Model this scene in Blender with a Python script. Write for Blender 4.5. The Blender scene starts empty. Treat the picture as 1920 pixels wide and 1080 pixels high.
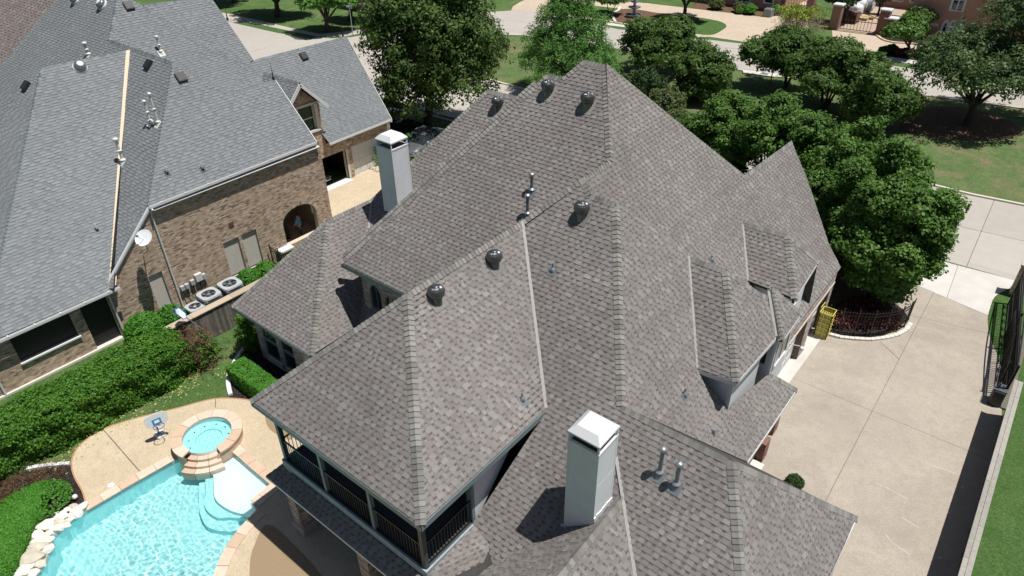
import bpy, bmesh, math, random
import numpy as np
from mathutils import Vector, Matrix
random.seed(7); RNG = np.random.default_rng(7)
R = math.radians
sc = bpy.context.scene
COL = sc.collection
# ---------------------------------------------------------------- camera
CH, CF = 20.0, 1283.0            # camera height over the drive (m), focal length in px of a 1920 px wide picture
_p, _r, _y = R(34.044), R(0.8113), R(-39.149)
_f0 = np.array([math.sin(_y), math.cos(_y), 0]); _r0 = np.array([math.cos(_y), -math.sin(_y), 0]); _up = np.array([0, 0, 1.])
_fw = _f0*math.cos(_p) - _up*math.sin(_p)
_dn = -(_f0*math.sin(_p) + _up*math.cos(_p))
_rt = _r0*math.cos(_r) + _dn*math.sin(_r); _dn = _dn*math.cos(_r) - _r0*math.sin(_r)
CM = np.array([_rt, _dn, _fw])
cam_d = bpy.data.cameras.new('camera'); cam = bpy.data.objects.new('camera', cam_d); COL.objects.link(cam)
cam.matrix_world = Matrix(((_rt[0], -_dn[0], -_fw[0], 0), (_rt[1], -_dn[1], -_fw[1], 0), (_rt[2], -_dn[2], -_fw[2], CH), (0, 0, 0, 1)))
cam_d.sensor_width = 36; cam_d.lens = 36*CF/1920; cam_d.clip_end = 3000; cam_d.clip_start = 0.3
sc.camera = cam
# ---------------------------------------------------------------- light
SUN = Vector((1.24, 0.60, 4.33)).normalized()
w = bpy.data.worlds.new('World'); sc.world = w; w.use_nodes = True
nt = w.node_tree; bg = nt.nodes['Background']; sky = nt.nodes.new('ShaderNodeTexSky')
sky.sky_type = 'NISHITA'; sky.sun_disc = False
sky.sun_elevation = math.asin(SUN.z); sky.sun_rotation = math.atan2(SUN.x, SUN.y)
nt.links.new(sky.outputs[0], bg.inputs[0]); bg.inputs[1].default_value = 0.05
sd = bpy.data.lights.new('sun', 'SUN'); sd.energy = 5.0; sd.angle = R(0.5); sd.color = (1, 0.965, 0.91)
so = bpy.data.objects.new('sun', sd); COL.objects.link(so); so.location = (0, 0, 60)
so.rotation_euler = SUN.to_track_quat('Z', 'Y').to_euler()
sc.view_settings.view_transform = 'Standard'; sc.view_settings.look = 'None'
sc.view_settings.exposure = 0.15; sc.view_settings.gamma = 1; sc.view_settings.use_curve_mapping = False
sc.render.engine = 'CYCLES'
sc.cycles.use_denoising = True
sc.cycles.max_bounces = 8; sc.cycles.transparent_max_bounces = 16
sc.cycles.sample_clamp_indirect = 4

# ---------------------------------------------------------------- geometry of the place
def ray(px, py): return CM.T @ np.array([(px-960)/CF, (py-540)/CF, 1.])
def at(px, py, z=0.0, x=None, y=None):
    """the point of the level z (or of the upright plane x= / y=) seen at a spot of the survey picture"""
    d = ray(px, py)
    t = (z-CH)/d[2] if x is None and y is None else (x/d[0] if x is not None else y/d[1])
    return Vector((d[0]*t, d[1]*t, CH+d[2]*t))
def planeY(y, z, s): return (np.array([0, -s, 1.]), z - s*y)     # rises with Y
def planeX(x, z, s): return (np.array([s, 0, 1.]), z + s*x)      # falls with X
def on(px, py, pl):
    n, c = pl; d = ray(px, py); t = (c-CH*n[2])/(n @ d)
    return Vector((d[0]*t, d[1]*t, CH+d[2]*t))
def zat(pl, x, y): n, c = pl; return (c-n[0]*x-n[1]*y)/n[2]
def proj(p):
    c = CM @ (np.array(p, float)-[0, 0, CH]); return 960+CF*c[0]/c[2], 540+CF*c[1]/c[2]
def camdist(p): return math.sqrt(p[0]**2+p[1]**2+(p[2]-CH)**2)

# ---------------------------------------------------------------- objects
def wloc(o):
    v = Vector((0, 0, 0))
    while o is not None: v += o.location; o = o.parent
    return v
def props(o, label=None, cat=None, group=None, kind=None):
    if label: o['label'] = label
    if cat: o['category'] = cat
    if group: o['group'] = group
    if kind: o['kind'] = kind
    return o
def thing(name, label, cat, loc=(0, 0, 0), group=None, rz=0):
    o = bpy.data.objects.new(name, None); COL.objects.link(o); o.location = loc; o.rotation_euler = (0, 0, rz)
    o.empty_display_size = 0.2
    return props(o, label, cat, group)
def link_mesh(name, me, parent=None, loc=None):
    o = bpy.data.objects.new(name, me); COL.objects.link(o)
    if parent is not None: o.parent = parent
    if loc is not None: o.location = loc
    return o
class MB:
    def __init__(s, local=False): s.v = []; s.f = []; s.t = []; s.local = local; s.m = []
    def add(s, vs, fs, tint=None, mi=0):
        b = len(s.v); s.v.extend([tuple(v) for v in vs]); s.f.extend([tuple(i+b for i in f) for f in fs])
        s.t.extend([random.random() if tint is None else tint]*len(fs)); s.m.extend(mi if isinstance(mi, list) else [mi]*len(fs)); return s
    def box(s, x0, y0, z0, x1, y1, z1, tint=None, mi=0):
        vs = [(x, y, z) for z in (z0, z1) for x, y in ((x0, y0), (x1, y0), (x1, y1), (x0, y1))]
        return s.add(vs, [(0, 3, 2, 1), (4, 5, 6, 7), (0, 1, 5, 4), (1, 2, 6, 5), (2, 3, 7, 6), (3, 0, 4, 7)], tint, mi)
    def bbox(s, x0, y0, z0, x1, y1, z1, b, tint=None, mi=0):
        """box with chamfered vertical and top edges"""
        def ring(i, z): return [(x0+i+b, y0+i, z), (x1-i-b, y0+i, z), (x1-i, y0+i+b, z), (x1-i, y1-i-b, z), (x1-i-b, y1-i, z), (x0+i+b, y1-i, z), (x0+i, y1-i-b, z), (x0+i, y0+i+b, z)]
        vs = ring(0, z0)+ring(0, z1-b)+ring(b, z1); fs = [tuple(reversed(range(8))), tuple(range(16, 24))]
        for k in (0, 8):
            for i in range(8): j = (i+1) % 8; fs.append((k+i, k+j, k+8+j, k+8+i))
        return s.add(vs, fs, tint, mi)
    def prism(s, poly, d, tint=None, mi=0):
        """polygon swept along vector d"""
        n = len(poly); d = Vector(d); P = [Vector(p) for p in poly]
        vs = P+[p+d for p in P]; fs = [tuple(range(n)), tuple(reversed(range(n, 2*n)))]
        for i in range(n): j = (i+1) % n; fs.append((i, i+n, j+n, j))
        return s.add(vs, fs, tint, mi)
    def face(s, poly, tint=None, mi=0): return s.add(poly, [tuple(range(len(poly)))], tint, mi)
    def tube(s, pts, r, n=6, tint=None, mi=0, r2=None, cap=True):
        P = [Vector(p) for p in pts]; vs = []; fs = []; m = len(P); tint = random.random() if tint is None else tint
        up = Vector((0, 0, 1)); a = None
        for i, p in enumerate(P):
            t = (P[min(i+1, m-1)]-P[max(i-1, 0)]).normalized()
            if a is None: a = t.cross(up if abs(t.z) < .95 else Vector((1, 0, 0))).normalized()
            else: a = (a-t*a.dot(t)).normalized()
            b = t.cross(a); rr = r if r2 is None else r+(r2-r)*i/(m-1)
            vs += [p+(a*math.cos(2*math.pi*k/n)+b*math.sin(2*math.pi*k/n))*rr for k in range(n)]
        for i in range(m-1):
            for k in range(n): l = (k+1) % n; fs.append((i*n+k, i*n+l, (i+1)*n+l, (i+1)*n+k))
        if cap: fs += [tuple(reversed(range(n))), tuple(range((m-1)*n, m*n))]
        return s.add(vs, fs, tint, mi)
    def bar(s, a, b, wd, ht, tint=None, mi=0):
        """rectangular bar from a to b, wd wide level, ht high, centred"""
        a = Vector(a); b = Vector(b); t = (b-a).normalized(); u = t.cross(Vector((0, 0, 1)))
        u = Vector((1, 0, 0)) if u.length < 1e-4 else u.normalized(); n = u.cross(t)
        q = [a+u*wd/2*i+n*ht/2*j for i, j in ((-1, -1), (1, -1), (1, 1), (-1, 1))]
        vs = q+[p+(b-a) for p in q]
        return s.add(vs, [(0, 1, 2, 3), (7, 6, 5, 4), (0, 4, 5, 1), (1, 5, 6, 2), (2, 6, 7, 3), (3, 7, 4, 0)], tint, mi)
    def lathe(s, prof, c, n=16, tint=None, mi=0, axis=None, cap=True):
        """prof [(r,z)] turned round the upright through c (or round an axis)"""
        c = Vector(c); tint = random.random() if tint is None else tint
        if axis is None: X, Y, Z = Vector((1, 0, 0)), Vector((0, 1, 0)), Vector((0, 0, 1))
        else: Z = Vector(axis).normalized(); X = Z.orthogonal().normalized(); Y = Z.cross(X)
        vs = []; fs = []
        for r, z in prof: vs += [c+Z*z+(X*math.cos(2*math.pi*k/n)+Y*math.sin(2*math.pi*k/n))*r for k in range(n)]
        for i in range(len(prof)-1):
            for k in range(n): l = (k+1) % n; fs.append((i*n+k, i*n+l, (i+1)*n+l, (i+1)*n+k))
        if cap: fs += [tuple(reversed(range(n))), tuple(range((len(prof)-1)*n, len(prof)*n))]
        return s.add(vs, fs, tint, mi)
    def mesh(s, name, mat, off=(0, 0, 0), smooth=False):
        me = bpy.data.meshes.new(name)
        me.from_pydata([(v[0]-off[0], v[1]-off[1], v[2]-off[2]) for v in s.v], [], s.f)
        for q in (mat if isinstance(mat, (list, tuple)) else [mat]): me.materials.append(q)
        if any(s.m): me.polygons.foreach_set('material_index', s.m)
        a = me.attributes.new('tint', 'FLOAT', 'FACE'); a.data.foreach_set('value', s.t)
        if smooth: me.shade_smooth()
        me.update(); return me
    def build(s, name, mat, parent=None, label=None, cat=None, group=None, kind=None, origin=None, smooth=False):
        off = Vector((0, 0, 0)) if s.local else (wloc(parent) if parent is not None else Vector((0, 0, 0)))
        loc = None
        if origin is not None: loc = Vector(origin)-off; off = Vector(origin)
        o = link_mesh(name, s.mesh(name, mat, off, smooth), parent, loc)
        return props(o, label, cat, group, kind)
def np_mesh(name, co, quads, mat, tint=None, smooth=False, nv=4):
    """fast mesh from arrays: co (N,3), quads (M,nv)"""
    me = bpy.data.meshes.new(name); M = len(quads)
    me.vertices.add(len(co)); me.vertices.foreach_set('co', np.ascontiguousarray(co, np.float32).ravel())
    me.loops.add(M*nv); me.loops.foreach_set('vertex_index', np.ascontiguousarray(quads, np.int32).ravel())
    me.polygons.add(M); me.polygons.foreach_set('loop_start', np.arange(0, M*nv, nv, dtype=np.int32))
    if smooth: me.polygons.foreach_set('use_smooth', np.ones(M, bool))
    if tint is not None:
        a = me.attributes.new('tint', 'FLOAT', 'FACE'); a.data.foreach_set('value', np.ascontiguousarray(tint, np.float32))
    me.materials.append(mat); me.update(calc_edges=True); return me
def copy_tree(o, parent=None):
    c = o.copy(); COL.objects.link(c)
    if parent is not None: c.parent = parent
    for ch in list(o.children): copy_tree(ch, c)
    return c

# ---------------------------------------------------------------- materials
def srgb(r, g, b): return tuple((c/255/12.92 if c/255 <= .04045 else ((c/255+.055)/1.055)**2.4) for c in (r, g, b))
def _ramp(nt, stops):
    r = nt.nodes.new('ShaderNodeValToRGB'); e = r.color_ramp.elements
    while len(e) < len(stops): e.new(0.5)
    for q, (p, c) in zip(e, stops): q.position = p; q.color = (*c, 1)
    return r
def mat(name, stops, rough=.8, metal=0., noise=0., nscale=8., bump=0., bscale=60., tint=True, spec=.5, objrand=False,
        big=0., bigscale=.3, coat=0., trans=0., wave=None, bdist=.01):
    """colour from a per-piece tint through stops (list of (pos,rgb)), dirtied by noise at two sizes, with fine relief"""
    m = bpy.data.materials.new(name); m.use_nodes = True; n = m.node_tree; b = n.nodes['Principled BSDF']; L = n.links.new
    if not isinstance(stops, list): stops = [(0, stops), (1, stops)]
    geo = n.nodes.new('ShaderNodeNewGeometry'); pos = geo.outputs['Position']
    col = None
    if len(stops) > 1:
        at_ = n.nodes.new('ShaderNodeAttribute'); at_.attribute_name = 'tint'; fac = at_.outputs['Fac']
        if objrand:
            oi = n.nodes.new('ShaderNodeObjectInfo'); ad = n.nodes.new('ShaderNodeMath'); ad.operation = 'ADD'
            L(fac, ad.inputs[0]); L(oi.outputs['Random'], ad.inputs[1])
            fr = n.nodes.new('ShaderNodeMath'); fr.operation = 'FRACT'; L(ad.outputs[0], fr.inputs[0]); fac = fr.outputs[0]
        rp = _ramp(n, stops); L(fac, rp.inputs[0]); col = rp.outputs[0]
    for amt, s, det in ((noise, nscale, 6), (big, bigscale, 4)):
        if amt:
            tx = n.nodes.new('ShaderNodeTexNoise'); tx.inputs['Scale'].default_value = s; tx.inputs['Detail'].default_value = det
            tx.inputs['Roughness'].default_value = .65
            L(pos, tx.inputs['Vector'])
            mr = n.nodes.new('ShaderNodeMapRange'); mr.inputs[1].default_value = .25; mr.inputs[2].default_value = .75
            mr.inputs[3].default_value = 1-amt; mr.inputs[4].default_value = 1+amt; L(tx.outputs[0], mr.inputs[0])
            mx = n.nodes.new('ShaderNodeVectorMath'); mx.operation = 'SCALE'
            L(col, mx.inputs[0]); L(mr.outputs[0], mx.inputs['Scale']); col = mx.outputs[0]
    L(col, b.inputs['Base Color'])
    b.inputs['Roughness'].default_value = rough; b.inputs['Metallic'].default_value = metal
    b.inputs['Specular IOR Level'].default_value = spec
    if coat: b.inputs['Coat Weight'].default_value = coat; b.inputs['Coat Roughness'].default_value = .05
    if bump:
        tx = n.nodes.new('ShaderNodeTexNoise'); tx.inputs['Scale'].default_value = bscale; tx.inputs['Detail'].default_value = 4
        L(pos, tx.inputs['Vector'])
        bp = n.nodes.new('ShaderNodeBump'); bp.inputs['Strength'].default_value = bump; bp.inputs['Distance'].default_value = bdist
        L(tx.outputs[0], bp.inputs['Height']); L(bp.outputs[0], b.inputs['Normal'])
    m['col'] = 1
    return m
def leafmat(name, stops, transl=.35, rough=.5):
    m = bpy.data.materials.new(name); m.use_nodes = True; n = m.node_tree; b = n.nodes['Principled BSDF']; L = n.links.new
    at_ = n.nodes.new('ShaderNodeAttribute'); at_.attribute_name = 'tint'; rp = _ramp(n, stops); L(at_.outputs['Fac'], rp.inputs[0])
    L(rp.outputs[0], b.inputs['Base Color']); b.inputs['Roughness'].default_value = rough; b.inputs['Specular IOR Level'].default_value = .2
    tr = n.nodes.new('ShaderNodeBsdfTranslucent'); hs = n.nodes.new('ShaderNodeHueSaturation'); hs.inputs['Value'].default_value = 1.3
    hs.inputs['Hue'].default_value = .49; L(rp.outputs[0], hs.inputs['Color']); L(hs.outputs[0], tr.inputs[0])
    mx = n.nodes.new('ShaderNodeMixShader'); mx.inputs[0].default_value = transl; L(b.outputs[0], mx.inputs[1]); L(tr.outputs[0], mx.inputs[2])
    L(mx.outputs[0], n.nodes['Material Output'].inputs[0]); return m
def g(v, w=0): return (v*(1+w), v, v*(1-w))
MT = {}
MT['shingle'] = mat('weathered_shingle', [(0, (.110, .099, .095)), (.22, (.142, .129, .124)), (.36, (.178, .161, .154)), (.6, (.204, .188, .180)), (.85, (.232, .218, .208)), (1, (.262, .25, .238))], rough=.95, noise=.16, nscale=90, big=.15, bigscale=.33, bump=.6, bscale=300, spec=.15, bdist=.004)
MT['deck'] = mat('roof_felt', (.05, .048, .047), rough=1, noise=.2)
MT['cap'] = mat('ridge_shingle', [(0, (.16, .153, .143)), (.5, (.215, .207, .193)), (1, (.275, .266, .248))], rough=.95, noise=.2, nscale=90, objrand=True, bump=.5, bscale=300, spec=.15, bdist=.004)
MT['gshingle'] = mat('grey_shingle', [(0, (.155, .168, .18)), (.5, (.188, .202, .212)), (1, (.222, .234, .242))], rough=.95, noise=.18, nscale=70, big=.08, bigscale=.4, spec=.15, bump=.5, bscale=250, bdist=.004)
MT['gcap'] = mat('grey_ridge_shingle', [(0, (.13, .15, .165)), (1, (.24, .27, .29))], rough=.95, noise=.15, nscale=60, spec=.15)
MT['bshingle'] = mat('brown_shingle', [(0, (.07, .06, .058)), (.3, (.15, .125, .12)), (1, (.25, .22, .21))], rough=.95, noise=.2, nscale=60, spec=.15)
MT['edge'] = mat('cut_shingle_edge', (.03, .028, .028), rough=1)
MT['valley'] = mat('valley_metal', (.33, .325, .315), rough=.6, metal=0, noise=.1, nscale=5)
MT['tan'] = mat('bare_wood_strip', (.62, .50, .37), rough=.8, noise=.08, nscale=6)
MT['white'] = mat('white_paint', (.62, .63, .64), rough=.5, noise=.05, nscale=3)
MT['bluegrey'] = mat('blue_grey_paint', (.16, .20, .215), rough=.55, noise=.08, nscale=4)
MT['paleblue'] = mat('pale_painted_metal', (.66, .685, .715), rough=.55, noise=.06, nscale=3, big=.04, bigscale=1.2)
MT['darkpost'] = mat('dark_green_paint', (.035, .05, .055), rough=.5, noise=.1)
MT['iron'] = mat('black_iron', (.012, .012, .013), rough=.4, metal=.2)
MT['vent'] = mat('dark_vent_metal', (.17, .175, .18), rough=.32, metal=.8, noise=.15, nscale=20)
MT['pipe'] = mat('grey_vent_pipe', (.20, .225, .24), rough=.45, metal=.4, noise=.15, nscale=25)
MT['galv'] = mat('galvanised_cap', (.42, .45, .47), rough=.35, metal=.7, noise=.12, nscale=30)
MT['whitepipe'] = mat('white_vent_pipe', (.62, .62, .58), rough=.5, noise=.08, nscale=30)
MT['blackvent'] = mat('black_vent_plastic', (.018, .018, .02), rough=.5)
MT['mortar'] = mat('mortar', (.56, .48, .38), rough=.95, noise=.12, nscale=20)
MT['brick'] = mat('tan_brick', [(0, (.16, .115, .09)), (.1, (.26, .19, .145)), (.18, (.36, .27, .20)), (.6, (.46, .35, .26)), (.85, (.54, .425, .325)), (1, (.62, .51, .41))], rough=.9, noise=.2, nscale=30, bump=.4, bscale=120)
MT['mortar2'] = mat('pale_mortar', (.52, .50, .47), rough=.95, noise=.1, nscale=20)
MT['brick2'] = mat('pinkish_brick', [(0, (.20, .15, .13)), (.5, (.36, .29, .26)), (1, (.48, .41, .37))], rough=.9, noise=.2, nscale=30)
MT['brick3'] = mat('red_brick', [(0, (.13, .065, .05)), (.5, (.215, .115, .088)), (1, (.28, .165, .13))], rough=.9, noise=.25, nscale=14, big=.15, bigscale=1)
MT['brickfar'] = mat('far_red_brick', [(0, (.40, .225, .165)), (1, (.46, .27, .20))], rough=.9, noise=.22, nscale=5, big=.08, bigscale=.5)
MT['stonetrim'] = mat('cast_stone', (.60, .57, .52), rough=.8, noise=.08)
MT['screen_tan'] = mat('solar_screen', (.52, .49, .45), rough=.75, noise=.05, nscale=3)
MT['screen_black'] = mat('black_screen', (.012, .012, .014), rough=.6)
MT['glass'] = mat('window_glass', (.02, .028, .032), rough=.05, spec=.9)
MT['stucco'] = mat('white_siding', (.62, .64, .66), rough=.75, noise=.06)
MT['concrete'] = mat('street_concrete', [(0, (.37, .34, .305)), (1, (.415, .385, .345))], rough=.9, noise=.06, nscale=1.5, big=.07, bigscale=.12, bump=.2, bscale=80, bdist=.003)
MT['apronc'] = mat('pale_concrete', [(0, (.50, .48, .445)), (1, (.55, .53, .50))], rough=.9, noise=.09, nscale=1.2, big=.06, bigscale=.5)
MT['joint'] = mat('joint_sealant', (.13, .115, .095), rough=.9)
MT['curb'] = mat('kerb_concrete', (.60, .56, .47), rough=.9, noise=.08, nscale=3)
def groundmat(name, cols, scales, rough=.95, bump=.5, bscale=40, bdist=.02, spk=None, streak=None):
    """cols: base, patch, fine colours; scales: patch, fine"""
    m = bpy.data.materials.new(name); m.use_nodes = True; n = m.node_tree; b = n.nodes['Principled BSDF']; L = n.links.new
    pos = n.nodes.new('ShaderNodeNewGeometry').outputs['Position']
    def noise(s, lo, hi, det=6, dist=0):
        tx = n.nodes.new('ShaderNodeTexNoise'); tx.inputs['Scale'].default_value = s; tx.inputs['Detail'].default_value = det
        tx.inputs['Roughness'].default_value = .62; tx.inputs['Distortion'].default_value = dist
        L(pos, tx.inputs['Vector']); mr = n.nodes.new('ShaderNodeMapRange'); mr.inputs[1].default_value = lo; mr.inputs[2].default_value = hi
        L(tx.outputs[0], mr.inputs[0]); return mr.outputs[0]
    def mix(f, a, c):
        x = n.nodes.new('ShaderNodeMix'); x.data_type = 'RGBA'; L(f, x.inputs[0])
        for s, i in ((a, 6), (c, 7)):
            if isinstance(s, tuple): x.inputs[i].default_value = (*s, 1)
            else: L(s, x.inputs[i])
        return x.outputs[2]
    c = mix(noise(scales[0], .38, .62), cols[0], cols[1])
    if len(cols) > 2: c = mix(noise(scales[1], .45, .75, 8, .4), c, cols[2])
    if len(cols) > 3: c = mix(noise(scales[2], .5, .72, 6, 1.), c, cols[3])
    if spk:
        v = n.nodes.new('ShaderNodeTexVoronoi'); v.inputs['Scale'].default_value = spk[0]; L(pos, v.inputs['Vector'])
        sep = n.nodes.new('ShaderNodeSeparateColor'); L(v.outputs['Color'], sep.inputs[0])
        mr = n.nodes.new('ShaderNodeMapRange'); mr.inputs[3].default_value = 1-spk[1]; mr.inputs[4].default_value = 1+spk[1]; L(sep.outputs[0], mr.inputs[0])
        mx = n.nodes.new('ShaderNodeVectorMath'); mx.operation = 'SCALE'; L(c, mx.inputs[0]); L(mr.outputs[0], mx.inputs['Scale']); c = mx.outputs[0]
    L(c, b.inputs['Base Color']); b.inputs['Roughness'].default_value = rough; b.inputs['Specular IOR Level'].default_value = .2
    tx = n.nodes.new('ShaderNodeTexNoise'); tx.inputs['Scale'].default_value = bscale; tx.inputs['Detail'].default_value = 5; L(pos, tx.inputs['Vector'])
    bp = n.nodes.new('ShaderNodeBump'); bp.inputs['Strength'].default_value = bump; bp.inputs['Distance'].default_value = bdist
    L(tx.outputs[0], bp.inputs['Height']); L(bp.outputs[0], b.inputs['Normal']); return m
MT['grass'] = groundmat('lawn_grass', [(.062, .122, .032), (.09, .155, .045), (.044, .092, .022), (.14, .165, .07)], [.7, 6, .35], bscale=60, bdist=.04, bump=.8, spk=(28, .35))
MT['grass_lush'] = groundmat('lush_grass', [(.058, .122, .03), (.08, .145, .042), (.042, .09, .022)], [1.2, 9], bscale=70, bdist=.04, bump=.8, spk=(30, .3))
MT['grass_dry'] = groundmat('dry_grass', [(.105, .155, .055), (.072, .135, .04), (.16, .165, .08), (.21, .16, .10)], [.5, 1.7, .33], bscale=50, bdist=.04, bump=.8, spk=(22, .3))
MT['agg'] = groundmat('exposed_aggregate', [(.355, .312, .262), (.39, .345, .292), (.325, .285, .238), (.285, .25, .21)], [.35, 2.2, .22], spk=(38, .12), bscale=90, bump=.4, bdist=.006)
MT['aggpink'] = groundmat('far_drive_aggregate', [(.46, .375, .29), (.50, .41, .325), (.41, .335, .26)], [.3, 2], spk=(16, .12), bscale=60, bump=.2, bdist=.005)
MT['deckagg'] = groundmat('pool_deck_aggregate', [(.47, .39, .275), (.52, .435, .315), (.42, .345, .24)], [.5, 3], spk=(45, .16), bscale=90, bump=.4, bdist=.005)
MT['mulch'] = groundmat('dark_mulch', [(.022, .018, .017), (.045, .037, .033), (.012, .01, .01)], [6, 22], bscale=25, bump=1, bdist=.05, spk=(30, .7))
MT['soil'] = groundmat('bare_soil', [(.17, .10, .06), (.12, .075, .05), (.07, .045, .03)], [2, 12], bscale=30, bump=1, bdist=.04)
MT['coping'] = mat('pink_flagstone', [(0, (.50, .36, .255)), (.5, (.60, .455, .345)), (1, (.64, .52, .42))], rough=.8, noise=.08, nscale=5, big=.05, bigscale=1.5, bump=.3, bscale=30)
MT['coping_grout'] = mat('coping_grout', (.40, .33, .26), rough=.95)
MT['plaster'] = groundmat('pool_plaster', [(.45, .78, .80), (.50, .82, .83)], [1.2, 3], bump=.05, bscale=20)
MT['plaster_w'] = groundmat('white_pool_plaster', [(.80, .86, .86), (.85, .90, .89)], [2, 3], bump=.05, bscale=20)
MT['rock'] = mat('limestone_boulder', [(0, (.50, .46, .37)), (.5, (.66, .635, .56)), (1, (.74, .73, .69))], rough=.9, noise=.12, nscale=4, bump=.5, bscale=12, bdist=.03, objrand=True)
MT['wood'] = mat('grey_fence_wood', [(0, (.07, .062, .055)), (.5, (.13, .118, .105)), (1, (.20, .185, .165))], rough=.95, noise=.3, nscale=12, big=.2, bigscale=1.5, bump=.4, bscale=60)
MT['woodtop'] = mat('weathered_cap_board', [(0, (.36, .29, .215)), (1, (.47, .385, .295))], rough=.9, noise=.15, nscale=10)
MT['woodgrey'] = mat('pale_grey_cap_board', [(0, (.27, .255, .225)), (1, (.36, .34, .30))], rough=.9, noise=.18, nscale=10)
MT['bark'] = mat('tree_bark', (.055, .042, .032), rough=.95, noise=.35, nscale=10, bump=.8, bscale=25, bdist=.03)
MT['barkpale'] = mat('smooth_pale_bark', (.16, .13, .10), rough=.9, noise=.3, nscale=8)
MT['brass'] = MT['whitepipe']
MT['acshell'] = mat('pale_ac_plastic', (.40, .42, .44), rough=.4, noise=.04)
MT['yellow'] = mat('yellow_plastic', (.55, .49, .12), rough=.5, noise=.1, nscale=6)
MT['silver'] = mat('silver_car_paint', (.36, .38, .41), rough=.22, metal=.75, coat=.8)
MT['bluecar'] = mat('blue_car_paint', (.02, .055, .16), rough=.2, metal=.3, coat=1)
MT['darkcar'] = mat('dark_car_paint', (.012, .012, .014), rough=.2, coat=1)
MT['rubber'] = mat('rubber', (.015, .015, .015), rough=.8)
MT['chrome'] = mat('chrome', (.6, .6, .62), rough=.15, metal=1)
MT['redlens'] = mat('red_lens', (.35, .01, .01), rough=.2)
MT['skin'] = mat('skin', (.45, .26, .18), rough=.6)
MT['blueshirt'] = mat('blue_cloth', (.06, .30, .55), rough=.8)
MT['darkcloth'] = mat('dark_cloth', (.03, .03, .04), rough=.9)
MT['bluecloth'] = mat('blue_net_frame', (.03, .16, .55), rough=.5)
MT['whitecloth'] = mat('white_net', (.72, .78, .88), rough=.8)
MT['bagwhite'] = mat('white_sack', [(0, (.62, .63, .65)), (1, (.76, .77, .79))], rough=.6, noise=.08, nscale=2, bump=.8, bscale=3, bdist=.2)
MT['pallet'] = mat('pallet_wood', (.50, .36, .20), rough=.9, noise=.15)
MT['paver'] = mat('brick_paver', [(0, (.33, .24, .18)), (.5, (.40, .30, .23)), (1, (.47, .37, .29))], rough=.9, noise=.1, nscale=5)
LEAF = {
 'oak': [(0, (.036, .066, .018)), (.5, (.072, .128, .030)), (1, (.125, .20, .052))],
 'cyp': [(0, (0.055, 0.140, 0.032)), (.5, (0.104, 0.244, 0.051)), (1, (0.171, 0.342, 0.079))],
 'crape': [(0, (0.041, 0.085, 0.020)), (.5, (0.078, 0.146, 0.032)), (1, (0.122, 0.201, 0.051))],
 'pear': [(0, (0.041, 0.093, 0.020)), (.45, (0.083, 0.173, 0.032)), (.85, (0.140, 0.256, 0.051)), (1, (0.256, 0.354, 0.110))],
 'live': [(0, (.042, .078, .028)), (.5, (.085, .140, .048)), (1, (.145, .215, .08))],
 'hedge': [(0, (0.035, 0.105, 0.014)), (.5, (0.078, 0.200, 0.024)), (1, (0.140, 0.300, 0.045))],
 'hedgeb': [(0, (0.043, 0.160, 0.017)), (.5, (0.087, 0.268, 0.032)), (1, (0.145, 0.362, 0.058))],
 'dkhedge': [(0, (0.017, 0.043, 0.014)), (1, (0.058, 0.116, 0.035))],
 'olive': [(0, (0.065, 0.094, 0.029)), (1, (0.174, 0.217, 0.080))],
 'brown': [(0, (0.102, 0.051, 0.029)), (.6, (0.174, 0.102, 0.065)), (1, (0.145, 0.174, 0.058))],
 'burg': [(0, (0.072, 0.022, 0.022)), (1, (0.189, 0.058, 0.051))],
 'ylw': [(0, (0.116, 0.189, 0.029)), (1, (0.348, 0.406, 0.058))],
 'twig': [(0, (0.189, 0.131, 0.102)), (1, (0.392, 0.290, 0.246))],
}
LM = {k: leafmat('leaf_'+k, v, .15 if k in ('twig', 'brown', 'burg') else .32) for k, v in LEAF.items()}

# ================================================================ roofs
SH = {}          # house -> list of (distance, verts, faces, tint)
def clip(poly, k, v, sign):
    """keep sign*(coord k - v) >= 0 of a 2-D polygon"""
    out = []; n = len(poly)
    for i in range(n):
        a = poly[i]; b = poly[(i+1) % n]; da = sign*(a[k]-v); db = sign*(b[k]-v)
        if da >= 0: out.append(a)
        if (da > 0 and db < 0) or (da < 0 and db > 0):
            t = da/(da-db); out.append((a[0]+(b[0]-a[0])*t, a[1]+(b[1]-a[1])*t))
    return out
def parea(p): return abs(sum(p[i][0]*p[(i+1) % len(p)][1]-p[(i+1) % len(p)][0]*p[i][1] for i in range(len(p)))/2)
def frame(pts):
    n = Vector((0, 0, 0)); m = len(pts)
    for i in range(m):
        a = pts[i]; b = pts[(i+1) % m]; n += Vector(((a[1]-b[1])*(a[2]+b[2]), (a[2]-b[2])*(a[0]+b[0]), (a[0]-b[0])*(a[1]+b[1])))
    n.normalize()
    if n.z < 0: n = -n
    u = Vector((0, 0, 1)).cross(n).normalized(); v = n.cross(u)
    return n, u, v
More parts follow.
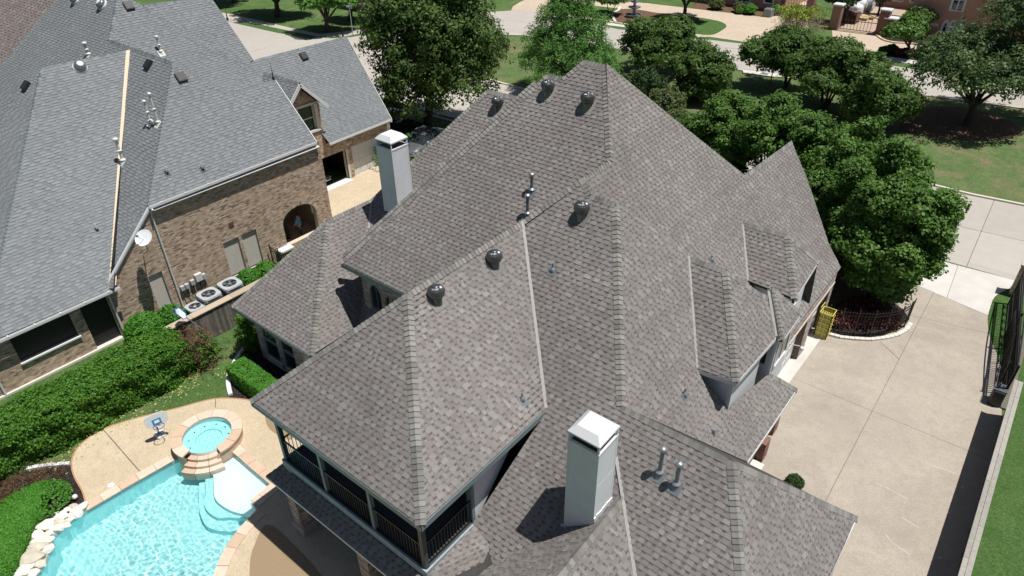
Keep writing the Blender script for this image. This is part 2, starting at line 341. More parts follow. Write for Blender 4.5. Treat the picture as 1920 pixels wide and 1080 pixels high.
def roof_face(pts, key, expo=.148, lo=.12, hi=.245, h=.016, tabs=True, gap=(.075, .13), vref=None, deck=None, pl=None):
    """one roof slope: felt deck and courses of laminated shingles, every tab its own piece"""
    pts = [Vector(p) for p in pts]
    if pl is not None: pts = [Vector((p.x, p.y, zat(pl, p.x, p.y))) for p in pts]
    n, u, v = frame(pts); o = pts[0]
    P2 = [((p-o).dot(u), (p-o).dot(v)) for p in pts]
    deck.prism([p for p in pts], (0, 0, -.10), tint=.5)
    if not tabs: return
    L = SH.setdefault(key, []); v0 = min(p[1] for p in P2) if vref is None else (vref-o.z)/v.z
    vmax = max(p[1] for p in P2); k = math.floor((min(p[1] for p in P2)-v0)/expo)
    rnd = random.random
    while v0+k*expo < vmax:
        a = v0+k*expo; b = a+expo; k += 1
        st = clip(clip(P2, 1, a, 1), 1, b, -1)
        if len(st) < 3: continue
        u0 = min(p[0] for p in st); u1 = max(p[0] for p in st); x = u0-rnd()*.3; raised = rnd() < .5
        tone = rnd()*.22-.11
        while x < u1:
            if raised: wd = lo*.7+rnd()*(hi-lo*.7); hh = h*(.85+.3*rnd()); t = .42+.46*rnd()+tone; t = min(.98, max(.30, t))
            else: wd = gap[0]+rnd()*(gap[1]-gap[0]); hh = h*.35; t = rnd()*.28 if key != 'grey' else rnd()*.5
            wd = max(wd, .07)
            q = clip(clip(st, 0, x, 1), 0, x+wd-.002, -1); x += wd; raised = not raised
            if len(q) < 3 or parea(q) < 4e-4: continue
            top = [o+u*p[0]+v*p[1]+n*(.004+hh*(1-(p[1]-a)/expo)) for p in q]
            m = len(top); bot = [o+u*p[0]+v*p[1]-n*.002 for p in q]
            fs = [tuple(range(m))]+[(i, m+i, m+(i+1) % m, (i+1) % m) for i in range(m)]
            c = top[0]
            if raised and key != 'grey':      # (raised already flipped) a low slot: upper part tinted dark for printed band plus painted-in shade from the course above
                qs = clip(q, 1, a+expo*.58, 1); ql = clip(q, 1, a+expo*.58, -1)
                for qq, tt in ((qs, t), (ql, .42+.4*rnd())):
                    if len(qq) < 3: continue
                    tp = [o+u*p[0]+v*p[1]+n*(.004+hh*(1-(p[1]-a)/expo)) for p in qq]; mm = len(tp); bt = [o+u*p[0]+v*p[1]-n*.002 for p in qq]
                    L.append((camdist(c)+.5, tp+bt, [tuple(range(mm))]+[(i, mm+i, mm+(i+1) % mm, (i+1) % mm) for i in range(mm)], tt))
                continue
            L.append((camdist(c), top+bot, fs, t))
CAPS = {}
def caps(a, b, ua, ub, key, expo=.148, half=.165, h=.036):
    """bent cap pieces up the line a->b (a low end); ua, ub: directions falling away on both sides"""
    a = Vector(a); b = Vector(b)
    if a.z > b.z: a, b = b, a
    t = (b-a); ln = t.length; t.normalize()
    ua = Vector(ua).normalized(); ub = Vector(ub).normalized()
    ua = (ua-t*ua.dot(t)).normalized(); ub = (ub-t*ub.dot(t)).normalized()
    up = -(ua+ub); up = (up.normalized() if up.length > 1e-3 else Vector((0, 0, 1)))
    if up.z < 0: up = -up
    prof = [ua*half, ua*half*.35+up*.012, up*.022, ub*half*.35+up*.012, ub*half][:]
    vs = []
    for d, s in ((0, h), (expo*1.22, .004)):
        vs += [t*d+p+up*s for p in prof]
    vs += [p+up*(-.004) for p in prof]
    fs = [(0, 1, 6, 5), (1, 2, 7, 6), (2, 3, 8, 7), (3, 4, 9, 8)]+[(i, 10+i, 11+i, i+1) for i in range(4)]+[(0, 5, 10), (4, 14, 9)]
    CAPS.setdefault(key, []).append((a, t, expo, int(ln/expo), vs, fs))
# ================================================================ ground
def px_poly(pts, z): return [at(x, y, z) for x, y in pts]
def sheet(name, pts, z, material, label=None, kind='structure', thick=.0):
    m = MB()
    P = [Vector((p[0], p[1], z)) for p in pts]
    if thick: m.prism([p-Vector((0, 0, thick)) for p in P], (0, 0, thick))
    else: m.face(P)
    return m.build(name, material, kind=kind, label=label)
def z0(pts): return [at(x, y, 0) for x, y in pts]
def slabs(parent, pts, z, cuts, material, gap=.012, name='slab'):
    """split a paved area along its joints; each slab is a piece"""
    bm = bmesh.new(); vs = [bm.verts.new((p[0], p[1], z)) for p in pts]; bm.faces.new(vs)
    bmesh.ops.recalc_face_normals(bm, faces=bm.faces)
    for (a, b) in cuts:
        a = Vector((a[0], a[1], 0)); b = Vector((b[0], b[1], 0)); d = (b-a).normalized(); nn = Vector((-d.y, d.x, 0))
        bmesh.ops.bisect_plane(bm, geom=bm.verts[:]+bm.edges[:]+bm.faces[:], plane_co=a, plane_no=nn)
    for f in bm.faces:
        P = [v.co.copy() for v in f.verts]
        if f.normal.z < 0: P.reverse()
        if f.calc_area() < .02: continue
        n = len(P); Q = []
        for i in range(n):
            a, b, c = P[i-1], P[i], P[(i+1) % n]; d1 = (b-a).normalized(); d2 = (c-b).normalized()
            n1 = Vector((-d1.y, d1.x, 0)); n2 = Vector((-d2.y, d2.x, 0)); q = n1+n2
            Q.append(b+q*gap/max(.3, q.dot(n1))/1. if q.length > .1 else b)
        m = MB(); m.face(Q); c = sum(Q, Vector())/n
        m.build(name, material, parent, origin=(c.x, c.y, z))
    bm.free()
def strip(pts, wd, hgt, zb=0.0, side=0):
    """kerb-like strip along a ground polyline"""
    m = MB(); n = len(pts); L_ = []; R_ = []
    for i in range(n):
        d = (pts[min(i+1, n-1)]-pts[max(i-1, 0)]); d.z = 0; d.normalize(); q = Vector((-d.y, d.x, 0))
        L_.append(pts[i]+q*wd*(.5+side/2)); R_.append(pts[i]-q*wd*(.5-side/2))
    for i in range(n-1):
        a, b, c, d = L_[i], L_[i+1], R_[i+1], R_[i]
        m.prism([Vector((p.x, p.y, zb)) for p in (a, d, c, b)], (0, 0, hgt))
    return m
def smooth(pts, k=4, closed=False):
    """Catmull-Rom through picture points"""
    out = []; n = len(pts)
    for i in range(n if closed else n-1):
        p0 = pts[(i-1) % n] if closed or i else pts[0]; p1 = pts[i]; p2 = pts[(i+1) % n]; p3 = pts[(i+2) % n] if closed or i+2 < n else pts[-1]
        for j in range(k):
            t = j/k
            out.append(tuple(.5*((2*p1[c])+(-p0[c]+p2[c])*t+(2*p0[c]-5*p1[c]+4*p2[c]-p3[c])*t*t+(-p0[c]+3*p1[c]-3*p2[c]+p3[c])*t**3) for c in (0, 1)))
    if not closed: out.append(tuple(pts[-1]))
    return out
POOL = [(158, 955), (218, 915), (330, 864), (395, 846), (435, 846), (470, 872), (508, 908), (490, 925), (470, 940), (484, 958), (452, 985), (425, 1010), (405, 1045), (393, 1090), (380, 1130), (355, 1200), (200, 1290), (30, 1230), (45, 1120), (75, 1065), (99, 1005), (92, 1010), (98, 985), (120, 972)]
# pool water outline, clockwise in the picture, as ground points
POOLW = z0([(160, 958), (240, 912), (322, 865), (375, 845), (432, 846), (508, 908), (472, 942), (484, 957), (450, 992), (424, 1030), (402, 1080), (380, 1140), (330, 1230), (190, 1330), (20, 1230), (50, 1130), (78, 1062), (99, 1022), (96, 1008), (130, 975)])
def build_ground():
    # base sheet with a hole for the pool basin
    bm = bmesh.new(); S = 900
    outer = [bm.verts.new(p) for p in ((-S, -S, 0), (S, -S, 0), (S, S, 0), (-S, S, 0))]
    inner = [bm.verts.new((p.x, p.y, 0)) for p in POOLW]
    ed = [bm.edges.new((outer[i], outer[(i+1) % 4])) for i in range(4)]+[bm.edges.new((inner[i], inner[(i+1) % len(inner)])) for i in range(len(inner))]
    bmesh.ops.triangle_fill(bm, use_beauty=True, edges=ed, use_dissolve=False)
    for f in list(bm.faces):
        c = f.calc_center_median()
        if inside((c.x, c.y), POOLW): bm.faces.remove(f)
    me = bpy.data.meshes.new('lawn'); bm.to_mesh(me); bm.free(); me.materials.append(MT['grass'])
    props(link_mesh('lawn', me), kind='structure')
def inside(p, poly):
    c = False; n = len(poly)
    for i in range(n):
        a = poly[i]; b = poly[i-1]
        if (a[1] > p[1]) != (b[1] > p[1]) and p[0] < (b[0]-a[0])*(p[1]-a[1])/(b[1]-a[1])+a[0]: c = not c
    return c
build_ground()
# the planted island between the two arms of the street: sun-bleached turf
ISL = [(862, 115), (885, 85), (923, 65.6), (983, 67.7), (1065, 80), (1143, 91), (1241, 103), (1374, 130), (1455, 145), (1620, 163), (1717, 178), (1920, 205), (2500, 280), (3200, 700), (1920, 386), (1820, 366), (1755, 350), (1367, 258), (979, 167), (919, 151), (887, 145), (868, 135)]
NEAR_LO = [(640, 170), (719, 194), (750, 203), (905, 243), (1790, 494), (1905, 526), (3300, 930)]
FAR_HI = [(380, 28), (440, 43), (517, 61), (583, 73), (593, 69), (620, 72), (655, 70), (692, 64), (740, 50), (800, 35), (870, 25), (958, 20), (1000, 22), (1065, 34), (1137, 50), (1165, 55), (1230, 62), (1300, 71), (1392, 82), (1500, 98), (1640, 118), (1730, 132), (1920, 165), (2500, 245), (3600, 400)]
street = sheet('street', z0(FAR_HI+[(3600, 960)]+NEAR_LO[::-1]+[(430, 150), (380, 90)]), .004, MT['concrete'])
STREET = z0(FAR_HI+[(3600, 960)]+NEAR_LO[::-1]+[(430, 150), (380, 90)])
def G(x, y): return at(x, y, 0)
cutA = [(G(1865, 373), G(1810, 506)), (G(1400, 93), G(1365, 112)), (G(600, 60), G(540, 75)), (G(480, 90), G(500, 83)), (G(1180, 400), G(1110, 640))]
def par(p, q): return (p, q)
mid = (G(1790, 423), G(1920, 452))
slabs(street, STREET, .008, [(G(1865, 373), G(1810, 506.7)), mid, (G(735, 190), G(860, 195+30))]+
      [(G(1865, 373)+Vector((dx, 0, 0)), G(1810, 506.7)+Vector((dx, 0, 0))) for dx in (-60, -48, -36, -24, -12, 12, 24)]+
      [(G(1290, 85), G(1385, 92)), (G(930, 52), G(975, 53))], MT['concrete'], gap=.012)
isl = sheet('island_lawn', z0(ISL), .016, MT['grass_dry'])
strip(z0([(862, 115), (885, 85), (923, 65.6), (983, 67.7), (1065, 80), (1143, 91), (1241, 103), (1374, 130), (1455, 145), (1620, 163), (1717, 178), (1920, 205), (2500, 280)]), .16, .11).build('island_kerb', MT['curb'], kind='structure')
strip(z0([(862, 115), (868, 135), (887, 145), (919, 151), (979, 167), (1367, 258), (1755, 350), (1820, 366), (1920, 386), (2500, 540)]), .18, .12).build('near_kerb', MT['curb'], kind='structure')
strip(z0([(640, 172), (719, 194), (750, 203), (905, 243), (1700, 468)]), .16, .12).build('lawn_kerb', MT['curb'], kind='structure')
m = strip(z0([(700, 183), (750, 198), (905, 238)]), .5, .006, zb=.008); m.build('gutter_stain', MT['soil'], kind='structure')
# street features on the far side
sheet('far_sidewalk', z0([(405, 20), (411, 23), (435, 27), (492, 40), (547, 53), (600, 64), (640, 60), (680, 54), (715, 45), (722, 50), (683, 61), (657, 67), (640, 69), (593, 69), (590, 68), (462, 42), (438, 42), (400, 33)]), .022, MT['concrete'])
sheet('verge_grass', z0([(437, 43), (462, 41), (593, 68.5), (583, 73), (517, 61)]), .024, MT['grass_lush'])
sheet('verge_grass', z0([(655, 69.5), (660, 69), (693, 63), (690, 60)]), .026, MT['grass'])
sheet('far_sidewalk', z0([(1137, 42), (1162, 46), (1230, 55), (1228, 58), (1162, 50), (1137, 47)]), .022, MT['apronc'])
sheet('far_sidewalk', z0([(1622, 103), (1640, 103), (1740, 117), (1925, 143), (1925, 150), (1738, 124), (1640, 111), (1625, 109)]), .022, MT['apronc'])
sheet('verge_grass', z0([(1137, 47), (1160, 50), (1235, 58), (1235, 61.5), (1160, 55), (1137, 50)]), .022, MT['grass_lush'])
sheet('verge_grass', z0([(1625, 110.5), (1733, 125), (1925, 151), (1925, 160), (1730, 131.5), (1640, 117)]), .022, MT['grass_lush'])
sheet('verge_grass', z0([(1303, 68), (1317, 71), (1309, 73.5), (1296, 71)]), .022, MT['grass_lush'])
sheet('verge_grass', z0([(1392, 81), (1410, 83.5), (1412, 87), (1400, 86)]), .022, MT['grass_lush'])
# circular drive of the far house, its side drive and the drive through the gate
circ = z0([(958, 20), (962, 12), (975, 4), (992, -4), (1040, -14), (1110, -6), (1158, 2), (1212, 6), (1297, 16), (1373, 25), (1430, 32), (1462, 30), (1480, 0), (1488, -25), (1530, -25), (1518, 0), (1513, 24), (1517, 55), (1500, 92), (1405, 80), (1330, 69), (1300, 70), (1280, 60), (1120, 38), (1060, 32), (1000, 22)])
sheet('circular_drive', circ, .012, MT['aggpink'])
sheet('drive_island', z0(smooth([(1040, 5), (1108, 10.5), (1160, 16), (1240, 26), (1300, 32), (1345, 39), (1362, 48), (1352, 58), (1330, 66), (1280, 60), (1200, 48), (1120, 35), (1050, 22)], 4, True)), .020, MT['grass_lush'])
sheet('fountain_bed', z0(smooth([(1157, 20), (1172, 17), (1195, 18), (1230, 24), (1262, 28), (1240, 38), (1200, 44), (1160, 42), (1147, 34)], 4, True)), .026, MT['soil'])
sheet('gate_drive', z0([(1560, 57), (1637, 67), (1643, 66), (1653, 74), (1672, 80), (1720, 85), (1780, 92), (1925, 112), (1925, 140), (1750, 112), (1700, 101), (1632, 97), (1628, 105), (1620, 108), (1500, 93), (1545, 88), (1562, 80)]), .012, MT['aggpink'])
props(sheet('paver_court', z0([(1562, 56), (1640, 66), (1646, 33), (1692, 31), (1705, 10), (1700, -15), (1600, -20), (1590, 5), (1574, 40)]), .016, MT['paver']))
strip(z0(smooth([(1158, 19), (1163, 16), (1161, 13)]+[], 3)), .3, .1).build('bed_kerb', MT['curb'], kind='structure')
strip(z0(smooth([(1158, 15), (1161, 19), (1148, 27), (1150, 35), (1154, 42)], 4)), .3, .12).build('bed_kerb', MT['curb'], kind='structure')
strip(z0(smooth([(1643, 66), (1653, 74), (1672, 80), (1720, 84)], 4)), .25, .15).build('bed_kerb', MT['coping'], kind='structure')
sheet('planting_bed', z0([(1634, 99), (1640, 97), (1700, 100), (1745, 104), (1925, 128), (1925, 142), (1740, 116), (1640, 103)]), .020, MT['mulch'])
sheet('planting_bed', z0([(1643, 65), (1655, 72), (1672, 78), (1720, 83), (1790, 92), (1800, 84), (1740, 72), (1650, 62)]), .020, MT['mulch'])
sheet('planting_bed', z0([(1296, 15), (1373, 24), (1430, 31), (1461, 29), (1468, 15), (1430, 10), (1300, 0)]), .020, MT['soil'])
sheet('tree_mulch', z0(smooth([(1730, 205), (1790, 200), (1850, 212), (1905, 235), (1915, 250), (1880, 262), (1790, 262), (1690, 245), (1700, 220)], 4, True)), .022, MT['soil'])
# our drive: apron, exposed aggregate slabs
drive_out = [(1480, 690), (1520, 640), (1560, 600), (1610, 560), (1655, 545), (1700, 530), (1719, 508), (1790, 494), (1905, 526), (1890, 545), (1862, 560), (1852, 592), (1853, 620), (1868, 655), (1884, 690), (1884, 700)]
DRV = z0([(1700, 525), (1719, 510), (1727, 502), (1740, 481), (1790, 494), (1905, 526), (1893, 540), (1878, 539), (1866, 556), (1856, 580), (1852, 600), (1856, 630), (1868, 660), (1880, 700), (1892, 745)])
DRV = [Vector((-5.0, 17.0, 0)), Vector((-5.0, 29.6, 0))]+z0(smooth([(1580, 610), (1640, 590), (1690, 555), (1702, 528), (1722, 508)], 3))+z0([(1740, 483), (1905, 526)])+z0(smooth([(1893, 541), (1866, 556), (1856, 580), (1852, 600), (1856, 630), (1868, 660), (1880, 700)], 3))+[Vector((2.86, 27, 0)), Vector((2.86, 5, 0)), Vector((-1.0, 5, 0)), Vector((-1.0, 17.0, 0))]
drv = sheet('driveway', DRV, .006, MT['joint'])
AP0, AP1 = G(1702, 528), G(1853, 592)        # edge between pale apron and aggregate
ap = [p for p in DRV]
def side(p, a, b): return (b.x-a.x)*(p.y-a.y)-(b.y-a.y)*(p.x-a.x)
d = (AP1-AP0)
bm = bmesh.new(); bm.faces.new([bm.verts.new((p.x, p.y, 0)) for p in DRV])
res = bmesh.ops.bisect_plane(bm, geom=bm.verts[:]+bm.edges[:]+bm.faces[:], plane_co=AP0, plane_no=Vector((-d.y, d.x, 0)))
fs = [[v.co.copy() for v in f.verts] for f in bm.faces]; bm.free()
fs = [f for f in fs if len(f) > 2]; fs.sort(key=lambda f: -sum(p.y for p in f)/len(f))
slabs(drv, fs[0], .011, [(G(1793, 507), G(1781, 542))], MT['apronc'], gap=.01)
for f in fs[1:]:
    slabs(drv, f, .010, [(G(1661.7, 720), G(1546.7, 941.7)), (G(1513, 720), G(1813, 845)), (G(1708, 591.7), G(1843, 623)),
                     ], MT['agg'], gap=.010)
strip([G(1650, 641), G(1686, 674)], .03, .003, zb=.0115).build('driveway_joint', MT['joint'], kind='structure')
for a_, b_ in (((1869, 364), (1811, 503)), ((1770, 418), (1980, 466)), ((1402, 92), (1366, 111)), ((598, 64), (540, 78)), ((505, 88), (470, 97)), ((745, 193), (800, 172)), ((1300, 82), (1386, 92)), ((860, 215), (940, 190)), ((930, 38), (985, 40)), ((1376, 127), (1480, 141))):
    strip([G(*a_), G(*b_)], .03, .003, zb=.0095).build('street_joint', MT['joint'], kind='structure')
# bright slab strip in front of the garage doors
m = MB(); m.face([Vector((-5.02, 18.6, .02)), Vector((-4.78, 18.6, .02)), Vector((-4.62, 29.5, .02)), Vector((-5.02, 29.5, .02))]); m.build('garage_threshold', MT['apronc'], kind='structure')
for cr in ([(1745, 873), (1770, 880), (1793, 889)], [(1660, 1002), (1672, 1018), (1690, 1029), (1706, 1041)], [(1690, 970), (1722, 990)], [(1640, 905), (1668, 918), (1700, 935)]):
    strip(z0(cr), .022, .003, zb=.011).build('driveway_crack', MT['apronc'], kind='structure')
# curved drive beside the left house
sheet('neighbour_drive', [Vector((-30.9, 20.3, 0)), Vector((-36, 22, 0)), Vector((-37, 34, 0)), Vector((-29.5, 34, 0)), Vector((-26.5, 29, 0)), Vector((-26.0, 22, 0)), Vector((-28, 20, 0))], .012, MT['deckagg'])
# near-side front lawn in the tree shade: bare soil
sheet('shaded_soil', z0(smooth([(1575, 610), (1640, 590), (1690, 560), (1690, 520), (1640, 500), (1560, 480)], 3, True)), .008, MT['soil'])
sheet('front_bed', z0(smooth([(1550, 628), (1600, 634), (1650, 632), (1690, 610), (1700, 590), (1660, 560), (1590, 560), (1550, 590)], 3, True)), .014, MT['mulch'])
# grass strip beside the drive gate
sheet('side_verge', z0(smooth([(1893, 541), (1866, 556), (1856, 580), (1852, 600), (1856, 630), (1868, 660), (1880, 700)], 3))+z0([(1893, 745), (1930, 700), (1940, 560)]), .016, MT['grass_lush'])
m = MB(); m.face([Vector((3.0, -10, .01)), Vector((60, -10, .01)), Vector((60, 30, .01)), Vector((3.0, 30, .01))]); m.build('side_lawn', MT['grass_lush'], kind='structure')
# back garden: pool deck, beds, lawn
DECK = z0(smooth([(160, 938), (154, 920), (140, 895), (134, 870), (142, 845), (165, 822), (200, 802), (260, 783), (330, 766), (400, 748), (450, 748), (473, 752)], 4))+z0([(520, 790), (640, 860), (900, 1000), (1100, 1150), (700, 1500), (300, 1500)])
bm = bmesh.new()
o_ = [bm.verts.new((p.x, p.y, .006)) for p in DECK+z0([(20, 1400), (-20, 1290), (5, 1200), (30, 1130), (55, 1058), (76, 1015), (85, 990), (125, 962), (150, 948)])]
i_ = [bm.verts.new((p.x, p.y, .006)) for p in POOLW]
ed = []
for r_ in (o_, i_): ed += [bm.edges.new((r_[i], r_[(i+1) % len(r_)])) for i in range(len(r_))]
bmesh.ops.triangle_fill(bm, use_beauty=True, edges=ed)
for f in list(bm.faces):
    c = f.calc_center_median()
    if inside((c.x, c.y), POOLW): bm.faces.remove(f)
bmesh.ops.recalc_face_normals(bm, faces=bm.faces)
for f in bm.faces:
    if f.normal.z < 0: f.normal_flip()
me = bpy.data.meshes.new('pool_deck'); bm.to_mesh(me); bm.free(); me.materials.append(MT['deckagg'])
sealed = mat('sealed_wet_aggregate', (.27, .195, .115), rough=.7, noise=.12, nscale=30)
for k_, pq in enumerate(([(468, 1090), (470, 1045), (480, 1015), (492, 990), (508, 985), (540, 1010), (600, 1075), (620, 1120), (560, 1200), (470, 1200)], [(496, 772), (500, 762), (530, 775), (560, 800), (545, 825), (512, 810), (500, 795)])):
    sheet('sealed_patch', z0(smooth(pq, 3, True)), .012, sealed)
deck_o = props(link_mesh('pool_deck', me), kind='structure')
m = strip([G(193, 805), G(262, 884)], .035, .004, zb=.008); m.build('deck_joint', MT['joint'], kind='structure')
m = strip([G(404, 748), G(404, 764)], .03, .004, zb=.008); m.build('deck_joint', MT['joint'], kind='structure')
strip(z0(smooth([(160, 940), (154, 920), (140, 895), (134, 870), (142, 845), (165, 822), (200, 802), (260, 783), (330, 766), (400, 748), (450, 748), (473, 752)], 4)), .05, .018).build('deck_edge', mat('deck_edge_line', (.40, .22, .12)), kind='structure')
sheet('mulch_bed', z0(smooth([(0, 905), (40, 885), (90, 875), (132, 872)], 3))+z0(smooth([(134, 870), (140, 895), (154, 920), (158, 940)], 3))+z0([(150, 950), (120, 968), (84, 998), (60, 1050), (35, 1110), (0, 1200), (-150, 1300), (-160, 960)]), .007, MT['mulch'])
sheet('mulch_bed', z0(smooth([(430, 746), (427, 720), (432, 695), (445, 672), (462, 650), (480, 630)], 3))+z0([(560, 700), (560, 790), (473, 752), (452, 748)]), .009, MT['mulch'])
strip(z0(smooth([(-20, 912), (0, 903), (30, 887), (60, 879), (95, 874), (131, 871)], 4)), .16, .10).build('bed_border', MT['white'], kind='structure')
strip(z0(smooth([(433, 742), (429, 722), (431, 700), (440, 682), (449, 668), (458, 655)], 4)), .18, .12).build('bed_border', MT['white'], kind='structure')
# ================================================================ our house
HO = Vector((-10, 16, 0))
house = thing('brick_house', 'large brick house under brown-grey weathered shingle roofs with two pale metal chimneys', 'house', HO)
PF = planeY(6.81, 5.8, .97); PX = planeX(-8.54, 5.8, .97)
SP = planeY(0, -5.81, .97); MP = planeY(13.6, 5.8, .97)
EP = planeX(-10.85, 10.68, 1.3); WP = planeX(-9.38, 10.33, 1.3); GP = planeX(-3.22, 6.54, 1.3)
LP = planeY(11.05, 3.0, .97); LR = planeX(-19.14, 3.0, 1.3); TP = planeY(17.12, 6.52, .97)
KP = planeX(-6.0, 5.61, .95)
V = Vector
deck = MB(); B_ = lambda *a: V(a)
P_ap = B_(-12.13, 10.3, 9.28); P_fl = B_(-15.72, 6.81, 5.8); P_fr = B_(-8.54, 6.81, 5.8)
S_top = B_(-10.84, 16.97, 10.65); M_j = B_(-10.85, 18.62, 10.68); PvT = B_(-12.15, 15.52, 9.3); PvB = B_(-8.52, 11.97, 5.8)
N_a = B_(-10.33, 16.66, 10.35); N_b = B_(-9.38, 16.64, 10.33); N_c = B_(-6.47, 12.73, 6.54); G_b = B_(-3.22, 12.73, 6.54)
G_fr = B_(-.34, 8.87, 2.8); G_br = B_(-.32, 16.5, 2.8)
def seg(f, **k): roof_face(f, 'main', deck=deck, **k)
# porch wing
seg([P_fl, P_fr, P_ap]); seg([P_fr, PvB, PvT, P_ap])
seg([P_fl, P_ap, B_(-12.15, 17.2, 9.32), B_(-15.72, 13.6, 5.8)], tabs=False)
# wide front slope over both single-storey wings
kr = on(1085, 1033, KP); K_x = kr.x; K_z = kr.z
kap = B_(K_x, (K_z+5.81)/.97, K_z); kvr = on(1155, 858, SP)
kfr_y = 7.6; k_r_e = B_(-2.9, (zat(KP, -2.9, 0)+5.81)/.97, zat(KP, -2.9, 0)); 
KLs = .95; k_l_x = lambda z: K_x-(K_z-z)/KLs
zl = 1.9
k_l_e = B_(k_l_x(zl), (zl+5.81)/.97, zl)
k_r_e = B_(K_x+(K_z-zl)/.95, (zl+5.81)/.97, zl)
S_low_l = B_(-9.6, (1.6+5.81)/.97, 1.6)
gz = 2.6; g_e = B_(-3.22+(6.54-gz)/1.3, (gz+5.81)/.97, gz)
seg([PvT, S_top, N_a, N_b, N_c, G_b, g_e, B_(k_r_e.x, g_e.y, gz), k_r_e if gz < zl else B_(K_x+(K_z-gz)/.95, (gz+5.81)/.97, gz), kap, k_l_e, S_low_l, B_(-9.05, 9.1, 3.02), B_(-8.6, 11.3, 5.15), PvB], pl=SP)
seg([kap, B_(K_x+(K_z-gz)/.95, (gz+5.81)/.97, gz), B_(K_x+(K_z-gz)/.95, 5.8, gz), B_(K_x, 5.8, K_z)])
seg([kap, B_(K_x, 5.8, K_z), B_(k_l_x(zl), 5.8, zl), k_l_e])
seg([S_top, M_j, B_(-12.15, 17.2, 9.32), PvT], tabs=False)
seg([G_b, G_br, B_(-.34, 8.87, 2.8), g_e])           # right end of the lower wing
seg([N_c, G_b, G_br, B_(-3.7, 16.36, 2.95)], tabs=False)
# slope towards the drive
w_e1 = B_(-3.7, 16.4, 2.95); w_e2 = B_(-3.68, 20.8, 2.93); w_r = on(1446, 702, WP)
d1a = on(1291, 482, WP); nb = on(1291, 478, EP)
seg([N_b, N_c, w_e1, w_e2, w_r, on(1437, 704, WP), on(1400, 735, WP), on(1362, 768, WP), on(1312, 700, WP), d1a], pl=WP)
# east slope behind
F_a = on(1395, 330, EP); F_b = B_(-8.72, 29.9, 7.93); F_c = B_(-5.02, 29.85, zat(EP, -5.02, 0))
F_b = on(1484, 265, EP); F_c = on(1574, 497, EP)
M_r = B_(-12.68, 20.98, zat(EP, -12.68, 0))
ee = B_(-4.98, 18.6, zat(EP, -4.98, 0)); ee2 = B_(-4.98, F_c.y, zat(EP, -4.98, 0))
seg([S_top+V((0, 0, .0)), M_j, M_r, F_a, F_b, on(1513, 335, EP), on(1533, 395, EP), on(1553, 455, EP), F_c, ee2, ee, on(1330, 600, EP), N_a], vref=ee.z, pl=EP)
# main hip, front slope
M_l = B_(-19.76, 13.6, 5.8); M_lb = on(1027, 140, MP); M_s = on(1054, 147, MP); M_s2 = on(1063, 141, MP); M_t = on(1095, 114, MP)
M_r2 = B_(M_r.x, M_r.y, zat(MP, 0, M_r.y)); M_r = B_(M_r.x, M_r.y, (M_r.z+M_r2.z)/2)
seg([M_l, B_(-15.72, 13.6, 5.8), B_(-12.15, 17.2, 9.32), M_j, B_(-12.68, 20.95, zat(MP, 0, 20.95)), M_t, M_s2, M_s, M_lb], pl=MP)
# far and left slopes of the main hip (plain)
Mb = 28.2
Mw = B_(M_lb.x+.1, M_lb.y+.4, M_lb.z-.3)
seg([M_l, M_lb, Mw, B_(-19.76, Mb, 5.8)], tabs=False)
seg([M_t, M_r2, F_a, B_(-8.5, Mb, 5.8), B_(-19.7, Mb, 5.8), Mw], tabs=False)
seg([F_a, F_b, B_(-11.2, F_b.y, 5.0), B_(-11.2, F_a.y, 5.0)], tabs=False)
# second hip line just behind the main one
q1, q2 = on(636, 484, MP), on(1006, 150, MP)
O1 = B_(M_l.x-.25, M_l.y+.3, 5.86); O2 = on(1006, 150, planeY(13.9, 5.9, .97))
# west single-storey wing
L_fl = B_(-24.55, 11.05, 3.0); L_fr = B_(-19.14, 11.05, 3.0); L_ap = B_(-21.83, 14.68, 6.5); L_rv = B_(-21.80, 17.12, 6.5)
T_l = on(914, 169.5, TP); T_r = on(972, 183, TP)
tv = on(692, 430, TP)
vb = B_(-19.14, 13.55, 3.05)
seg([L_fl, B_(-18.2, 11.05, 3.0), B_(-18.2, 12.5, 4.4), L_fr+V((.0, .0, 0)), L_ap] if 0 else [L_fl, L_fr, L_ap])
seg([L_fr, B_(-18.35, 11.05, 3.0), B_(-18.35, 13.6, 3.0), vb, L_rv, L_ap] if 0 else [L_fr, vb, L_rv, L_ap])
seg([L_ap, L_rv, B_(-24.55, 19.5, 3.0), L_fl], tabs=False)
seg([L_rv, B_(vb.x, vb.y, zat(TP, 0, vb.y)), B_(-16.5, 13.6, zat(TP, 0, 13.6)), B_(-16.5, 20.4, zat(TP, 0, 20.4)), T_r, T_l], pl=TP)
seg([L_rv, T_l, B_(T_l.x, T_l.y+.3, T_l.z-.2), B_(-27, 24, 3.0), B_(-25, 17.5, 3.0)], tabs=False)
seg([T_l, T_r, B_(-15, 30, 3.2), B_(-26, 30, 3.2)], tabs=False)
# lean-to skirt under the porch
SK = MB(); sk0 = B_(-16.0, 6.62, 2.62); 
seg([B_(-15.98, 6.68, 2.36), B_(-8.8, 6.68, 2.36), B_(-8.8, 7.12, 2.74), B_(-15.56, 7.12, 2.74)])
seg([B_(-15.98, 6.68, 2.36), B_(-15.56, 7.12, 2.74), B_(-15.56, 11.6, 2.74), B_(-15.98, 11.6, 2.36)])
seg([B_(-8.98, 9.12, 3.04), B_(-8.98, 7.15, 2.86), B_(-8.25, 8.95, 2.87)])
seg([B_(-8.98, 7.15, 2.86), B_(-8.98, 6.4, 1.7), B_(-7.7, 7.0, 1.02), B_(-7.2, 8.2, 2.14), B_(-8.25, 8.95, 2.87)], tabs=False)
roof_face([B_(-8.98, 7.15, 2.87), B_(-7.5, 7.4, 1.45), B_(-8.25, 8.95, 2.88)], 'main', deck=deck)
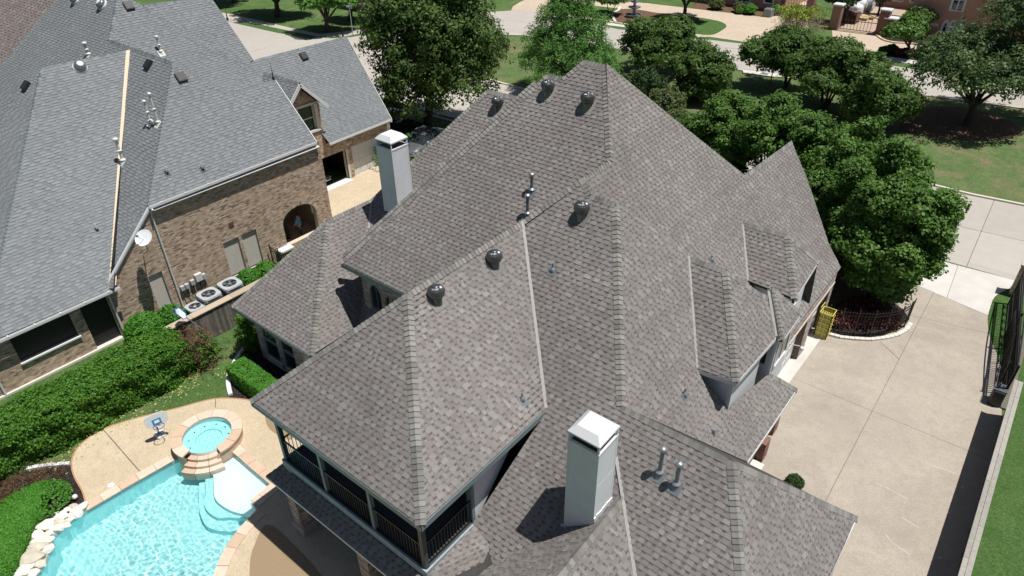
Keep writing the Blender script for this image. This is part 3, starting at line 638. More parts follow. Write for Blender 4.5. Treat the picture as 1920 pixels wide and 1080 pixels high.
# ---- dormers on the drive side
def dormer(parent_pl, vt, vb_, rd, hb, name, back, e_right=None, e_low=None, shingle=True):
    a = on(*vt, parent_pl); b = on(*vb_, parent_pl); s = (a.z-b.z)/(a.y-b.y); dy = planeY(a.y, a.z, s)
    c = on(*rd, dy); d = on(*hb, dy); sx = (c.z-d.z)/(d.x-c.x); dx = planeX(c.x, c.z, sx)
    return a, b, c, d, dy, dx
a1, b1, c1, d1, D1y, D1x = dormer(WP, (1291, 482), (1307, 691), (1362, 507), (1382, 716), '', None)
seg([b1, d1, c1, a1], expo=.15)
e1 = on(1455, 632, D1x); f1 = on(1438, 556, D1x); g1 = on(1422, 549, D1x)
seg([d1, e1, f1, g1, c1])
seg([a1, c1, g1, B_(g1.x-.8, g1.y+.9, g1.z-1.2)], tabs=False)
a3, b3, c3, d3, D3y, D3x = dormer(WP, (1441, 546), (1454, 630), (1449, 540), (1468, 636), '', None)
D3 = None
q5 = at(1467, 638, 5.66); q6 = at(1503, 587, 5.66); pk = at(1448, 540, 6.85)
seg([q5, q6, pk]) 
D3f = [q5, pk, on(1440, 549, D1x), e1]; seg(D3f, tabs=False)
a2, b2, c2, d2, D2y, D2x = dormer(EP, (1392, 417), (1402, 526), (1478, 441), (1491, 560), '', None)
seg([b2, d2, c2, a2], expo=.15)
e2 = on(1534, 491, D2x); seg([d2, e2, c2])
seg([a2, c2, e2, B_(e2.x, e2.y+.6, zat(EP, e2.x, 0)+.02)], tabs=False)
deck.build('roof', MT['deck'], house)
roof = house.children[0]
DBG = dict(kr=kr, kap=kap, d1=(a1, b1, c1, d1, e1, f1, g1), d2=(a2, b2, c2, d2, e2), d3=(pk, q5, q6), T=(T_l, T_r, tv), w_r=w_r, F=(F_a, F_b, F_c), ML=(M_l, M_lb, M_s, M_t), q=(q1, q2, O1, O2))
# ridge and hip caps
yN = (0, -1, -.97); yP = (0, 1, -.97); xP = (1, 0, -1.3); xN = (-1, 0, -1.3); xP1 = (1, 0, -.97); xN1 = (-1, 0, -.97)
C_ = lambda a, b, u, v: caps(a, b, u, v, 'main')
C_(P_fr, P_ap, yN, xP1); C_(P_fl, P_ap, yN, xN1); C_(P_ap, PvT, xN1, xP1); C_(PvT, S_top, yN, (-1, 0, -1.03))
C_(S_top, M_j, xN, xP); C_(M_j, M_r2, yN, xP); C_(M_t, M_r2, yN, yP); C_(M_s2, M_t, yN, xN); C_(M_s2, M_s, yN, xN)
C_(M_lb, M_s, yN, yP); C_(M_l, M_lb, yN, xN); C_(F_a, M_r2, yP, xP); C_(F_a, F_b, xP, xN)
C_(N_a, S_top, yN, xP); C_(N_a, N_b, yN, yP); C_(N_c, N_b, yN, xP); C_(nb, N_b, xP, yP)
C_(N_c, G_b, yN, yP); C_(G_b, g_e, yN, xP); C_(G_b, G_br, xP, yP)
C_(kap, B_(K_x, 5.8, K_z), xP1, xN1)
C_(L_fl, L_ap, yN, xN); C_(L_fr, L_ap, yN, xP); C_(L_ap, L_rv, xN, xP); C_(L_rv, T_l, yN, xN); C_(T_l, T_r, yN, yP)
C_(w_e2, w_r, xP, yP)
C_(a1, c1, yN, yP); C_(d1, c1, yN, xP); C_(g1, c1, yP, xP); C_(f1, g1, yP, xP); C_(a2, c2, yN, yP); C_(d2, c2, yN, xP); C_(e2, c2, yP, xP)
C_(q5, pk, yN, xP); C_(q6, pk, yP, xP)
caps(O1, on(1006, 150, planeY(13.9, 6.0, .97)), yN, xN, 'main', half=.13)
# valley flashings
def valley(a, b, wd=.085, mt='valley', lift=.03):
    a = V(a); b = V(b); m = MB(); t = (b-a).normalized(); u = t.cross(V((0, 0, 1))).normalized()
    up = V((0, 0, lift))
    for s, t2 in ((-1, .3), (0, .9), (1, .5)):
        c = u*(wd*.36*s)
        m.prism([a+c-u*wd*.15+up, a+c+u*wd*.15+up, b+c+u*wd*.15+up, b+c-u*wd*.15+up], (0, 0, .012), tint=t2)
    return m
for a, b in ((PvT+V((.02, -.02, 0)), PvB), (a1, b1), (a2, b2), (kvr, on(1191, 1082, SP)), (L_rv, tv), (on(1441, 548, D1x), e1)):
    valley(a, b).build('valley_flashing', MT['valley'], roof)
def flush_roof(key, parent_roof, mt, mc, n_ind=300, n_cap=300):
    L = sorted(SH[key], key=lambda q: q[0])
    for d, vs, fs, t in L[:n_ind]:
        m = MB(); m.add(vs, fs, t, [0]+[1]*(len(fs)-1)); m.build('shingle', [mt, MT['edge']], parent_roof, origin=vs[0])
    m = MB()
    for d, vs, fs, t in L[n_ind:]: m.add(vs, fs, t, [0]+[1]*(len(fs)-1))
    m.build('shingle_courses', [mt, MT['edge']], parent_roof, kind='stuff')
    allc = []
    for (a, t, ex, n, vs, fs) in CAPS[key]:
        me = None
        for i in range(n): allc.append((camdist(a+t*(i*ex)), a+t*(i*ex), vs, fs))
        # ends: closing piece
    allc.sort(key=lambda q: q[0]); cache = {}
    base = wloc(parent_roof)
    for d, p, vs, fs in allc[:n_cap]:
        k = id(vs)
        if k not in cache:
            m = MB(); m.add(vs, fs, .5, [0]*4+[1]*(len(fs)-4)); cache[k] = m.mesh('ridge_cap', [mc, MT['edge']])
        link_mesh('ridge_cap', cache[k], parent_roof, p-base)
    if allc[n_cap:]:
        m = MB()
        for d, p, vs, fs in allc[n_cap:]: m.add([V(q)+p for q in vs], fs, None, [0]*4+[1]*(len(fs)-4))
        m.build('ridge_caps', [mc, MT['edge']], parent_roof, kind='stuff')
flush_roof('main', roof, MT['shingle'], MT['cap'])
# ================================================================ walls and fittings of our house
def tri_fill(outline, holes, to3, name, material, parent=None, kind=None, thick=None):
    bm = bmesh.new(); loops = [outline]+holes; ed = []
    for lp in loops:
        vs = [bm.verts.new(to3(*p)) for p in lp]; ed += [bm.edges.new((vs[i], vs[(i+1) % len(vs)])) for i in range(len(vs))]
    bmesh.ops.triangle_fill(bm, use_beauty=True, edges=ed)
    if holes:
        c0 = [(tuple(to3(*p))) for p in outline]
        for f in list(bm.faces):
            pass
    if thick is not None:
        r = bmesh.ops.extrude_face_region(bm, geom=bm.faces[:]); bmesh.ops.translate(bm, vec=thick, verts=[v for v in r['geom'] if isinstance(v, bmesh.types.BMVert)])
        bmesh.ops.recalc_face_normals(bm, faces=bm.faces)
    off = wloc(parent) if parent else V((0, 0, 0)); bmesh.ops.translate(bm, vec=-off, verts=bm.verts)
    me = bpy.data.meshes.new(name); bm.to_mesh(me); bm.free(); me.materials.append(material)
    return props(link_mesh(name, me, parent), kind=kind)
def arch(u0, u1, v0, vs, vt, n=12):
    """opening with a curved head: springing at vs, crown at vt"""
    c = (u0+u1)/2; r = (u1-u0)/2
    return [(u0, v0), (u1, v0)]+[(c+r*math.cos(math.pi*i/n), vs+(vt-vs)*math.sin(math.pi*i/n)) for i in range(n+1)]
def brick_wall(o, ud, outline, holes, parent, mt_b, mt_m, thick=.18, name='wall', bl=.203, bh=.0677, seed=0, nsign=1):
    """wall panel with openings; every course laid in bricks standing 6 mm proud. ud: level direction; outward normal = ud x up * nsign"""
    o = V(o); ud = V(ud).normalized(); up = V((0, 0, 1)); nn = ud.cross(up)*nsign
    to3 = lambda u, v: o+ud*u+up*v
    wl = tri_fill(outline, holes, to3, name, mt_m, parent, thick=-nn*thick)
    rnd = random.Random(seed); m = MB(); vmin = min(p[1] for p in outline); vmax = max(p[1] for p in outline); k = 0
    def spans(poly, v):
        xs = []
        for i in range(len(poly)):
            a = poly[i]; b = poly[i-1]
            if (a[1] > v) != (b[1] > v): xs.append(a[0]+(b[0]-a[0])*(v-a[1])/(b[1]-a[1]))
        xs.sort(); return [(xs[i], xs[i+1]) for i in range(0, len(xs)-1, 2)]
    while vmin+(k+1)*bh <= vmax+.001:
        v = vmin+k*bh; vm = v+bh/2; k += 1; sg = spans(outline, vm)
        for hl in holes:
            for h0, h1 in spans(hl, vm):
                ns = []
                for a, b in sg:
                    if h1 <= a or h0 >= b: ns.append((a, b)); continue
                    if h0 > a: ns.append((a, h0))
                    if h1 < b: ns.append((h1, b))
                sg = ns
        for a, b in sg:
            x = math.floor((a-(k % 2)*bl/2)/bl)*bl+(k % 2)*bl/2
            while x < b:
                u0 = max(x, a)+.004; u1 = min(x+bl, b)-.006; x += bl
                if u1-u0 < .03: continue
                d = .006+rnd.random()*.004; P = [to3(u0, v+.006), to3(u1, v+.006), to3(u1, v+bh-.008), to3(u0, v+bh-.008)]
                vs = [p+nn*d for p in P]+[p-nn*.001 for p in P]
                m.add(vs, [(0, 1, 2, 3), (0, 4, 5, 1), (1, 5, 6, 2), (2, 6, 7, 3), (3, 7, 4, 0)], rnd.random())
    m.build('brick_courses', mt_b, wl, kind='stuff'); return wl
def rect(u0, v0, u1, v1): return [(u0, v0), (u1, v0), (u1, v1), (u0, v1)]
def chimney(x0, y0, x1, y1, zb, zt, parent, lab):
    b = MB(); zr = zt-.40; b.box(x0, y0, zb, x1, y1, zr)
    ch = b.build('chimney', MT['paleblue'], parent, label=lab)
    # seam between sheets and corner trims
    m = MB()
    for (x, y) in ((x0, y0), (x1, y0), (x1, y1), (x0, y1)):
        sx = 1 if x == x0 else -1; sy = 1 if y == y0 else -1
        m.box(min(x-sx*.006, x+sx*.05), min(y-sy*.006, y+sy*.05), zb, max(x-sx*.006, x+sx*.05), max(y-sy*.006, y+sy*.05), zr+.001)
    m.build('corner_trim', MT['paleblue'], ch)
    m = MB()
    for k in (1, 2):
        z = zb+(zr-zb)*k/3+.2
        m.box(x0-.002, y0-.002, z, x1+.002, y1+.002, z+.012)
    m.build('sheet_seam', MT['paleblue'], ch)
    m = MB(); m.box(x0-.012, y0-.012, zr-.05, x1+.012, y0+.06, zr+.012); m.box(x0-.012, y1-.06, zr-.05, x1+.012, y1+.012, zr+.012)
    m.box(x0-.011, y0+.06, zr-.05, x0+.06, y1-.06, zr+.011); m.box(x1-.06, y0+.06, zr-.05, x1+.011, y1-.06, zr+.011); m.build('rim', MT['white'], ch)
    m = MB(); m.box(x0+.06, y0+.06, zr-.03, x1-.06, y1-.06, zr+.004); m.build('flue_top', MT['blackvent'], ch)
    m = MB(); m.lathe([(.14, 0), (.14, .16), (.11, .16)], ((x0+x1)/2, (y0+y1)/2, zr), 12); m.build('flue', MT['galv'], ch)
    for (x, y) in ((x0, y0), (x1-.05, y0), (x1-.05, y1-.05), (x0, y1-.05)):
        m = MB(); m.box(x, y, zr+.012, x+.05, y+.05, zt-.13); m.build('cap_post', MT['white'], ch)
    e = .02; i = .15; m = MB()
    A = [(x0-e, y0-e), (x1+e, y0-e), (x1+e, y1+e), (x0-e, y1+e)]; Bq = [(x0+i, y0+i), (x1-i, y0+i), (x1-i, y1-i), (x0+i, y1-i)]
    vs = [(x, y, zt-.15) for x, y in A]+[(x, y, zt-.10) for x, y in A]+[(x, y, zt+.08) for x, y in Bq]
    m.add(vs, [(3, 2, 1, 0), (8, 9, 10, 11)]+[(k+j, k+(j+1) % 4, k+4+(j+1) % 4, k+4+j) for k in (0, 4) for j in range(4)])
    m.build('cap', MT['white'], ch)
    return ch
chimney(-6.50, 10.10, -5.60, 10.99, 3.2, 7.80, house, 'tall metal clad chimney standing on the lower front roof')
chimney(-20.80, 16.95, -19.90, 17.85, 5.4, 9.72, house, 'metal clad chimney rising behind the upper eave')
# dented flashing round the foot of the near chimney
m = MB()
for i in range(9):
    y = 10.1+i*.1; m.box(-5.60, y, 4.86+random.uniform(-.02, .03), -5.57, y+.092, 5.07+random.uniform(-.03, .02))
m.build('chimney_flashing', MT['white'], house)
m = MB(); m.box(-6.58, 10.02, 3.92, -5.62, 10.10, 4.06); m.build('chimney_flashing', MT['galv'], house)
# turbine vents
def turbine(base, pl, parent, s=1.):
    t = MB(); n = 22; seg = n*4; base = V(base); nr = V(pl[0]).normalized()
    neck = MB(); neck.lathe([(.16*s, -.14), (.155*s, .12*s), (.19*s, .14*s), (.19*s, .16*s)], base, 20)
    nk = neck.build('turbine_vent', MT['vent'], parent, origin=base)
    prof = [(.17, .15), (.22, .19), (.25, .26), (.258, .33), (.24, .41), (.185, .47), (.10, .505)]
    vs = []; fs = []
    for i, (r, z) in enumerate(prof):
        for k in range(seg):
            a = 2*math.pi*k/seg+i*.10; ph = k % 4; rr = r*(1.0, .985, .91, .90)[ph] if 0 < i < len(prof)-1 else r*.97
            vs.append(base+V((rr*s*math.cos(a), rr*s*math.sin(a), z*s)))
    for i in range(len(prof)-1):
        for k in range(seg): l = (k+1) % seg; fs.append((i*seg+k, i*seg+l, (i+1)*seg+l, (i+1)*seg+k))
    t.add(vs, fs, .5); t.build('fins', MT['vent'], nk)
    c = MB(); c.lathe([(.11*s, .495*s), (.12*s, .507*s), (.07*s, .525*s), (.01, .53*s)], base, 16); c.build('top_cap', MT['vent'], nk, smooth=True)
    u = V((0, 0, 1)).cross(nr).normalized(); v = nr.cross(u); f = MB()
    c0 = base+nr*.02; f.prism([c0+u*.28-v*.3, c0+u*.28+v*.3, c0-u*.28+v*.3, c0-u*.28-v*.3], nr*.006); f.build('base_flashing', MT['cap'], nk)
for q, pl in (((1027, 176), MP), ((1101, 200), MP), ((933, 204), TP), ((1090, 406), SP), ((927, 497), PX), ((819, 564), PX)):
    turbine(on(*q, pl), pl, roof, 1.0)
def flue(base, top_px, pl, parent, r=.055, white=False, hh=None, name='vent_pipe', mt=None, mcap=None, double=False):
    base = V(base); lo, hi = 0.05, 3.
    for _ in range(40):
        md = (lo+hi)/2
        if proj(base+V((0, 0, md)))[1] > top_px: lo = md
        else: hi = md
    h = hh or md; mt = mt or MT['pipe']; mcap = mcap or MT['galv']
    m = MB(); m.lathe([(r, -.15), (r, h-.05)], base, 12); o = m.build(name, mt, parent, origin=base, smooth=False)
    m = MB(); m.lathe([(r*1.05, h-.09), (r*1.9, h-.07), (r*1.9, h-.01), (r*1.5, h+.03), (r*.3, h+.05)], base, 14); m.build('rain_cap', mcap, o, smooth=True)
    m = MB(); m.lathe([(r*2.1, .10), (r*2.1, .115), (r*1.05, .17)], base, 14); m.build('storm_collar', mcap, o)
    m = MB(); m.lathe([(r*2.4, -.08), (r*1.3, .12)], base, 12); m.build('boot', mt, o)
    if double: m = MB(); m.lathe([(r*1.05, h*.5-.03), (r*1.8, h*.5), (r*1.05, h*.5+.03)], base, 12); m.build('coupling', mt, o)
    nr = V(pl[0]).normalized(); u = V((0, 0, 1)).cross(nr).normalized(); v = nr.cross(u); f = MB(); c0 = base+nr*.018
    f.prism([c0+u*.17-v*.24, c0+u*.17+v*.16, c0-u*.17+v*.16, c0-u*.17-v*.24], nr*.006); f.build('flashing', mcap if white else mt, o)
    return o
flue(on(1236, 889, SP), 841, SP, roof); flue(on(1267, 911, SP), 869, SP, roof)
flue(on(997, 360, MP), 326, MP, roof); flue(on(989, 404, MP), 366, MP, roof)
def stub(q, pl, parent, h=.28, r=.025, mt=None):
    base = on(*q, pl); m = MB(); m.lathe([(.085, -.06), (.075, .03), (r*1.2, .12)], base, 12); o = m.build('stub_vent', mt or MT['pipe'], parent, origin=base, smooth=True)
    m = MB(); m.lathe([(r, .08), (r, h)], base, 8); m.build('stub_pipe', mt or MT['pipe'], o)
    nr = V(pl[0]).normalized(); u = V((0, 0, 1)).cross(nr).normalized(); v = nr.cross(u); f = MB(); c0 = base+nr*.016
    f.prism([c0+u*.13-v*.17, c0+u*.13+v*.13, c0-u*.13+v*.13, c0-u*.13-v*.17], nr*.005); f.build('flashing', mt or MT['pipe'], o)
stub((1036, 508), SP, roof); stub((979, 750), PX, roof); stub((1283, 741), WP, roof)
bp = on(1336, 486, EP); stub((1334, 488), EP, roof, h=.2)
m = MB(); q = on(1338, 809, WP); m.box(q.x-.1, q.y-.09, q.z-.06, q.x+.08, q.y+.09, q.z+.14); m.build('box_vent', MT['galv'], roof)
# fascia boards and gutters
def fascia(a, b, mt, ht=.2, dz=-.13, parent=None, out=(0, 0, 0), wd=.03):
    m = MB(); a = V(a)+V(out)+V((0, 0, dz)); b = V(b)+V(out)+V((0, 0, dz)); m.bar(a, b, wd, ht); m.build('fascia', mt, parent or house)
fascia(P_fl, P_fr, MT['bluegrey'], out=(0, -.016, 0)); fascia(P_fr, PvB, MT['bluegrey'], out=(.016, 0, 0)); fascia(P_fl, (-15.72, 13.5, 5.8), MT['bluegrey'], out=(-.016, 0, 0))
fascia(M_l, (-15.9, 13.6, 5.8), MT['bluegrey'], out=(0, -.016, 0)); fascia(M_l, (-19.76, 28, 5.8), MT['bluegrey'], out=(-.016, 0, 0))
fascia(L_fl, L_fr, MT['bluegrey'], out=(0, -.016, 0), ht=.15, dz=-.1)
fascia(G_br, (-.34, 8.87, 2.8), MT['white'], out=(.016, 0, 0)); fascia(w_e1, w_e2, MT['white'], out=(.016, 0, 0), ht=.14, dz=-.08)
fascia((-15.98, 6.66, 2.36), (-8.8, 6.66, 2.36), MT['white'], ht=.07, dz=-.04)
# upper wall over the west wing, with arched windows
a_w = [(-18.90, -18.22), (-17.98, -17.30)]
holes = [arch(a+19.3, b+19.3, .4, 1.45, 1.98-.18*i) for i, (a, b) in enumerate(a_w)]
w1 = brick_wall((-19.3, 14.1, 2.95), (1, 0, 0), rect(0, 0, 3.9, 2.72), holes, house, MT['brick2'], MT['mortar2'], seed=3)
m = MB(); m.box(-19.3, 14.101, 2.95, -19.12, 28, 5.68); m.build('wall', MT['mortar2'], house)
for i, (a, b) in enumerate(a_w):
    pts = [V((u-19.3, 14.19, 2.95+v)) for u, v in holes[i]]
    m = MB(); m.prism(pts, (0, .02, 0)); wo = m.build('window', MT['glass'], house)
    m = MB(); m.tube([p-V((0, .02, 0)) for p in pts]+[pts[0]-V((0, .02, 0))], .03, 4); m.tube([V(((a+b)/2, 14.17, 3.4)), V(((a+b)/2, 14.17, 4.85))], .018, 4); m.build('frame', MT['bluegrey'], wo)
m = MB(); m.box(-19.4, 13.62, 5.6, -15.8, 14.1, 5.64); m.build('soffit', MT['bluegrey'], house)
# west wing front: piers, windows, brick
m = MB(); m.box(-24.0, 11.75, 0, -18.9, 11.95, 2.95); m.build('wall', MT['screen_black'], house)
m = MB(); m.box(-24.15, 11.95, 0, -24.0, 20, 2.98); m.build('wall', MT['brick2'], house)
for u0, u1 in ((-24.15, -23.72), (-22.62, -22.36), (-21.42, -20.75)):
    brick_wall((u0, 11.6, 0), (1, 0, 0), rect(0, 0, u1-u0, 2.92), [], house, MT['brick2'], MT['mortar2'], name='pier', seed=int(u0*7))
for u0, u1 in ((-23.72, -22.62), (-22.36, -21.42)):
    for v0, v1 in ((.35, 1.3), (1.36, 2.85)):
        m = MB(); m.box(u0+.06, 11.68, v0+.04, u1-.06, 11.70, v1-.04); wo = m.build('window', MT['glass'], house)
        m = MB()
        for a, b, c, d in ((u0, v0, u1, v0+.05), (u0, v1-.05, u1, v1), (u0, v0+.05, u0+.06, v1-.05), (u1-.06, v0+.05, u1, v1-.05)): m.box(a, 11.655, b, c, 11.70, d)
        m.build('frame', MT['bluegrey'], wo)
    m = MB(); m.box(u0, 11.6, 0, u1, 11.75, .34); m.build('window_sill', MT['stonetrim'], house)
m = MB(); m.box(-20.75, 11.66, 0, -18.95, 11.74, 2.9); m.build('screen_panel', MT['screen_tan'], house)
# porch: deck, beam, posts, railings
X0, X1, Y0, ZD = -15.5, -9.06, 7.2, 3.0
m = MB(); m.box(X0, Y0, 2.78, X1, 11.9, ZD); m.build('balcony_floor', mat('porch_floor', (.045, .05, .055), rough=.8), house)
m = MB(); m.box(X0-.02, Y0-.06, 2.70, X1+.02, Y0, 3.04); m.box(X0-.06, Y0-.06, 2.70, X0-.02, 11.9, 3.04); m.box(X1+.02, Y0-.06, 2.72, X1+.08, 9.2, 3.04); m.build('balcony_fascia', mat('pale_blue_trim', (.27, .335, .37), rough=.6, noise=.25, nscale=6), house)
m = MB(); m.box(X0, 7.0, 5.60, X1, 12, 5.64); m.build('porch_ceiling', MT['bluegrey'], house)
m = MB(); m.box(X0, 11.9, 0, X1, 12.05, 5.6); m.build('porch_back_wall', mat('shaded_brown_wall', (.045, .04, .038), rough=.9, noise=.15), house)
for x in (-13.37, -11.18): m = MB(); m.box(x-.06, Y0+.005, ZD, x+.06, Y0+.125, 5.6); m.build('porch_post', MT['bluegrey'], house)
for x, y in ((X0+.07, Y0+.07), (X1-.07, Y0+.07), (X0+.07, 9.6)):
    m = MB(); m.bbox(x-.075, y-.075, ZD, x+.075, y+.075, 5.6, .01); m.build('porch_post', MT['darkpost'], house)
m = MB(); m.box(X0, Y0, 5.4, X1, Y0+.12, 5.60); m.box(X0, Y0+.12, 5.4, X0+.12, 11.9, 5.60); m.box(X1-.12, Y0+.12, 5.4, X1, 11.9, 5.60); m.build('porch_beam', MT['bluegrey'], house)
def railing(a, b, parent, h=.95, sp=.115, mt='iron', zb=.08, mat_=None):
    a = V(a); b = V(b); L_ = (b-a).length; m = MB(); m.bar(a+V((0, 0, h)), b+V((0, 0, h)), .05, .04); m.bar(a+V((0, 0, zb)), b+V((0, 0, zb)), .03, .03)
    rl = m.build('railing', MT[mt], parent); n = int(L_/sp); c = MB(local=True); c.box(-.009, -.009, 0, .009, .009, h-zb-.01); me = c.mesh('baluster', MT[mt])
    base = wloc(parent)
    for i in range(1, n): link_mesh('baluster', me, rl, a+(b-a)*i/n+V((0, 0, zb))-base)
    return rl
for x0, x1 in ((X0+.14, -13.43), (-13.31, -11.24), (-11.12, X1-.14)): railing((x0, Y0+.06, ZD), (x1, Y0+.06, ZD), house)
railing((X0+.07, Y0+.15, ZD), (X0+.07, 9.5, ZD), house); railing((X0+.07, 9.7, ZD), (X0+.07, 11.8, ZD), house); railing((X1-.07, Y0+.15, ZD), (X1-.07, 9.25, ZD), house)
# white wall closing the porch on the right
m = MB(); ys = 9.28
m.prism([(X1-.02, ys, 2.9), (X1-.02, 12.2, 5.9), (X1-.02, 12.0, 5.66), (X1-.02, ys, 5.66)], (-.16, 0, 0)); m.build('porch_end_wall', MT['stucco'], house)
m = MB(); m.box(X1-.2, ys-.12, 2.7, X1+.0, ys-.002, 5.6); m.build('corner_board', MT['bluegrey'], house)
m = MB(); m.box(-10.4, 10.6, 3.02, -9.5, 11.5, 3.7); m.build('covered_grill', MT['darkcloth'], house)
# porch piers at ground level
for cx, cy in ((-15.10, 7.1), (-11.6, 7.1), (-9.2, 7.2)):
    for o, ud in (((cx-.24, cy-.24, 0), (1, 0, 0)), ((cx+.24, cy-.24, 0), (0, 1, 0))):
        brick_wall(o, ud, rect(0, 0, .48, 2.2), [], house, MT['brick2'], MT['mortar2'], name='pier', thick=.1, seed=int(cx*9))
    m = MB(); m.box(cx-.22, cy-.22, 0, cx+.22, cy+.24, 2.2); m.build('pier_core', MT['mortar2'], house)
    m = MB(); m.bbox(cx-.31, cy-.31, 0, cx+.31, cy+.31, .36, .03); m.build('pier_base', MT['brick2'], house)
m = MB(); m.box(X0, 6.9, 2.14, X1, 7.4, 2.30); m.build('lower_beam', MT['bluegrey'], house)
# east side: garage front with door openings
gw = -5.0
brick_wall((gw, 19.6, 0), (0, 1, 0), rect(0, 0, 10.1, 3.02), [rect(1.4, .005, 6.7, 2.25), rect(7.5, .005, 9.6, 2.25)], house, MT['brick2'], MT['mortar2'], thick=.35, seed=5)
for y0, y1 in ((21.0, 26.3), (27.1, 29.2)):
    m = MB(); m.box(gw-.30, y0, 0, gw-.26, y1, 2.25); gd = m.build('garage_door', MT['white'], house)
    for k in range(4):
        for j in range(int((y1-y0)/.62)):
            m = MB(); ya = y0+.06+j*.62; m.box(gw-.26, ya, .06+k*.55, gw-.245, ya+.54, .5+k*.55); m.build('panel', MT['white'], gd)
bj = mat('brown_jamb', (.13, .095, .07), rough=.8, noise=.1)
for yj in (26.28, 29.18): m = MB(); m.box(gw-.25, yj, 0, gw+.0, yj+.03, 2.24); m.build('door_jamb', bj, house)
m = MB(); m.box(gw, 19.6, 2.3, gw+.03, 29.7, 2.42); m.build('stone_band', MT['stonetrim'], house)
m = MB(); m.tube([(gw, 23.4, 2.75), (gw+.55, 23.3, 2.95)], .02, 6); lf = m.build('flood_light', MT['white'], house)
m = MB(); m.lathe([(.07, 0), (.09, .1), (.03, .16)], (gw+.58, 23.3, 2.9), 10, axis=(1, 0, -.4)); m.build('lamp_head', MT['white'], lf)
m = MB(); m.box(-11, 29.55, 0, gw-.0, 29.7, 2.95); m.prism([(-12.6, 29.6, 3), (gw-.05, 29.6, 3), (-8.7, 29.6, 7.7)], (0, .12, 0)); m.build('gable_wall', MT['brick2'], house)
# dormer bodies
def body(x0, y0, x1, y1, z0_, z1, mt, name='dormer_wall'):
    m = MB(); m.box(x0, y0, z0_, x1, y1, z1); return m.build(name, mt, house)
c1b = on(1364, 765, WP); dz1 = b1.z
body(-9.0, c1b.y, c1b.x, e1.y-.15, 2.5, dz1-.11, MT['stucco'])
m = MB(); m.box(c1b.x+.0, c1b.y-.02, c1b.z-.2, c1b.x+.03, c1b.y+.10, dz1-.11); m.box(c1b.x-.10, c1b.y-.03, c1b.z-.2, c1b.x-.001, c1b.y-.0, dz1-.11); m.build('corner_board', MT['white'], house)
m = MB(); m.bar(d1+V((.0, 0, -.1)), e1+V((0, 0, -.1)), .03, .16); m.bar(b1+V((0, -.0, -.1)), d1+V((0, 0, -.1)), .03, .16); m.build('fascia', MT['white'], house)
c2b = on(1502, 588, EP)
body(-7.0, 19.72, -4.5, q6.y-.12, 2.9, 5.55, MT['stucco'])
m = MB(); m.box(-4.5, 20.0, 4.15, -4.475, 21.1, 5.35); wo = m.build('window', MT['glass'], house)
m = MB(); m.box(-4.5, 19.9, 4.08, -4.45, 20.0, 5.43); m.box(-4.5, 21.1, 4.08, -4.45, 21.2, 5.43); m.box(-4.5, 20.0, 4.05, -4.43, 21.1, 4.14); m.box(-4.5, 20.0, 5.36, -4.45, 21.1, 5.43); m.box(-4.47, 20.53, 4.15, -4.46, 20.57, 5.35); m.build('frame', MT['white'], wo)
m = MB(); m.box(-4.95, 19.70, 4.3, -4.72, 19.718, 5.3); m.build('window', MT['glass'], house)
m = MB(); m.bar(q5+V((.0, 0, -.1)), q6+V((0, 0, -.1)), .03, .15); m.build('fascia', MT['white'], house)
m = MB(); m.box(-4.56, 19.66, 3.7, -4.46, 19.76, 5.5); m.build('corner_board', MT['white'], house)
m = MB(); m.prism([pk+V((-.1, -.08, -.03)), pk+V((.16, -.08, -.2)), pk+V((.16, .1, -.2)), pk+V((-.1, .14, -.03))], (0, 0, .05)); m.build('peak_flashing', MT['galv'], house)
body(-9.0, d2.y+.25, d2.x-.25, e2.y-.6, 3.5, d2.z-.1, MT['stucco'])
wx = d2.x-.24
m = MB(); m.box(wx, d2.y+.45, d2.z-.95, wx+.02, d2.y+1.3, d2.z-.2); wo = m.build('window', MT['glass'], house)
m = MB()
for a, b, c, d in ((.37, -1.03, 1.38, -.95), (.37, -.2, 1.38, -.12), (.37, -.95, .45, -.2), (1.3, -.95, 1.38, -.2)): m.box(wx, d2.y+a, d2.z+b, wx+.05, d2.y+c, d2.z+d)
m.build('frame', MT['white'], wo)
m = MB(); m.bar(d2+V((0, 0, -.09)), e2+V((0, 0, -.09)), .03, .13); m.build('fascia', MT['white'], house)
# small side entry under the lower eave
m = MB(); m.box(-7.5, 16.4, 0, -4.25, 20.7, 2.75); m.build('wall', MT['stucco'], house)
brick_wall((-4.2, 19.0, 0), (0, 1, 0), rect(0, 0, 1.7, 2.7), [], house, MT['brick3'], MT['mortar'], seed=9, thick=.05)
for x, y, h in ((-4.2, 19.7, .9), (-4.4, 21.3, 1.5)):
    brick_wall((x-.3, y-.2, 0), (1, 0, 0), rect(0, 0, .6, h), [], house, MT['brick3'], MT['mortar'], seed=11, thick=.3, name='step_wall')
    brick_wall((x+.3, y-.2, 0), (0, 1, 0), rect(0, 0, .5, h), [], house, MT['brick3'], MT['mortar'], seed=12, thick=.3, name='step_wall')
    m = MB(); m.box(x-.3, y-.2, h, x+.3, y+.3, h+.04); m.build('coping', MT['brick3'], house)
m = MB(); m.box(-4.2, 17.0, 0, -3.75, 19.4, .12); m.build('step', MT['stonetrim'], house)
# main solid walls out of sight, so that light does not leak below the roofs
for x0, y0, x1, y1, z in ((-12.4, 12.06, -9.0, 16, 5.4), (-19, 15, -12, 27.5, 5.6), (-12, 16.5, -5.36, 29.5, 3.0), (-8.8, 10.5, -4.3, 16.4, 2.7), (-23.9, 12, -19.4, 20, 2.9), (-25.5, 20.2, -16, 29.5, 2.9), (-4.3, 9.5, -.9, 15.9, 2.7), (-8.9, 7.9, -5.2, 10.4, 1.5)):
    m = MB(); m.box(x0, y0, 0, x1, y1, z); m.build('wall', MT['brick2'], house)
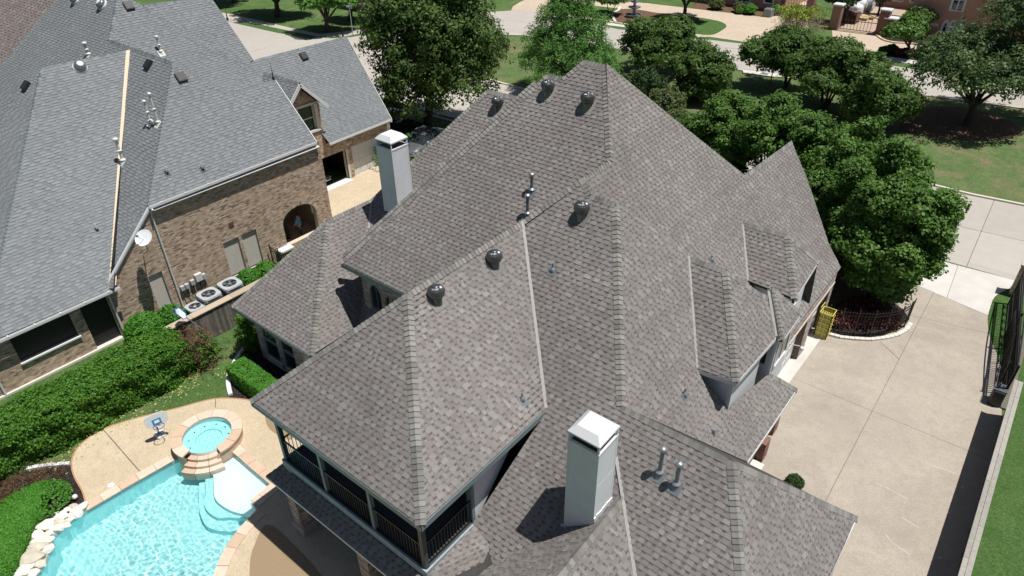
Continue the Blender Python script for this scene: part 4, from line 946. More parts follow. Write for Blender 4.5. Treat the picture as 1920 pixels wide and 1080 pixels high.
# ================================================================ the neighbour's house on the left
nh = thing('brick_house', 'tan brick house with blue-grey shingle roofs and white gutters beyond the wood fence', 'house', (-36, 16, 0))
LC = planeY(11.49, 5.72, .957); LDp = planeX(-30.6, 5.72, 1.081); LB = planeX(-30.38, 2.8, .84); LF = planeX(-35.4, 3.25, 1.13)
deck = MB()
def ns(pts, **k): roof_face(pts, 'grey', deck=deck, lo=.20, hi=.42, gap=(.14, .26), h=.020, expo=.15, **k)
H = on(325, 118, LC); Q = on(205, 75, LC); Tn = on(242, 95, LC)
LE = planeX(Q.x, Q.z, 1.13)
bc = on(213, 541, LC)
topE = on(222, -14, LE)
ns([H, on(278, 386, LC), on(195, 540, LC), on(213, 541, LC), Tn, on(78, 128, LC), on(-250, 420, LC), on(108, -3, LC), on(222, -14, LC), Q], pl=LC)
ld_r = on(592, 265, LDp); ld_t = on(515, 150, LDp); ld_a = on(437, 176, LDp)
ns([H, on(278, 386, LDp), ld_r, ld_t, ld_a])
rb = on(78, 128, LB); hb = on(-33, 648, LB); tb = on(242, 95, LB)
ns([tb, B_(-30.38, 8.68, 2.8), hb, rb])
s_ = (rb.z-hb.z)/(rb.y-hb.y); LBl = planeY(rb.y, rb.z, s_)
ns([rb, hb, on(-320, 760, LBl), on(-120, 300, LBl)])
ns([topE, Q, on(325, 120, LE), on(437, 178, LE), on(457, 127, LE), on(290, 23, LE)])
lg = [on(x, y, LF) for x, y in ((267, 10), (397, -2), (475, 112), (457, 125), (300, 50), (250, 2))]
ns([on(267, 9, LF), on(397, -3, LF), on(475, 112, LF), on(457, 128, LF), on(330, 60, LF)])
lf_c = on(733, 222, LF); lf_l = on(617, 268, LF); lf_t = on(650, 69, LF); lf_s = on(478, 113, LF)
ns([on(457, 125, LF), lf_s, lf_t, on(700, 157, LF), on(722, 200, LF), lf_c, lf_l, B_(-36.2, 24.9, zat(LF, -36.2, 0)), B_(-38.6, 21.0, zat(LF, -38.6, 0))])
# gabled wall dormer over the garage
gp = on(562, 156, planeX(-35.4, 7.43, 0.0001)); gp = B_(-35.4, 23.71, 7.43); gr = B_(-35.4, 25.21, 5.85); gl = B_(-35.4, 22.2, 5.85)
gback = B_(-39.2, 23.71, 7.43)
ns([gp, gback, B_(-37.7, 22.2, 5.85), gl]); ns([gp, gr, B_(-37.7, 25.2, 5.85), gback])
# plain far slopes
ns([tb, rb, B_(-48, rb.y, 3), B_(-48, tb.y, 3)], tabs=False)
ns([lf_s, lf_t, B_(-44.2, 30.5, 3.2), B_(-44.2, 22.5, 3.2)], tabs=False)
deck.build('roof', MT['deck'], nh); nroof = nh.children[0]
N_ = lambda a, b, u, v: caps(a, b, u, v, 'grey', expo=.20, half=.16)
N_(on(278, 386, LC), H, yN, xP); N_(Q, H, yN, yP); N_(Q, topE, yN, xP); N_(tb, rb, xP, xN); N_(hb, rb, yN, xP); N_(ld_a, ld_t, xP, xN)
N_(ld_a, H, xP, yP); N_(on(457, 125, LE), topE, xP, yP); N_(lf_s, lf_t, xP, xN); N_(gp, gback, yN, yP); N_(on(267, 9, LF), on(397, -3, LF), xP, xN)
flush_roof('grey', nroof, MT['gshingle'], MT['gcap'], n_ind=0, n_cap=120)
m = MB(); a = tb+V((.05, 0, .02)); b = B_(-30.45, 8.66, 2.86); u = V((.15, .95, 0)).normalized()*.16
m.prism([a-u, a+u, b+u, b-u], (0, 0, .03)); m.build('valley_board', MT['tan'], nroof)
a = on(500, 150, LF); m = MB(); m.prism([a+V((0, -.12, .03)), a+V((0, .12, .03)), a+V((.7, .1, -.6)), a+V((.7, -.14, -.6))], (0, 0, .03)); m.build('valley_board', MT['tan'], nroof)
# gutters and rake boards
def gutter(a, b, parent, n=6, out=(1, 0, 0)):
    a = V(a); b = V(b); o = V(out); m = MB(); m.bar(a+o*.02+V((0, 0, -.08)), b+o*.02+V((0, 0, -.08)), .03, .14); m.bar(a+o*.11+V((0, 0, -.07)), b+o*.11+V((0, 0, -.07)), .02, .10)
    m.bar(a+o*.065+V((0, 0, -.125)), b+o*.065+V((0, 0, -.125)), .11, .015); gt = m.build('gutter', MT['white'], parent)
    for i in range(n):
        p = a+(b-a)*((i+.5)/n); m = MB(); m.box(p.x-.03, p.y-.025, p.z-.035, p.x+.13, p.y+.025, p.z+.0); m.build('gutter_strap', MT['white'], gt)
gutter(on(278, 386, LDp), ld_r, nh, 8); gutter(B_(-30.38, 8.9, 2.8), B_(-30.38, 2.7, 2.8), nh, 6); gutter(lf_l, lf_c, nh, 3)
m = MB(); m.bar(on(279, 386, LC)+V((.05, 0, -.07)), on(195, 541, LC)+V((.05, 0, -.07)), .05, .2); m.build('rake_board', MT['white'], nh)
m = MB(); m.bar(on(279, 386, LC)+V((.11, 0, -.01)), on(195, 541, LC)+V((.11, 0, -.01)), .05, .09); m.build('rake_board', MT['white'], nh)
for a, b in ((gp, gr+V((0, .25, -.25))), (gp, gl+V((0, -.1, -.1)))):
    m = MB(); m.bar(a+V((.03, 0, -.10)), b+V((.03, 0, -.10)), .05, .2); m.build('rake_board', MT['white'], nh)
m = MB(); m.bar(ld_r+V((0, .03, -.05)), ld_t+V((0, .03, -.05)), .04, .12); m.build('rake_board', MT['white'], nh)
m = MB(); m.bar(lf_c+V((0, .03, -.05)), lf_t+V((0, .03, -.05)), .04, .12); m.build('rake_board', MT['stonetrim'], nh)
# long wall
W = -30.8
bw = lambda o, ud, ol, hl, **k: brick_wall(o, ud, ol, hl, nh, MT['brick'], MT['mortar'], **k)
archh = arch(17.9-8.4, 20.15-8.4, .55, 1.85, 2.62, 14)
lw = bw((W, 8.4, 0), (0, 1, 0), [(0, 0), (12.75, 0), (12.75, 5.62), (3.05, 5.62), (0, 2.66)], [rect(1.95, .36, 2.62, 2.36), rect(5.92, .33, 6.82, 2.36), rect(7.0, .33, 7.88, 2.36), archh], thick=.3, seed=21)
for y0, y1, z0_, z1 in ((10.35, 11.02, .36, 2.36), (14.32, 15.22, .33, 2.36), (15.4, 16.28, .33, 2.36)):
    m = MB(); m.box(W-.14, y0, z0_, W-.10, y1, z1); m.build('solar_screen', MT['screen_tan'], nh)
    m = MB(); m.box(W-.1, y0, z0_-.06, W+.05, y1, z0_); m.build('window_sill', MT['stonetrim'], nh)
# arch: ring of bricks on edge
c_y = (17.9+20.15)/2
for i in range(26):
    a = math.pi*(i+.5)/26; p = V((W+.012, c_y+1.125*math.cos(a), 1.85+.77*math.sin(a))); d = V((0, math.cos(a)*.77, math.sin(a)*1.125)).normalized(); q = V((0, -d.z, d.y))
    m = MB(); m.prism([p-q*.045, p+q*.045, p+q*.05+d*.2, p-q*.05+d*.2], (-.12, 0, 0)); m.build('brick', MT['brick'], lw)
bw((W, 21.15, 0), (-1, 0, 0), rect(0, 0, 5.1, 5.62), [arch(.45, 1.55, .9, 1.9, 2.35)], thick=.3, seed=23)
m = MB(); m.box(-36, 17.4, 0, -35.8, 21.1, 5.5); m.box(-35.8, 17.4, 0, W-.3, 17.6, 5.5); m.build('porch_inner_wall', MT['brick'], nh)
m = MB(); m.box(-35.8, 17.6, 3.0, W-.3, 20.85, 3.1); m.build('porch_ceiling', MT['stonetrim'], nh)
m = MB(); m.box(-35.8, 17.6, .0, W-.3, 20.85, .1); m.build('porch_floor', MT['deckagg'], nh)
m = MB(); m.tube([(-32.2, 18.9, .1), (-32.2, 18.9, 3.0)], .11, 10); m.build('porch_column', MT['darkpost'], nh)
m = MB(); m.box(-30.9, 17.15, 0, -30.35, 17.95, .55); m.build('low_wall', MT['brick'], nh)
m = MB(); m.box(-30.95, 17.1, .55, -30.3, 18.0, .65); m.build('wall_coping', MT['white'], nh)
# bay wall
bw((-30.7, 2.9, 0), (0, 1, 0), rect(0, 0, 5.6, 2.68), [rect(1.4, 1.15, 3.8, 2.53), rect(4.25, .04, 5.43, 2.5)], thick=.2, seed=25)
m = MB(); m.box(-30.88, 4.3, 1.15, -30.84, 6.7, 2.53); m.build('window_screen', MT['screen_black'], nh)
m = MB(); m.box(-30.88, 7.15, .04, -30.84, 8.33, 2.5); m.build('door_screen', MT['screen_black'], nh)
for y0, y1, z in ((4.25, 6.75, 1.08), (7.1, 8.38, -.02)):
    m = MB(); m.box(-30.75, y0, z, -30.60, y1, z+.07); m.build('window_sill', MT['white'], nh)
m = MB(); m.box(-30.9, 2.7, 0, -30.58, 8.6, .10); m.build('foundation_ledge', MT['stonetrim'], nh)
m = MB(); m.box(-33, 2.6, 0, -32.7, 4.0, 2.6); m.build('dark_patio_wall', MT['screen_black'], nh)
# garage block
GW = -35.9
bw((GW, 21.1, 0), (0, 1, 0), [(0, 0), (9.6, 0), (9.6, 3.0), (4.05, 3.0), (4.05, 5.7), (2.6, 7.2), (1.1, 5.7), (0, 5.7)],
   [rect(1.1, .005, 5.5, 2.15), rect(6.0, .005, 9.1, 2.15), rect(1.35, 4.18, 3.65, 5.75)], thick=.3, seed=27)
m = MB(); m.box(GW-.2, 22.5, 4.2, GW-.17, 24.72, 5.72); wo = m.build('window', MT['glass'], nh)
m = MB()
for a, b, c, d in ((22.45, 4.2, 22.53, 5.8), (24.66, 4.2, 24.75, 5.8), (23.55, 4.2, 23.62, 5.72), (22.53, 4.92, 23.55, 4.98), (23.62, 4.92, 24.66, 4.98), (22.45, 5.72, 24.75, 5.80)): m.box(GW-.165, a, b, GW-.12, c, d)
m.build('frame', MT['white'], wo)
m = MB(); m.box(GW-.05, 22.3, 4.05, GW+.1, 24.95, 4.18); m.build('window_sill', MT['white'], nh)
m = MB(); m.box(GW-.02, 22.3, 5.78, GW+.06, 24.9, 5.92); m.build('window_head', MT['stonetrim'], nh)
m = MB(); m.box(GW-.02, 24.72, 4.2, GW+.07, 24.95, 5.78); m.build('shutter_trim', MT['stonetrim'], nh)
m = MB(); m.box(GW-.22, 27.1, 0, GW-.18, 30.2, 2.15); gd = m.build('garage_door', MT['white'], nh)
for k in range(4):
    for j in range(5): m = MB(); m.box(GW-.18, 27.16+j*.61, .05+k*.53, GW-.165, 27.70+j*.61, .47+k*.53); m.build('panel', MT['white'], gd)
m = MB(); m.box(-41.5, 21.5, 0, -41.4, 31, 3.0); m.box(-41.4, 21.4, 0, GW-.3, 21.5, 3); m.box(-41.4, 27.0, 0, GW-.31, 27.1, 3); m.box(-41.4, 30.55, 0, GW-.31, 30.7, 3.3); m.build('garage_inner_wall', MT['screen_black'], nh)
m = MB(); m.box(GW-.1, 26.6, 0, GW+.02, 26.78, 2.15); m.build('door_jamb', MT['stonetrim'], nh)
m = MB(); m.box(GW-.3, 22.2, .0, GW+.4, 26.6, .035); m.build('garage_apron', MT['white'], nh)
m = MB(); m.tube([(GW, 26.8, 2.6), (GW+.2, 26.8, 2.62)], .025, 6); o = m.build('flood_light', MT['white'], nh)
for s in (-.09, .09): m = MB(); m.lathe([(.03, 0), (.06, .12), (.065, .14)], (GW+.2, 26.8+s, 2.64), 10, axis=(1, s*5, -.5)); m.build('lamp_head', MT['white'], o)
def downspout(pts, parent): m = MB(); m.tube(pts, .045, 6); m.build('downspout', MT['white'], parent)
downspout([(-30.5, 11.45, 5.62), (-30.74, 11.42, 5.4), (-30.74, 11.42, .05)], nh); downspout([(-30.3, 8.45, 2.7), (-30.62, 8.42, 2.55), (-30.62, 8.42, .05)], nh)
downspout([(-30.3, 3.25, 2.7), (-30.62, 3.25, 2.55), (-30.62, 3.25, .05)], nh); downspout([(-35.3, 30.4, 3.1), (-35.7, 30.4, 2.9), (-35.8, 30.4, .05)], nh)
m = MB(); m.box(W, 11.5, 5.50, W+.25, 21.0, 5.53); m.build('soffit', MT['white'], nh)
for x0, y0, x1, y1, z in ((-34, 12.3, -31.2, 17.3, 5.4), (-45, 2, -31.0, 8.5, 2.7), (-47, 13, -34, 21, 5.3), (-31.1, 8.5, -31.12, 8.6, 1)):
    m = MB(); m.box(x0, y0, 0, x1, y1, z); m.build('wall', MT['brick'], nh)
m = MB(); m.box(W, 14.9, 3.06, W+.04, 15.15, 3.3); m.build('wall_vent', mat('red_vent', (.14, .05, .045)), nh)
# roof fittings
def square_vent(q, pl, sc_=1.):
    base = on(*q, pl); nr = V(pl[0]).normalized(); u = V((0, 0, 1)).cross(nr).normalized(); v = nr.cross(u); m = MB()
    P = [base+u*a*.24*sc_+v*b*.24*sc_ for a, b in ((-1, -1), (1, -1), (1, 1), (-1, 1))]
    m.prism([p+nr*.05 for p in P], nr*.10); o = m.build('box_vent', MT['blackvent'], nroof, origin=base)
    m = MB(); m.prism([base+(p-base)*.8 for p in P], nr*.05); m.build('vent_neck', MT['blackvent'], o)
    m = MB(); m.prism([base+(p-base)*.86+nr*.15 for p in P], nr*.02); m.build('vent_lid', MT['blackvent'], o)
square_vent((280, 122), LC); square_vent((339, 146), LDp); square_vent((51, 162), LBl); square_vent((241, 12), LE); square_vent((569, 106), LF)
def skylight(q, pl, r):
    base = on(*q, pl); nr = V(pl[0]).normalized(); m = MB(); m.lathe([(r*1.15, -.02), (r*1.12, .06), (r*1.02, .09)], base, 24, axis=nr); o = m.build('tube_skylight', MT['whitepipe'], nroof, origin=base, smooth=False)
    m = MB(); m.lathe([(r, .08), (r*.97, .16), (r*.8, .26), (r*.5, .33), (r*.15, .36), (.01, .362)], base, 24, axis=nr); m.build('dome', mat('dark_dome', (.25, .28, .31), rough=.12, metal=.6), o, smooth=True)
    m = MB(); m.lathe([(r*.6, .32), (r*.45, .345), (r*.1, .37), (.01, .37)], base, 20, axis=nr); m.build('dome_top', MT['whitepipe'], o, smooth=True)
skylight((150, 127), LB, .30); skylight((193, 10), LC, .30); skylight((143, 1), LC, .28)
flue(on(297, 232, LC), 175, LC, nroof, .05, True, mt=MT['whitepipe'], mcap=MT['whitepipe'], double=True)
flue(on(287, 229, LC)+V((-.05, -.1, 0)), 189, LC, nroof, .05, True, mt=MT['whitepipe'], mcap=MT['whitepipe'], double=True)
flue(on(231, 303, LC), 260, LC, nroof, .07, True, mt=MT['whitepipe'], mcap=MT['whitepipe'], double=True)
flue(on(302, 99, LE), 68, LE, nroof, .055, True, mt=MT['whitepipe'], mcap=MT['whitepipe'], double=True)
flue(on(166, 104, LC), 92, LC, nroof, .07, True, hh=.7, mt=MT['whitepipe'], mcap=MT['whitepipe'], double=True)
for q_, p_ in (((313, 325), LDp), ((380, 318), LDp), ((182, 432), LB)):
    stub(q_, p_, nroof, h=.3, mt=MT['blackvent']); c_ = on(*q_, p_); m = MB(); m.lathe([(.032, .1), (.034, .34), (.02, .345)], c_, 8); m.build('stub_pipe', MT['whitepipe'], nroof)
# lightning rods on the ridges
for q, pl in (((513, 149), LDp), ((427, 38), LF), ((643, 68), LF)):
    p = on(*q, pl); m = MB(); m.lathe([(.07, 0), (.07, .12), (.03, .2), (.03, .4), (.012, .42), (.008, .95)], p, 8); m.build('lightning_rod', MT['blackvent'], nroof, origin=p)
# satellite dish on the gable wall
sdh = thing('satellite_dish', 'pale oval satellite dish bracketed to the tan brick gable wall', 'satellite dish', (-29.95, 10.48, 4.8))
m = MB(); m.lathe([(.01, 0), (.18, .012), (.32, .045), (.40, .075), (.40, .085), (.3, .055), (.01, .012)], (-29.9, 10.48, 4.75), 28, axis=(.35, -.55, .75)); m.build('reflector', MT['paleblue'], sdh, smooth=False)
m = MB(); m.tube([(-29.95, 10.5, 4.7), (-30.1, 10.5, 4.0), (-30.75, 10.5, 3.6)], .025, 6); m.build('mast', MT['galv'], sdh)
m = MB(); m.tube([(-29.9, 10.5, 4.6), (-29.75, 10.15, 5.05)], .012, 5); m.box(-29.8, 10.1, 5.03, -29.7, 10.2, 5.1); m.build('feed_arm', MT['galv'], sdh)
# brown roofed house behind
bh = thing('brown_roof_house', 'neighbouring house with a dark brown shingle roof behind the blue-grey roof', 'house', (-72, 22, 0))
BP = planeY(21.9, 6, .8); deck = MB()
roof_face([on(225, -60, BP), on(-60, 330, BP), on(-420, 300, BP), on(-200, -150, BP)], 'brown', deck=deck, lo=.3, hi=.6, gap=(.25, .4), expo=.25, h=.02)
deck.build('roof', MT['deck'], bh); m = MB(); m.box(-85, 14, 0, -56, 26, 3); m.build('wall', MT['brick'], bh)
flush_roof('brown', [c for c in bh.children if c.name.startswith('roof')][0], MT['bshingle'], MT['gcap'], 0, 0) if CAPS.setdefault('brown', []) is not None else 0
# ================================================================ pool
def pool():
    zw, zf = -.13, -1.15
    pool_t = thing('swimming_pool', 'turquoise swimming pool with pink stone edge and a pale tanning shelf', 'pool', (-20.5, 3.5, 0))
    wl = MB(); n = len(POOLW)
    for i in range(n):
        a, b = POOLW[i], POOLW[(i+1) % n]; wl.face([(a.x, a.y, 0), (b.x, b.y, 0), (b.x, b.y, zf-.6), (a.x, a.y, zf-.6)])
    tile = mat('waterline_tile', (.30, .45, .46), rough=.4, noise=.15, nscale=8)
    wl.build('pool_wall', MT['plaster'], pool_t)
    m = MB()
    for i in range(n):
        a, b = POOLW[i], POOLW[(i+1) % n]; d = (b-a).normalized(); q = V((-d.y, d.x, 0))*.01; q = -q if inside(((a.x+b.x)/2+q.x*3, (a.y+b.y)/2+q.y*3), POOLW) is False else q
        m.face([a+q+V((0, 0, -.01)), b+q+V((0, 0, -.01)), b+q+V((0, 0, -.2)), a+q+V((0, 0, -.2))])
    m.build('waterline_tiles', tile, pool_t)
    # floor slopes down away from the shelf
    fl = MB(); xs = [p.x for p in POOLW]; ys = [p.y for p in POOLW]
    fl.face([(min(xs)-.5, min(ys)-.5, -1.5), (max(xs)+.5, min(ys)-.5, -1.4), (max(xs)+.5, max(ys)+.5, -.92), (min(xs)-.5, max(ys)+.5, -.98)]); fl.build('pool_floor', MT['plaster'], pool_t)
    shelf = z0(smooth([(395, 850), (397, 880), (398, 905), (402, 930), (430, 950), (460, 958)], 4))+z0([(485, 957), (475, 940), (510, 908), (432, 843)])
    m = MB(); m.prism([V((p.x, p.y, -.26)) for p in shelf], (0, 0, -1.5)); m.build('tanning_shelf', MT['plaster_w'], pool_t)
    for k, pts in enumerate(([(382, 862), (380, 885), (381, 915), (380, 940), (402, 958), (430, 958), (462, 963)], [(372, 868), (366, 895), (366, 925), (368, 948), (380, 968), (402, 977), (430, 978), (452, 970)])):
        st = z0(smooth(pts, 4))+z0([(470, 945), (440, 870)]); m = MB(); m.prism([V((p.x, p.y, -.50-.25*k)) for p in st], (0, 0, -1.4)); m.build('pool_step', MT['plaster'], pool_t)
    # water: displaced surface
    x0, x1, y0, y1 = min(xs), max(xs), min(ys), max(ys); st = .028
    X = np.arange(x0, x1+st, st); Y = np.arange(y0, y1+st, st); nx, ny = len(X), len(Y); GX, GY = np.meshgrid(X, Y, indexing='ij')
    Z = np.zeros_like(GX); rg = np.random.default_rng(3)
    for i in range(46):
        lam = .13+rg.random()**1.6*.42; a = rg.random()*2*math.pi; k = 2*math.pi/lam; am = .00085*lam**1.0*(1+rg.random())
        wx = .18*np.sin(GX*1.3+i)+.18*np.cos(GY*1.1+i*2)
        Z += am*np.sin(k*(GX*math.cos(a)+GY*math.sin(a)+wx)+rg.random()*6.28)
    sp = G(385, 850); amp = .45+.9*np.clip(np.hypot(GX-sp.x, GY-sp.y)/3.5, 0, 1)
    Z = Z*amp*WAVE*(1+.55*np.sin(GX*.9+GY*.5)*np.sin(GY*1.3-GX*.4))
    ins = np.zeros_like(GX, bool)
    poly = [(p.x, p.y) for p in POOLW]; c = np.zeros_like(GX, bool)
    for i in range(n):
        a = poly[i]; b = poly[i-1]; 
        with np.errstate(divide='ignore', invalid='ignore'):
            cc = ((a[1] > GY) != (b[1] > GY)) & (GX < (b[0]-a[0])*(GY-a[1])/((b[1]-a[1]) or 1e-9)+a[0])
        c ^= cc
    co = np.stack([GX, GY, zw+Z], -1).reshape(-1, 3); idx = np.arange(nx*ny).reshape(nx, ny)
    keep = c[:-1, :-1] | c[1:, :-1] | c[1:, 1:] | c[:-1, 1:]
    q = np.stack([idx[:-1, :-1], idx[1:, :-1], idx[1:, 1:], idx[:-1, 1:]], -1)[keep]
    me = np_mesh('water', co, q, water_mat(), smooth=True); wo = link_mesh('water', me); props(wo, kind='structure')
    wo.is_shadow_catcher = False
    if CAUST:
        wo.cycles.is_caustics_caster = True
        for o in pool_t.children: o.cycles.is_caustics_receiver = True
        sd.cycles.is_caustics_light = True
    # coping stones
    def coping(px, wd, ln=.52, name='coping_stone', z=.0, h=.045, side=1, par=pool_t):
        P = z0(px); pts = [P[0]]; 
        for a, b in zip(P[:-1], P[1:]):
            k = max(1, int(round((b-a).length/.08))); pts += [a+(b-a)*i/k for i in range(1, k+1)]
        acc = 0; st = 0; segs = []
        for i in range(1, len(pts)):
            acc += (pts[i]-pts[i-1]).length
            if acc >= ln*random.uniform(.8, 1.25) or i == len(pts)-1: segs.append(pts[st:i+1]); st = i; acc = 0
        for sg in segs:
            if len(sg) < 2: continue
            inn = []; out = []
            for j, p in enumerate(sg):
                d = (sg[min(j+1, len(sg)-1)]-sg[max(j-1, 0)]).normalized(); q = V((-d.y, d.x, 0))*side; inn.append(p-q*.04); out.append(p+q*wd)
            d0 = (sg[1]-sg[0]).normalized()*.008; inn[0] = inn[0]+d0; out[0] = out[0]+d0; inn[-1] = inn[-1]-d0; out[-1] = out[-1]-d0
            poly = inn+out[::-1]; m = MB(); m.prism([V((p.x, p.y, z)) for p in poly], (0, 0, h+random.uniform(-.004, .004))); m.build(name, MT['coping'], par, origin=sg[0])
    cs = -1
    coping([(163, 957), (240, 912), (310, 872), (322, 865)], .34, .6, side=1)
    coping([(432, 842), (470, 876), (508, 908)], .34, .6, side=1)
    coping([(512, 906), (472, 940)], .42, .5, side=1)
    coping(smooth([(484, 957), (452, 991), (424, 1030), (402, 1080), (380, 1140), (330, 1230)], 4), .36, .55, side=1)
    # raised spa
    c = V((-21.36, 7.22, 0)); spa = thing('spa', 'raised round spa with pink stone rim and three spillway steps', 'spa', c)
    Ro, Ri, zt = 1.28, .96, .45
    a0 = math.atan2(G(385, 862).y-c.y, G(385, 862).x-c.x); half = .52
    m = MB(); N = 48
    vs = [c+V((Ro*math.cos(2*math.pi*k/N)*.985, Ro*math.sin(2*math.pi*k/N)*.985, z)) for z in (-1.2, zt-.06) for k in range(N)]
    m.add(vs, [(k, (k+1) % N, N+(k+1) % N, N+k) for k in range(N) if abs((2*math.pi*(k+.5)/N-a0+math.pi) % (2*math.pi)-math.pi) > half]); m.build('spa_wall', MT['coping'], spa)
    m = MB(); vs = [c+V((Ri*math.cos(2*math.pi*k/N), Ri*math.sin(2*math.pi*k/N), z)) for z in (.02, zt-.07) for k in range(N)]
    m.add(vs, [(k, N+k, N+(k+1) % N, (k+1) % N) for k in range(N)]); m.build('spa_inner_wall', MT['plaster_w'], spa)
    m = MB(); m.lathe([(.001, .03), (.50, .03), (.505, .14), (Ri, .14)], c, 40, cap=False); m.build('spa_seat', MT['plaster'], spa)
    m = MB(); pass
    sx = np.arange(-Ri, Ri+.02, .02); GX2, GY2 = np.meshgrid(sx, sx, indexing='ij'); Z2 = sum(.0009*np.sin((GX2*math.cos(i*1.9)+GY2*math.sin(i*1.9))*(18+5*i)+i) for i in range(9))
    k2 = GX2**2+GY2**2 < (Ri+.01)**2; k2 = k2[:-1, :-1] & k2[1:, 1:]; id2 = np.arange(len(sx)**2).reshape(len(sx), -1)
    sw = link_mesh('spa_water', np_mesh('spa_water', np.stack([GX2, GY2, zt-.19+Z2], -1).reshape(-1, 3), np.stack([id2[:-1, :-1], id2[1:, :-1], id2[1:, 1:], id2[:-1, 1:]], -1)[k2], bpy.data.materials['pool_water'], smooth=True), spa)
    if CAUST:
        sw.cycles.is_caustics_caster = True
        for o in spa.children:
            if o.name.startswith(('spa_seat', 'spa_inner')): o.cycles.is_caustics_receiver = True
    for k in range(10):
        a = a0+half+.03+(2*math.pi-2*half-.06)*k/10; b = a0+half+.03+(2*math.pi-2*half-.06)*(k+1)/10-.012; pin = []; pout = []
        for j in range(5):
            t = a+(b-a)*j/4; pin.append(c+V(((Ri-.05)*math.cos(t), (Ri-.05)*math.sin(t), zt-.06))); pout.append(c+V(((Ro+.04)*math.cos(t), (Ro+.04)*math.sin(t), zt-.06)))
        m = MB(); m.prism(pin+pout[::-1], (0, 0, .065)); m.build('rim_stone', MT['coping'], spa, origin=pin[0])
    for s in range(3):
        r0, r1, z = Ri-.02+s*.22, Ri+.22+s*.22, zt-.2-s*.13
        for k in range(3):
            a = a0-half+2*half*k/3; b = a0-half+2*half*(k+1)/3-.015; pin = []; pout = []
            for j in range(4): t = a+(b-a)*j/3; pin.append(c+V((r0*math.cos(t), r0*math.sin(t), z-.5))); pout.append(c+V((r1*math.cos(t), r1*math.sin(t), z-.5)))
            m = MB(); m.prism(pin+pout[::-1], (0, 0, .5)); m.build('spillway_stone', MT['coping'], spa, origin=pin[0])
    for k in range(7):
        a = a0+math.pi*.55+k*.6; m = MB(); m.lathe([(.028, .141), (.03, .155), (.001, .155)], c+V((.74*math.cos(a), .74*math.sin(a), 0)), 8); m.build('jet', MT['pipe'], spa)
    return pool_t
CAUST = True; WAVE = 1.0
def water_mat():
    m = bpy.data.materials.new('pool_water'); m.use_nodes = True; n = m.node_tree; b = n.nodes['Principled BSDF']
    b.inputs['Base Color'].default_value = (.84, .975, .98, 1); b.inputs['Transmission Weight'].default_value = 1; b.inputs['IOR'].default_value = 1.33; b.inputs['Roughness'].default_value = 0
    return m
def spa_water_mat():
    m = bpy.data.materials.new('spa_water'); m.use_nodes = True; n = m.node_tree; L = n.links.new; n.nodes.remove(n.nodes['Principled BSDF'])
    tr = n.nodes.new('ShaderNodeBsdfTransparent'); tr.inputs[0].default_value = (.80, .965, .97, 1); gl = n.nodes.new('ShaderNodeBsdfGlossy'); gl.inputs['Roughness'].default_value = .02
    fr = n.nodes.new('ShaderNodeFresnel'); fr.inputs[0].default_value = 1.33; mx = n.nodes.new('ShaderNodeMixShader')
    ns_ = n.nodes.new('ShaderNodeTexNoise'); ns_.inputs['Scale'].default_value = 9; bp_ = n.nodes.new('ShaderNodeBump'); bp_.inputs['Strength'].default_value = .12; bp_.inputs['Distance'].default_value = .03
    pos = n.nodes.new('ShaderNodeNewGeometry'); L(pos.outputs['Position'], ns_.inputs['Vector']); L(ns_.outputs[0], bp_.inputs['Height']); L(bp_.outputs[0], gl.inputs['Normal']); L(bp_.outputs[0], fr.inputs['Normal'])
    L(fr.outputs[0], mx.inputs[0]); L(tr.outputs[0], mx.inputs[1]); L(gl.outputs[0], mx.inputs[2]); L(mx.outputs[0], n.nodes['Material Output'].inputs[0]); return m
pool_t = pool()
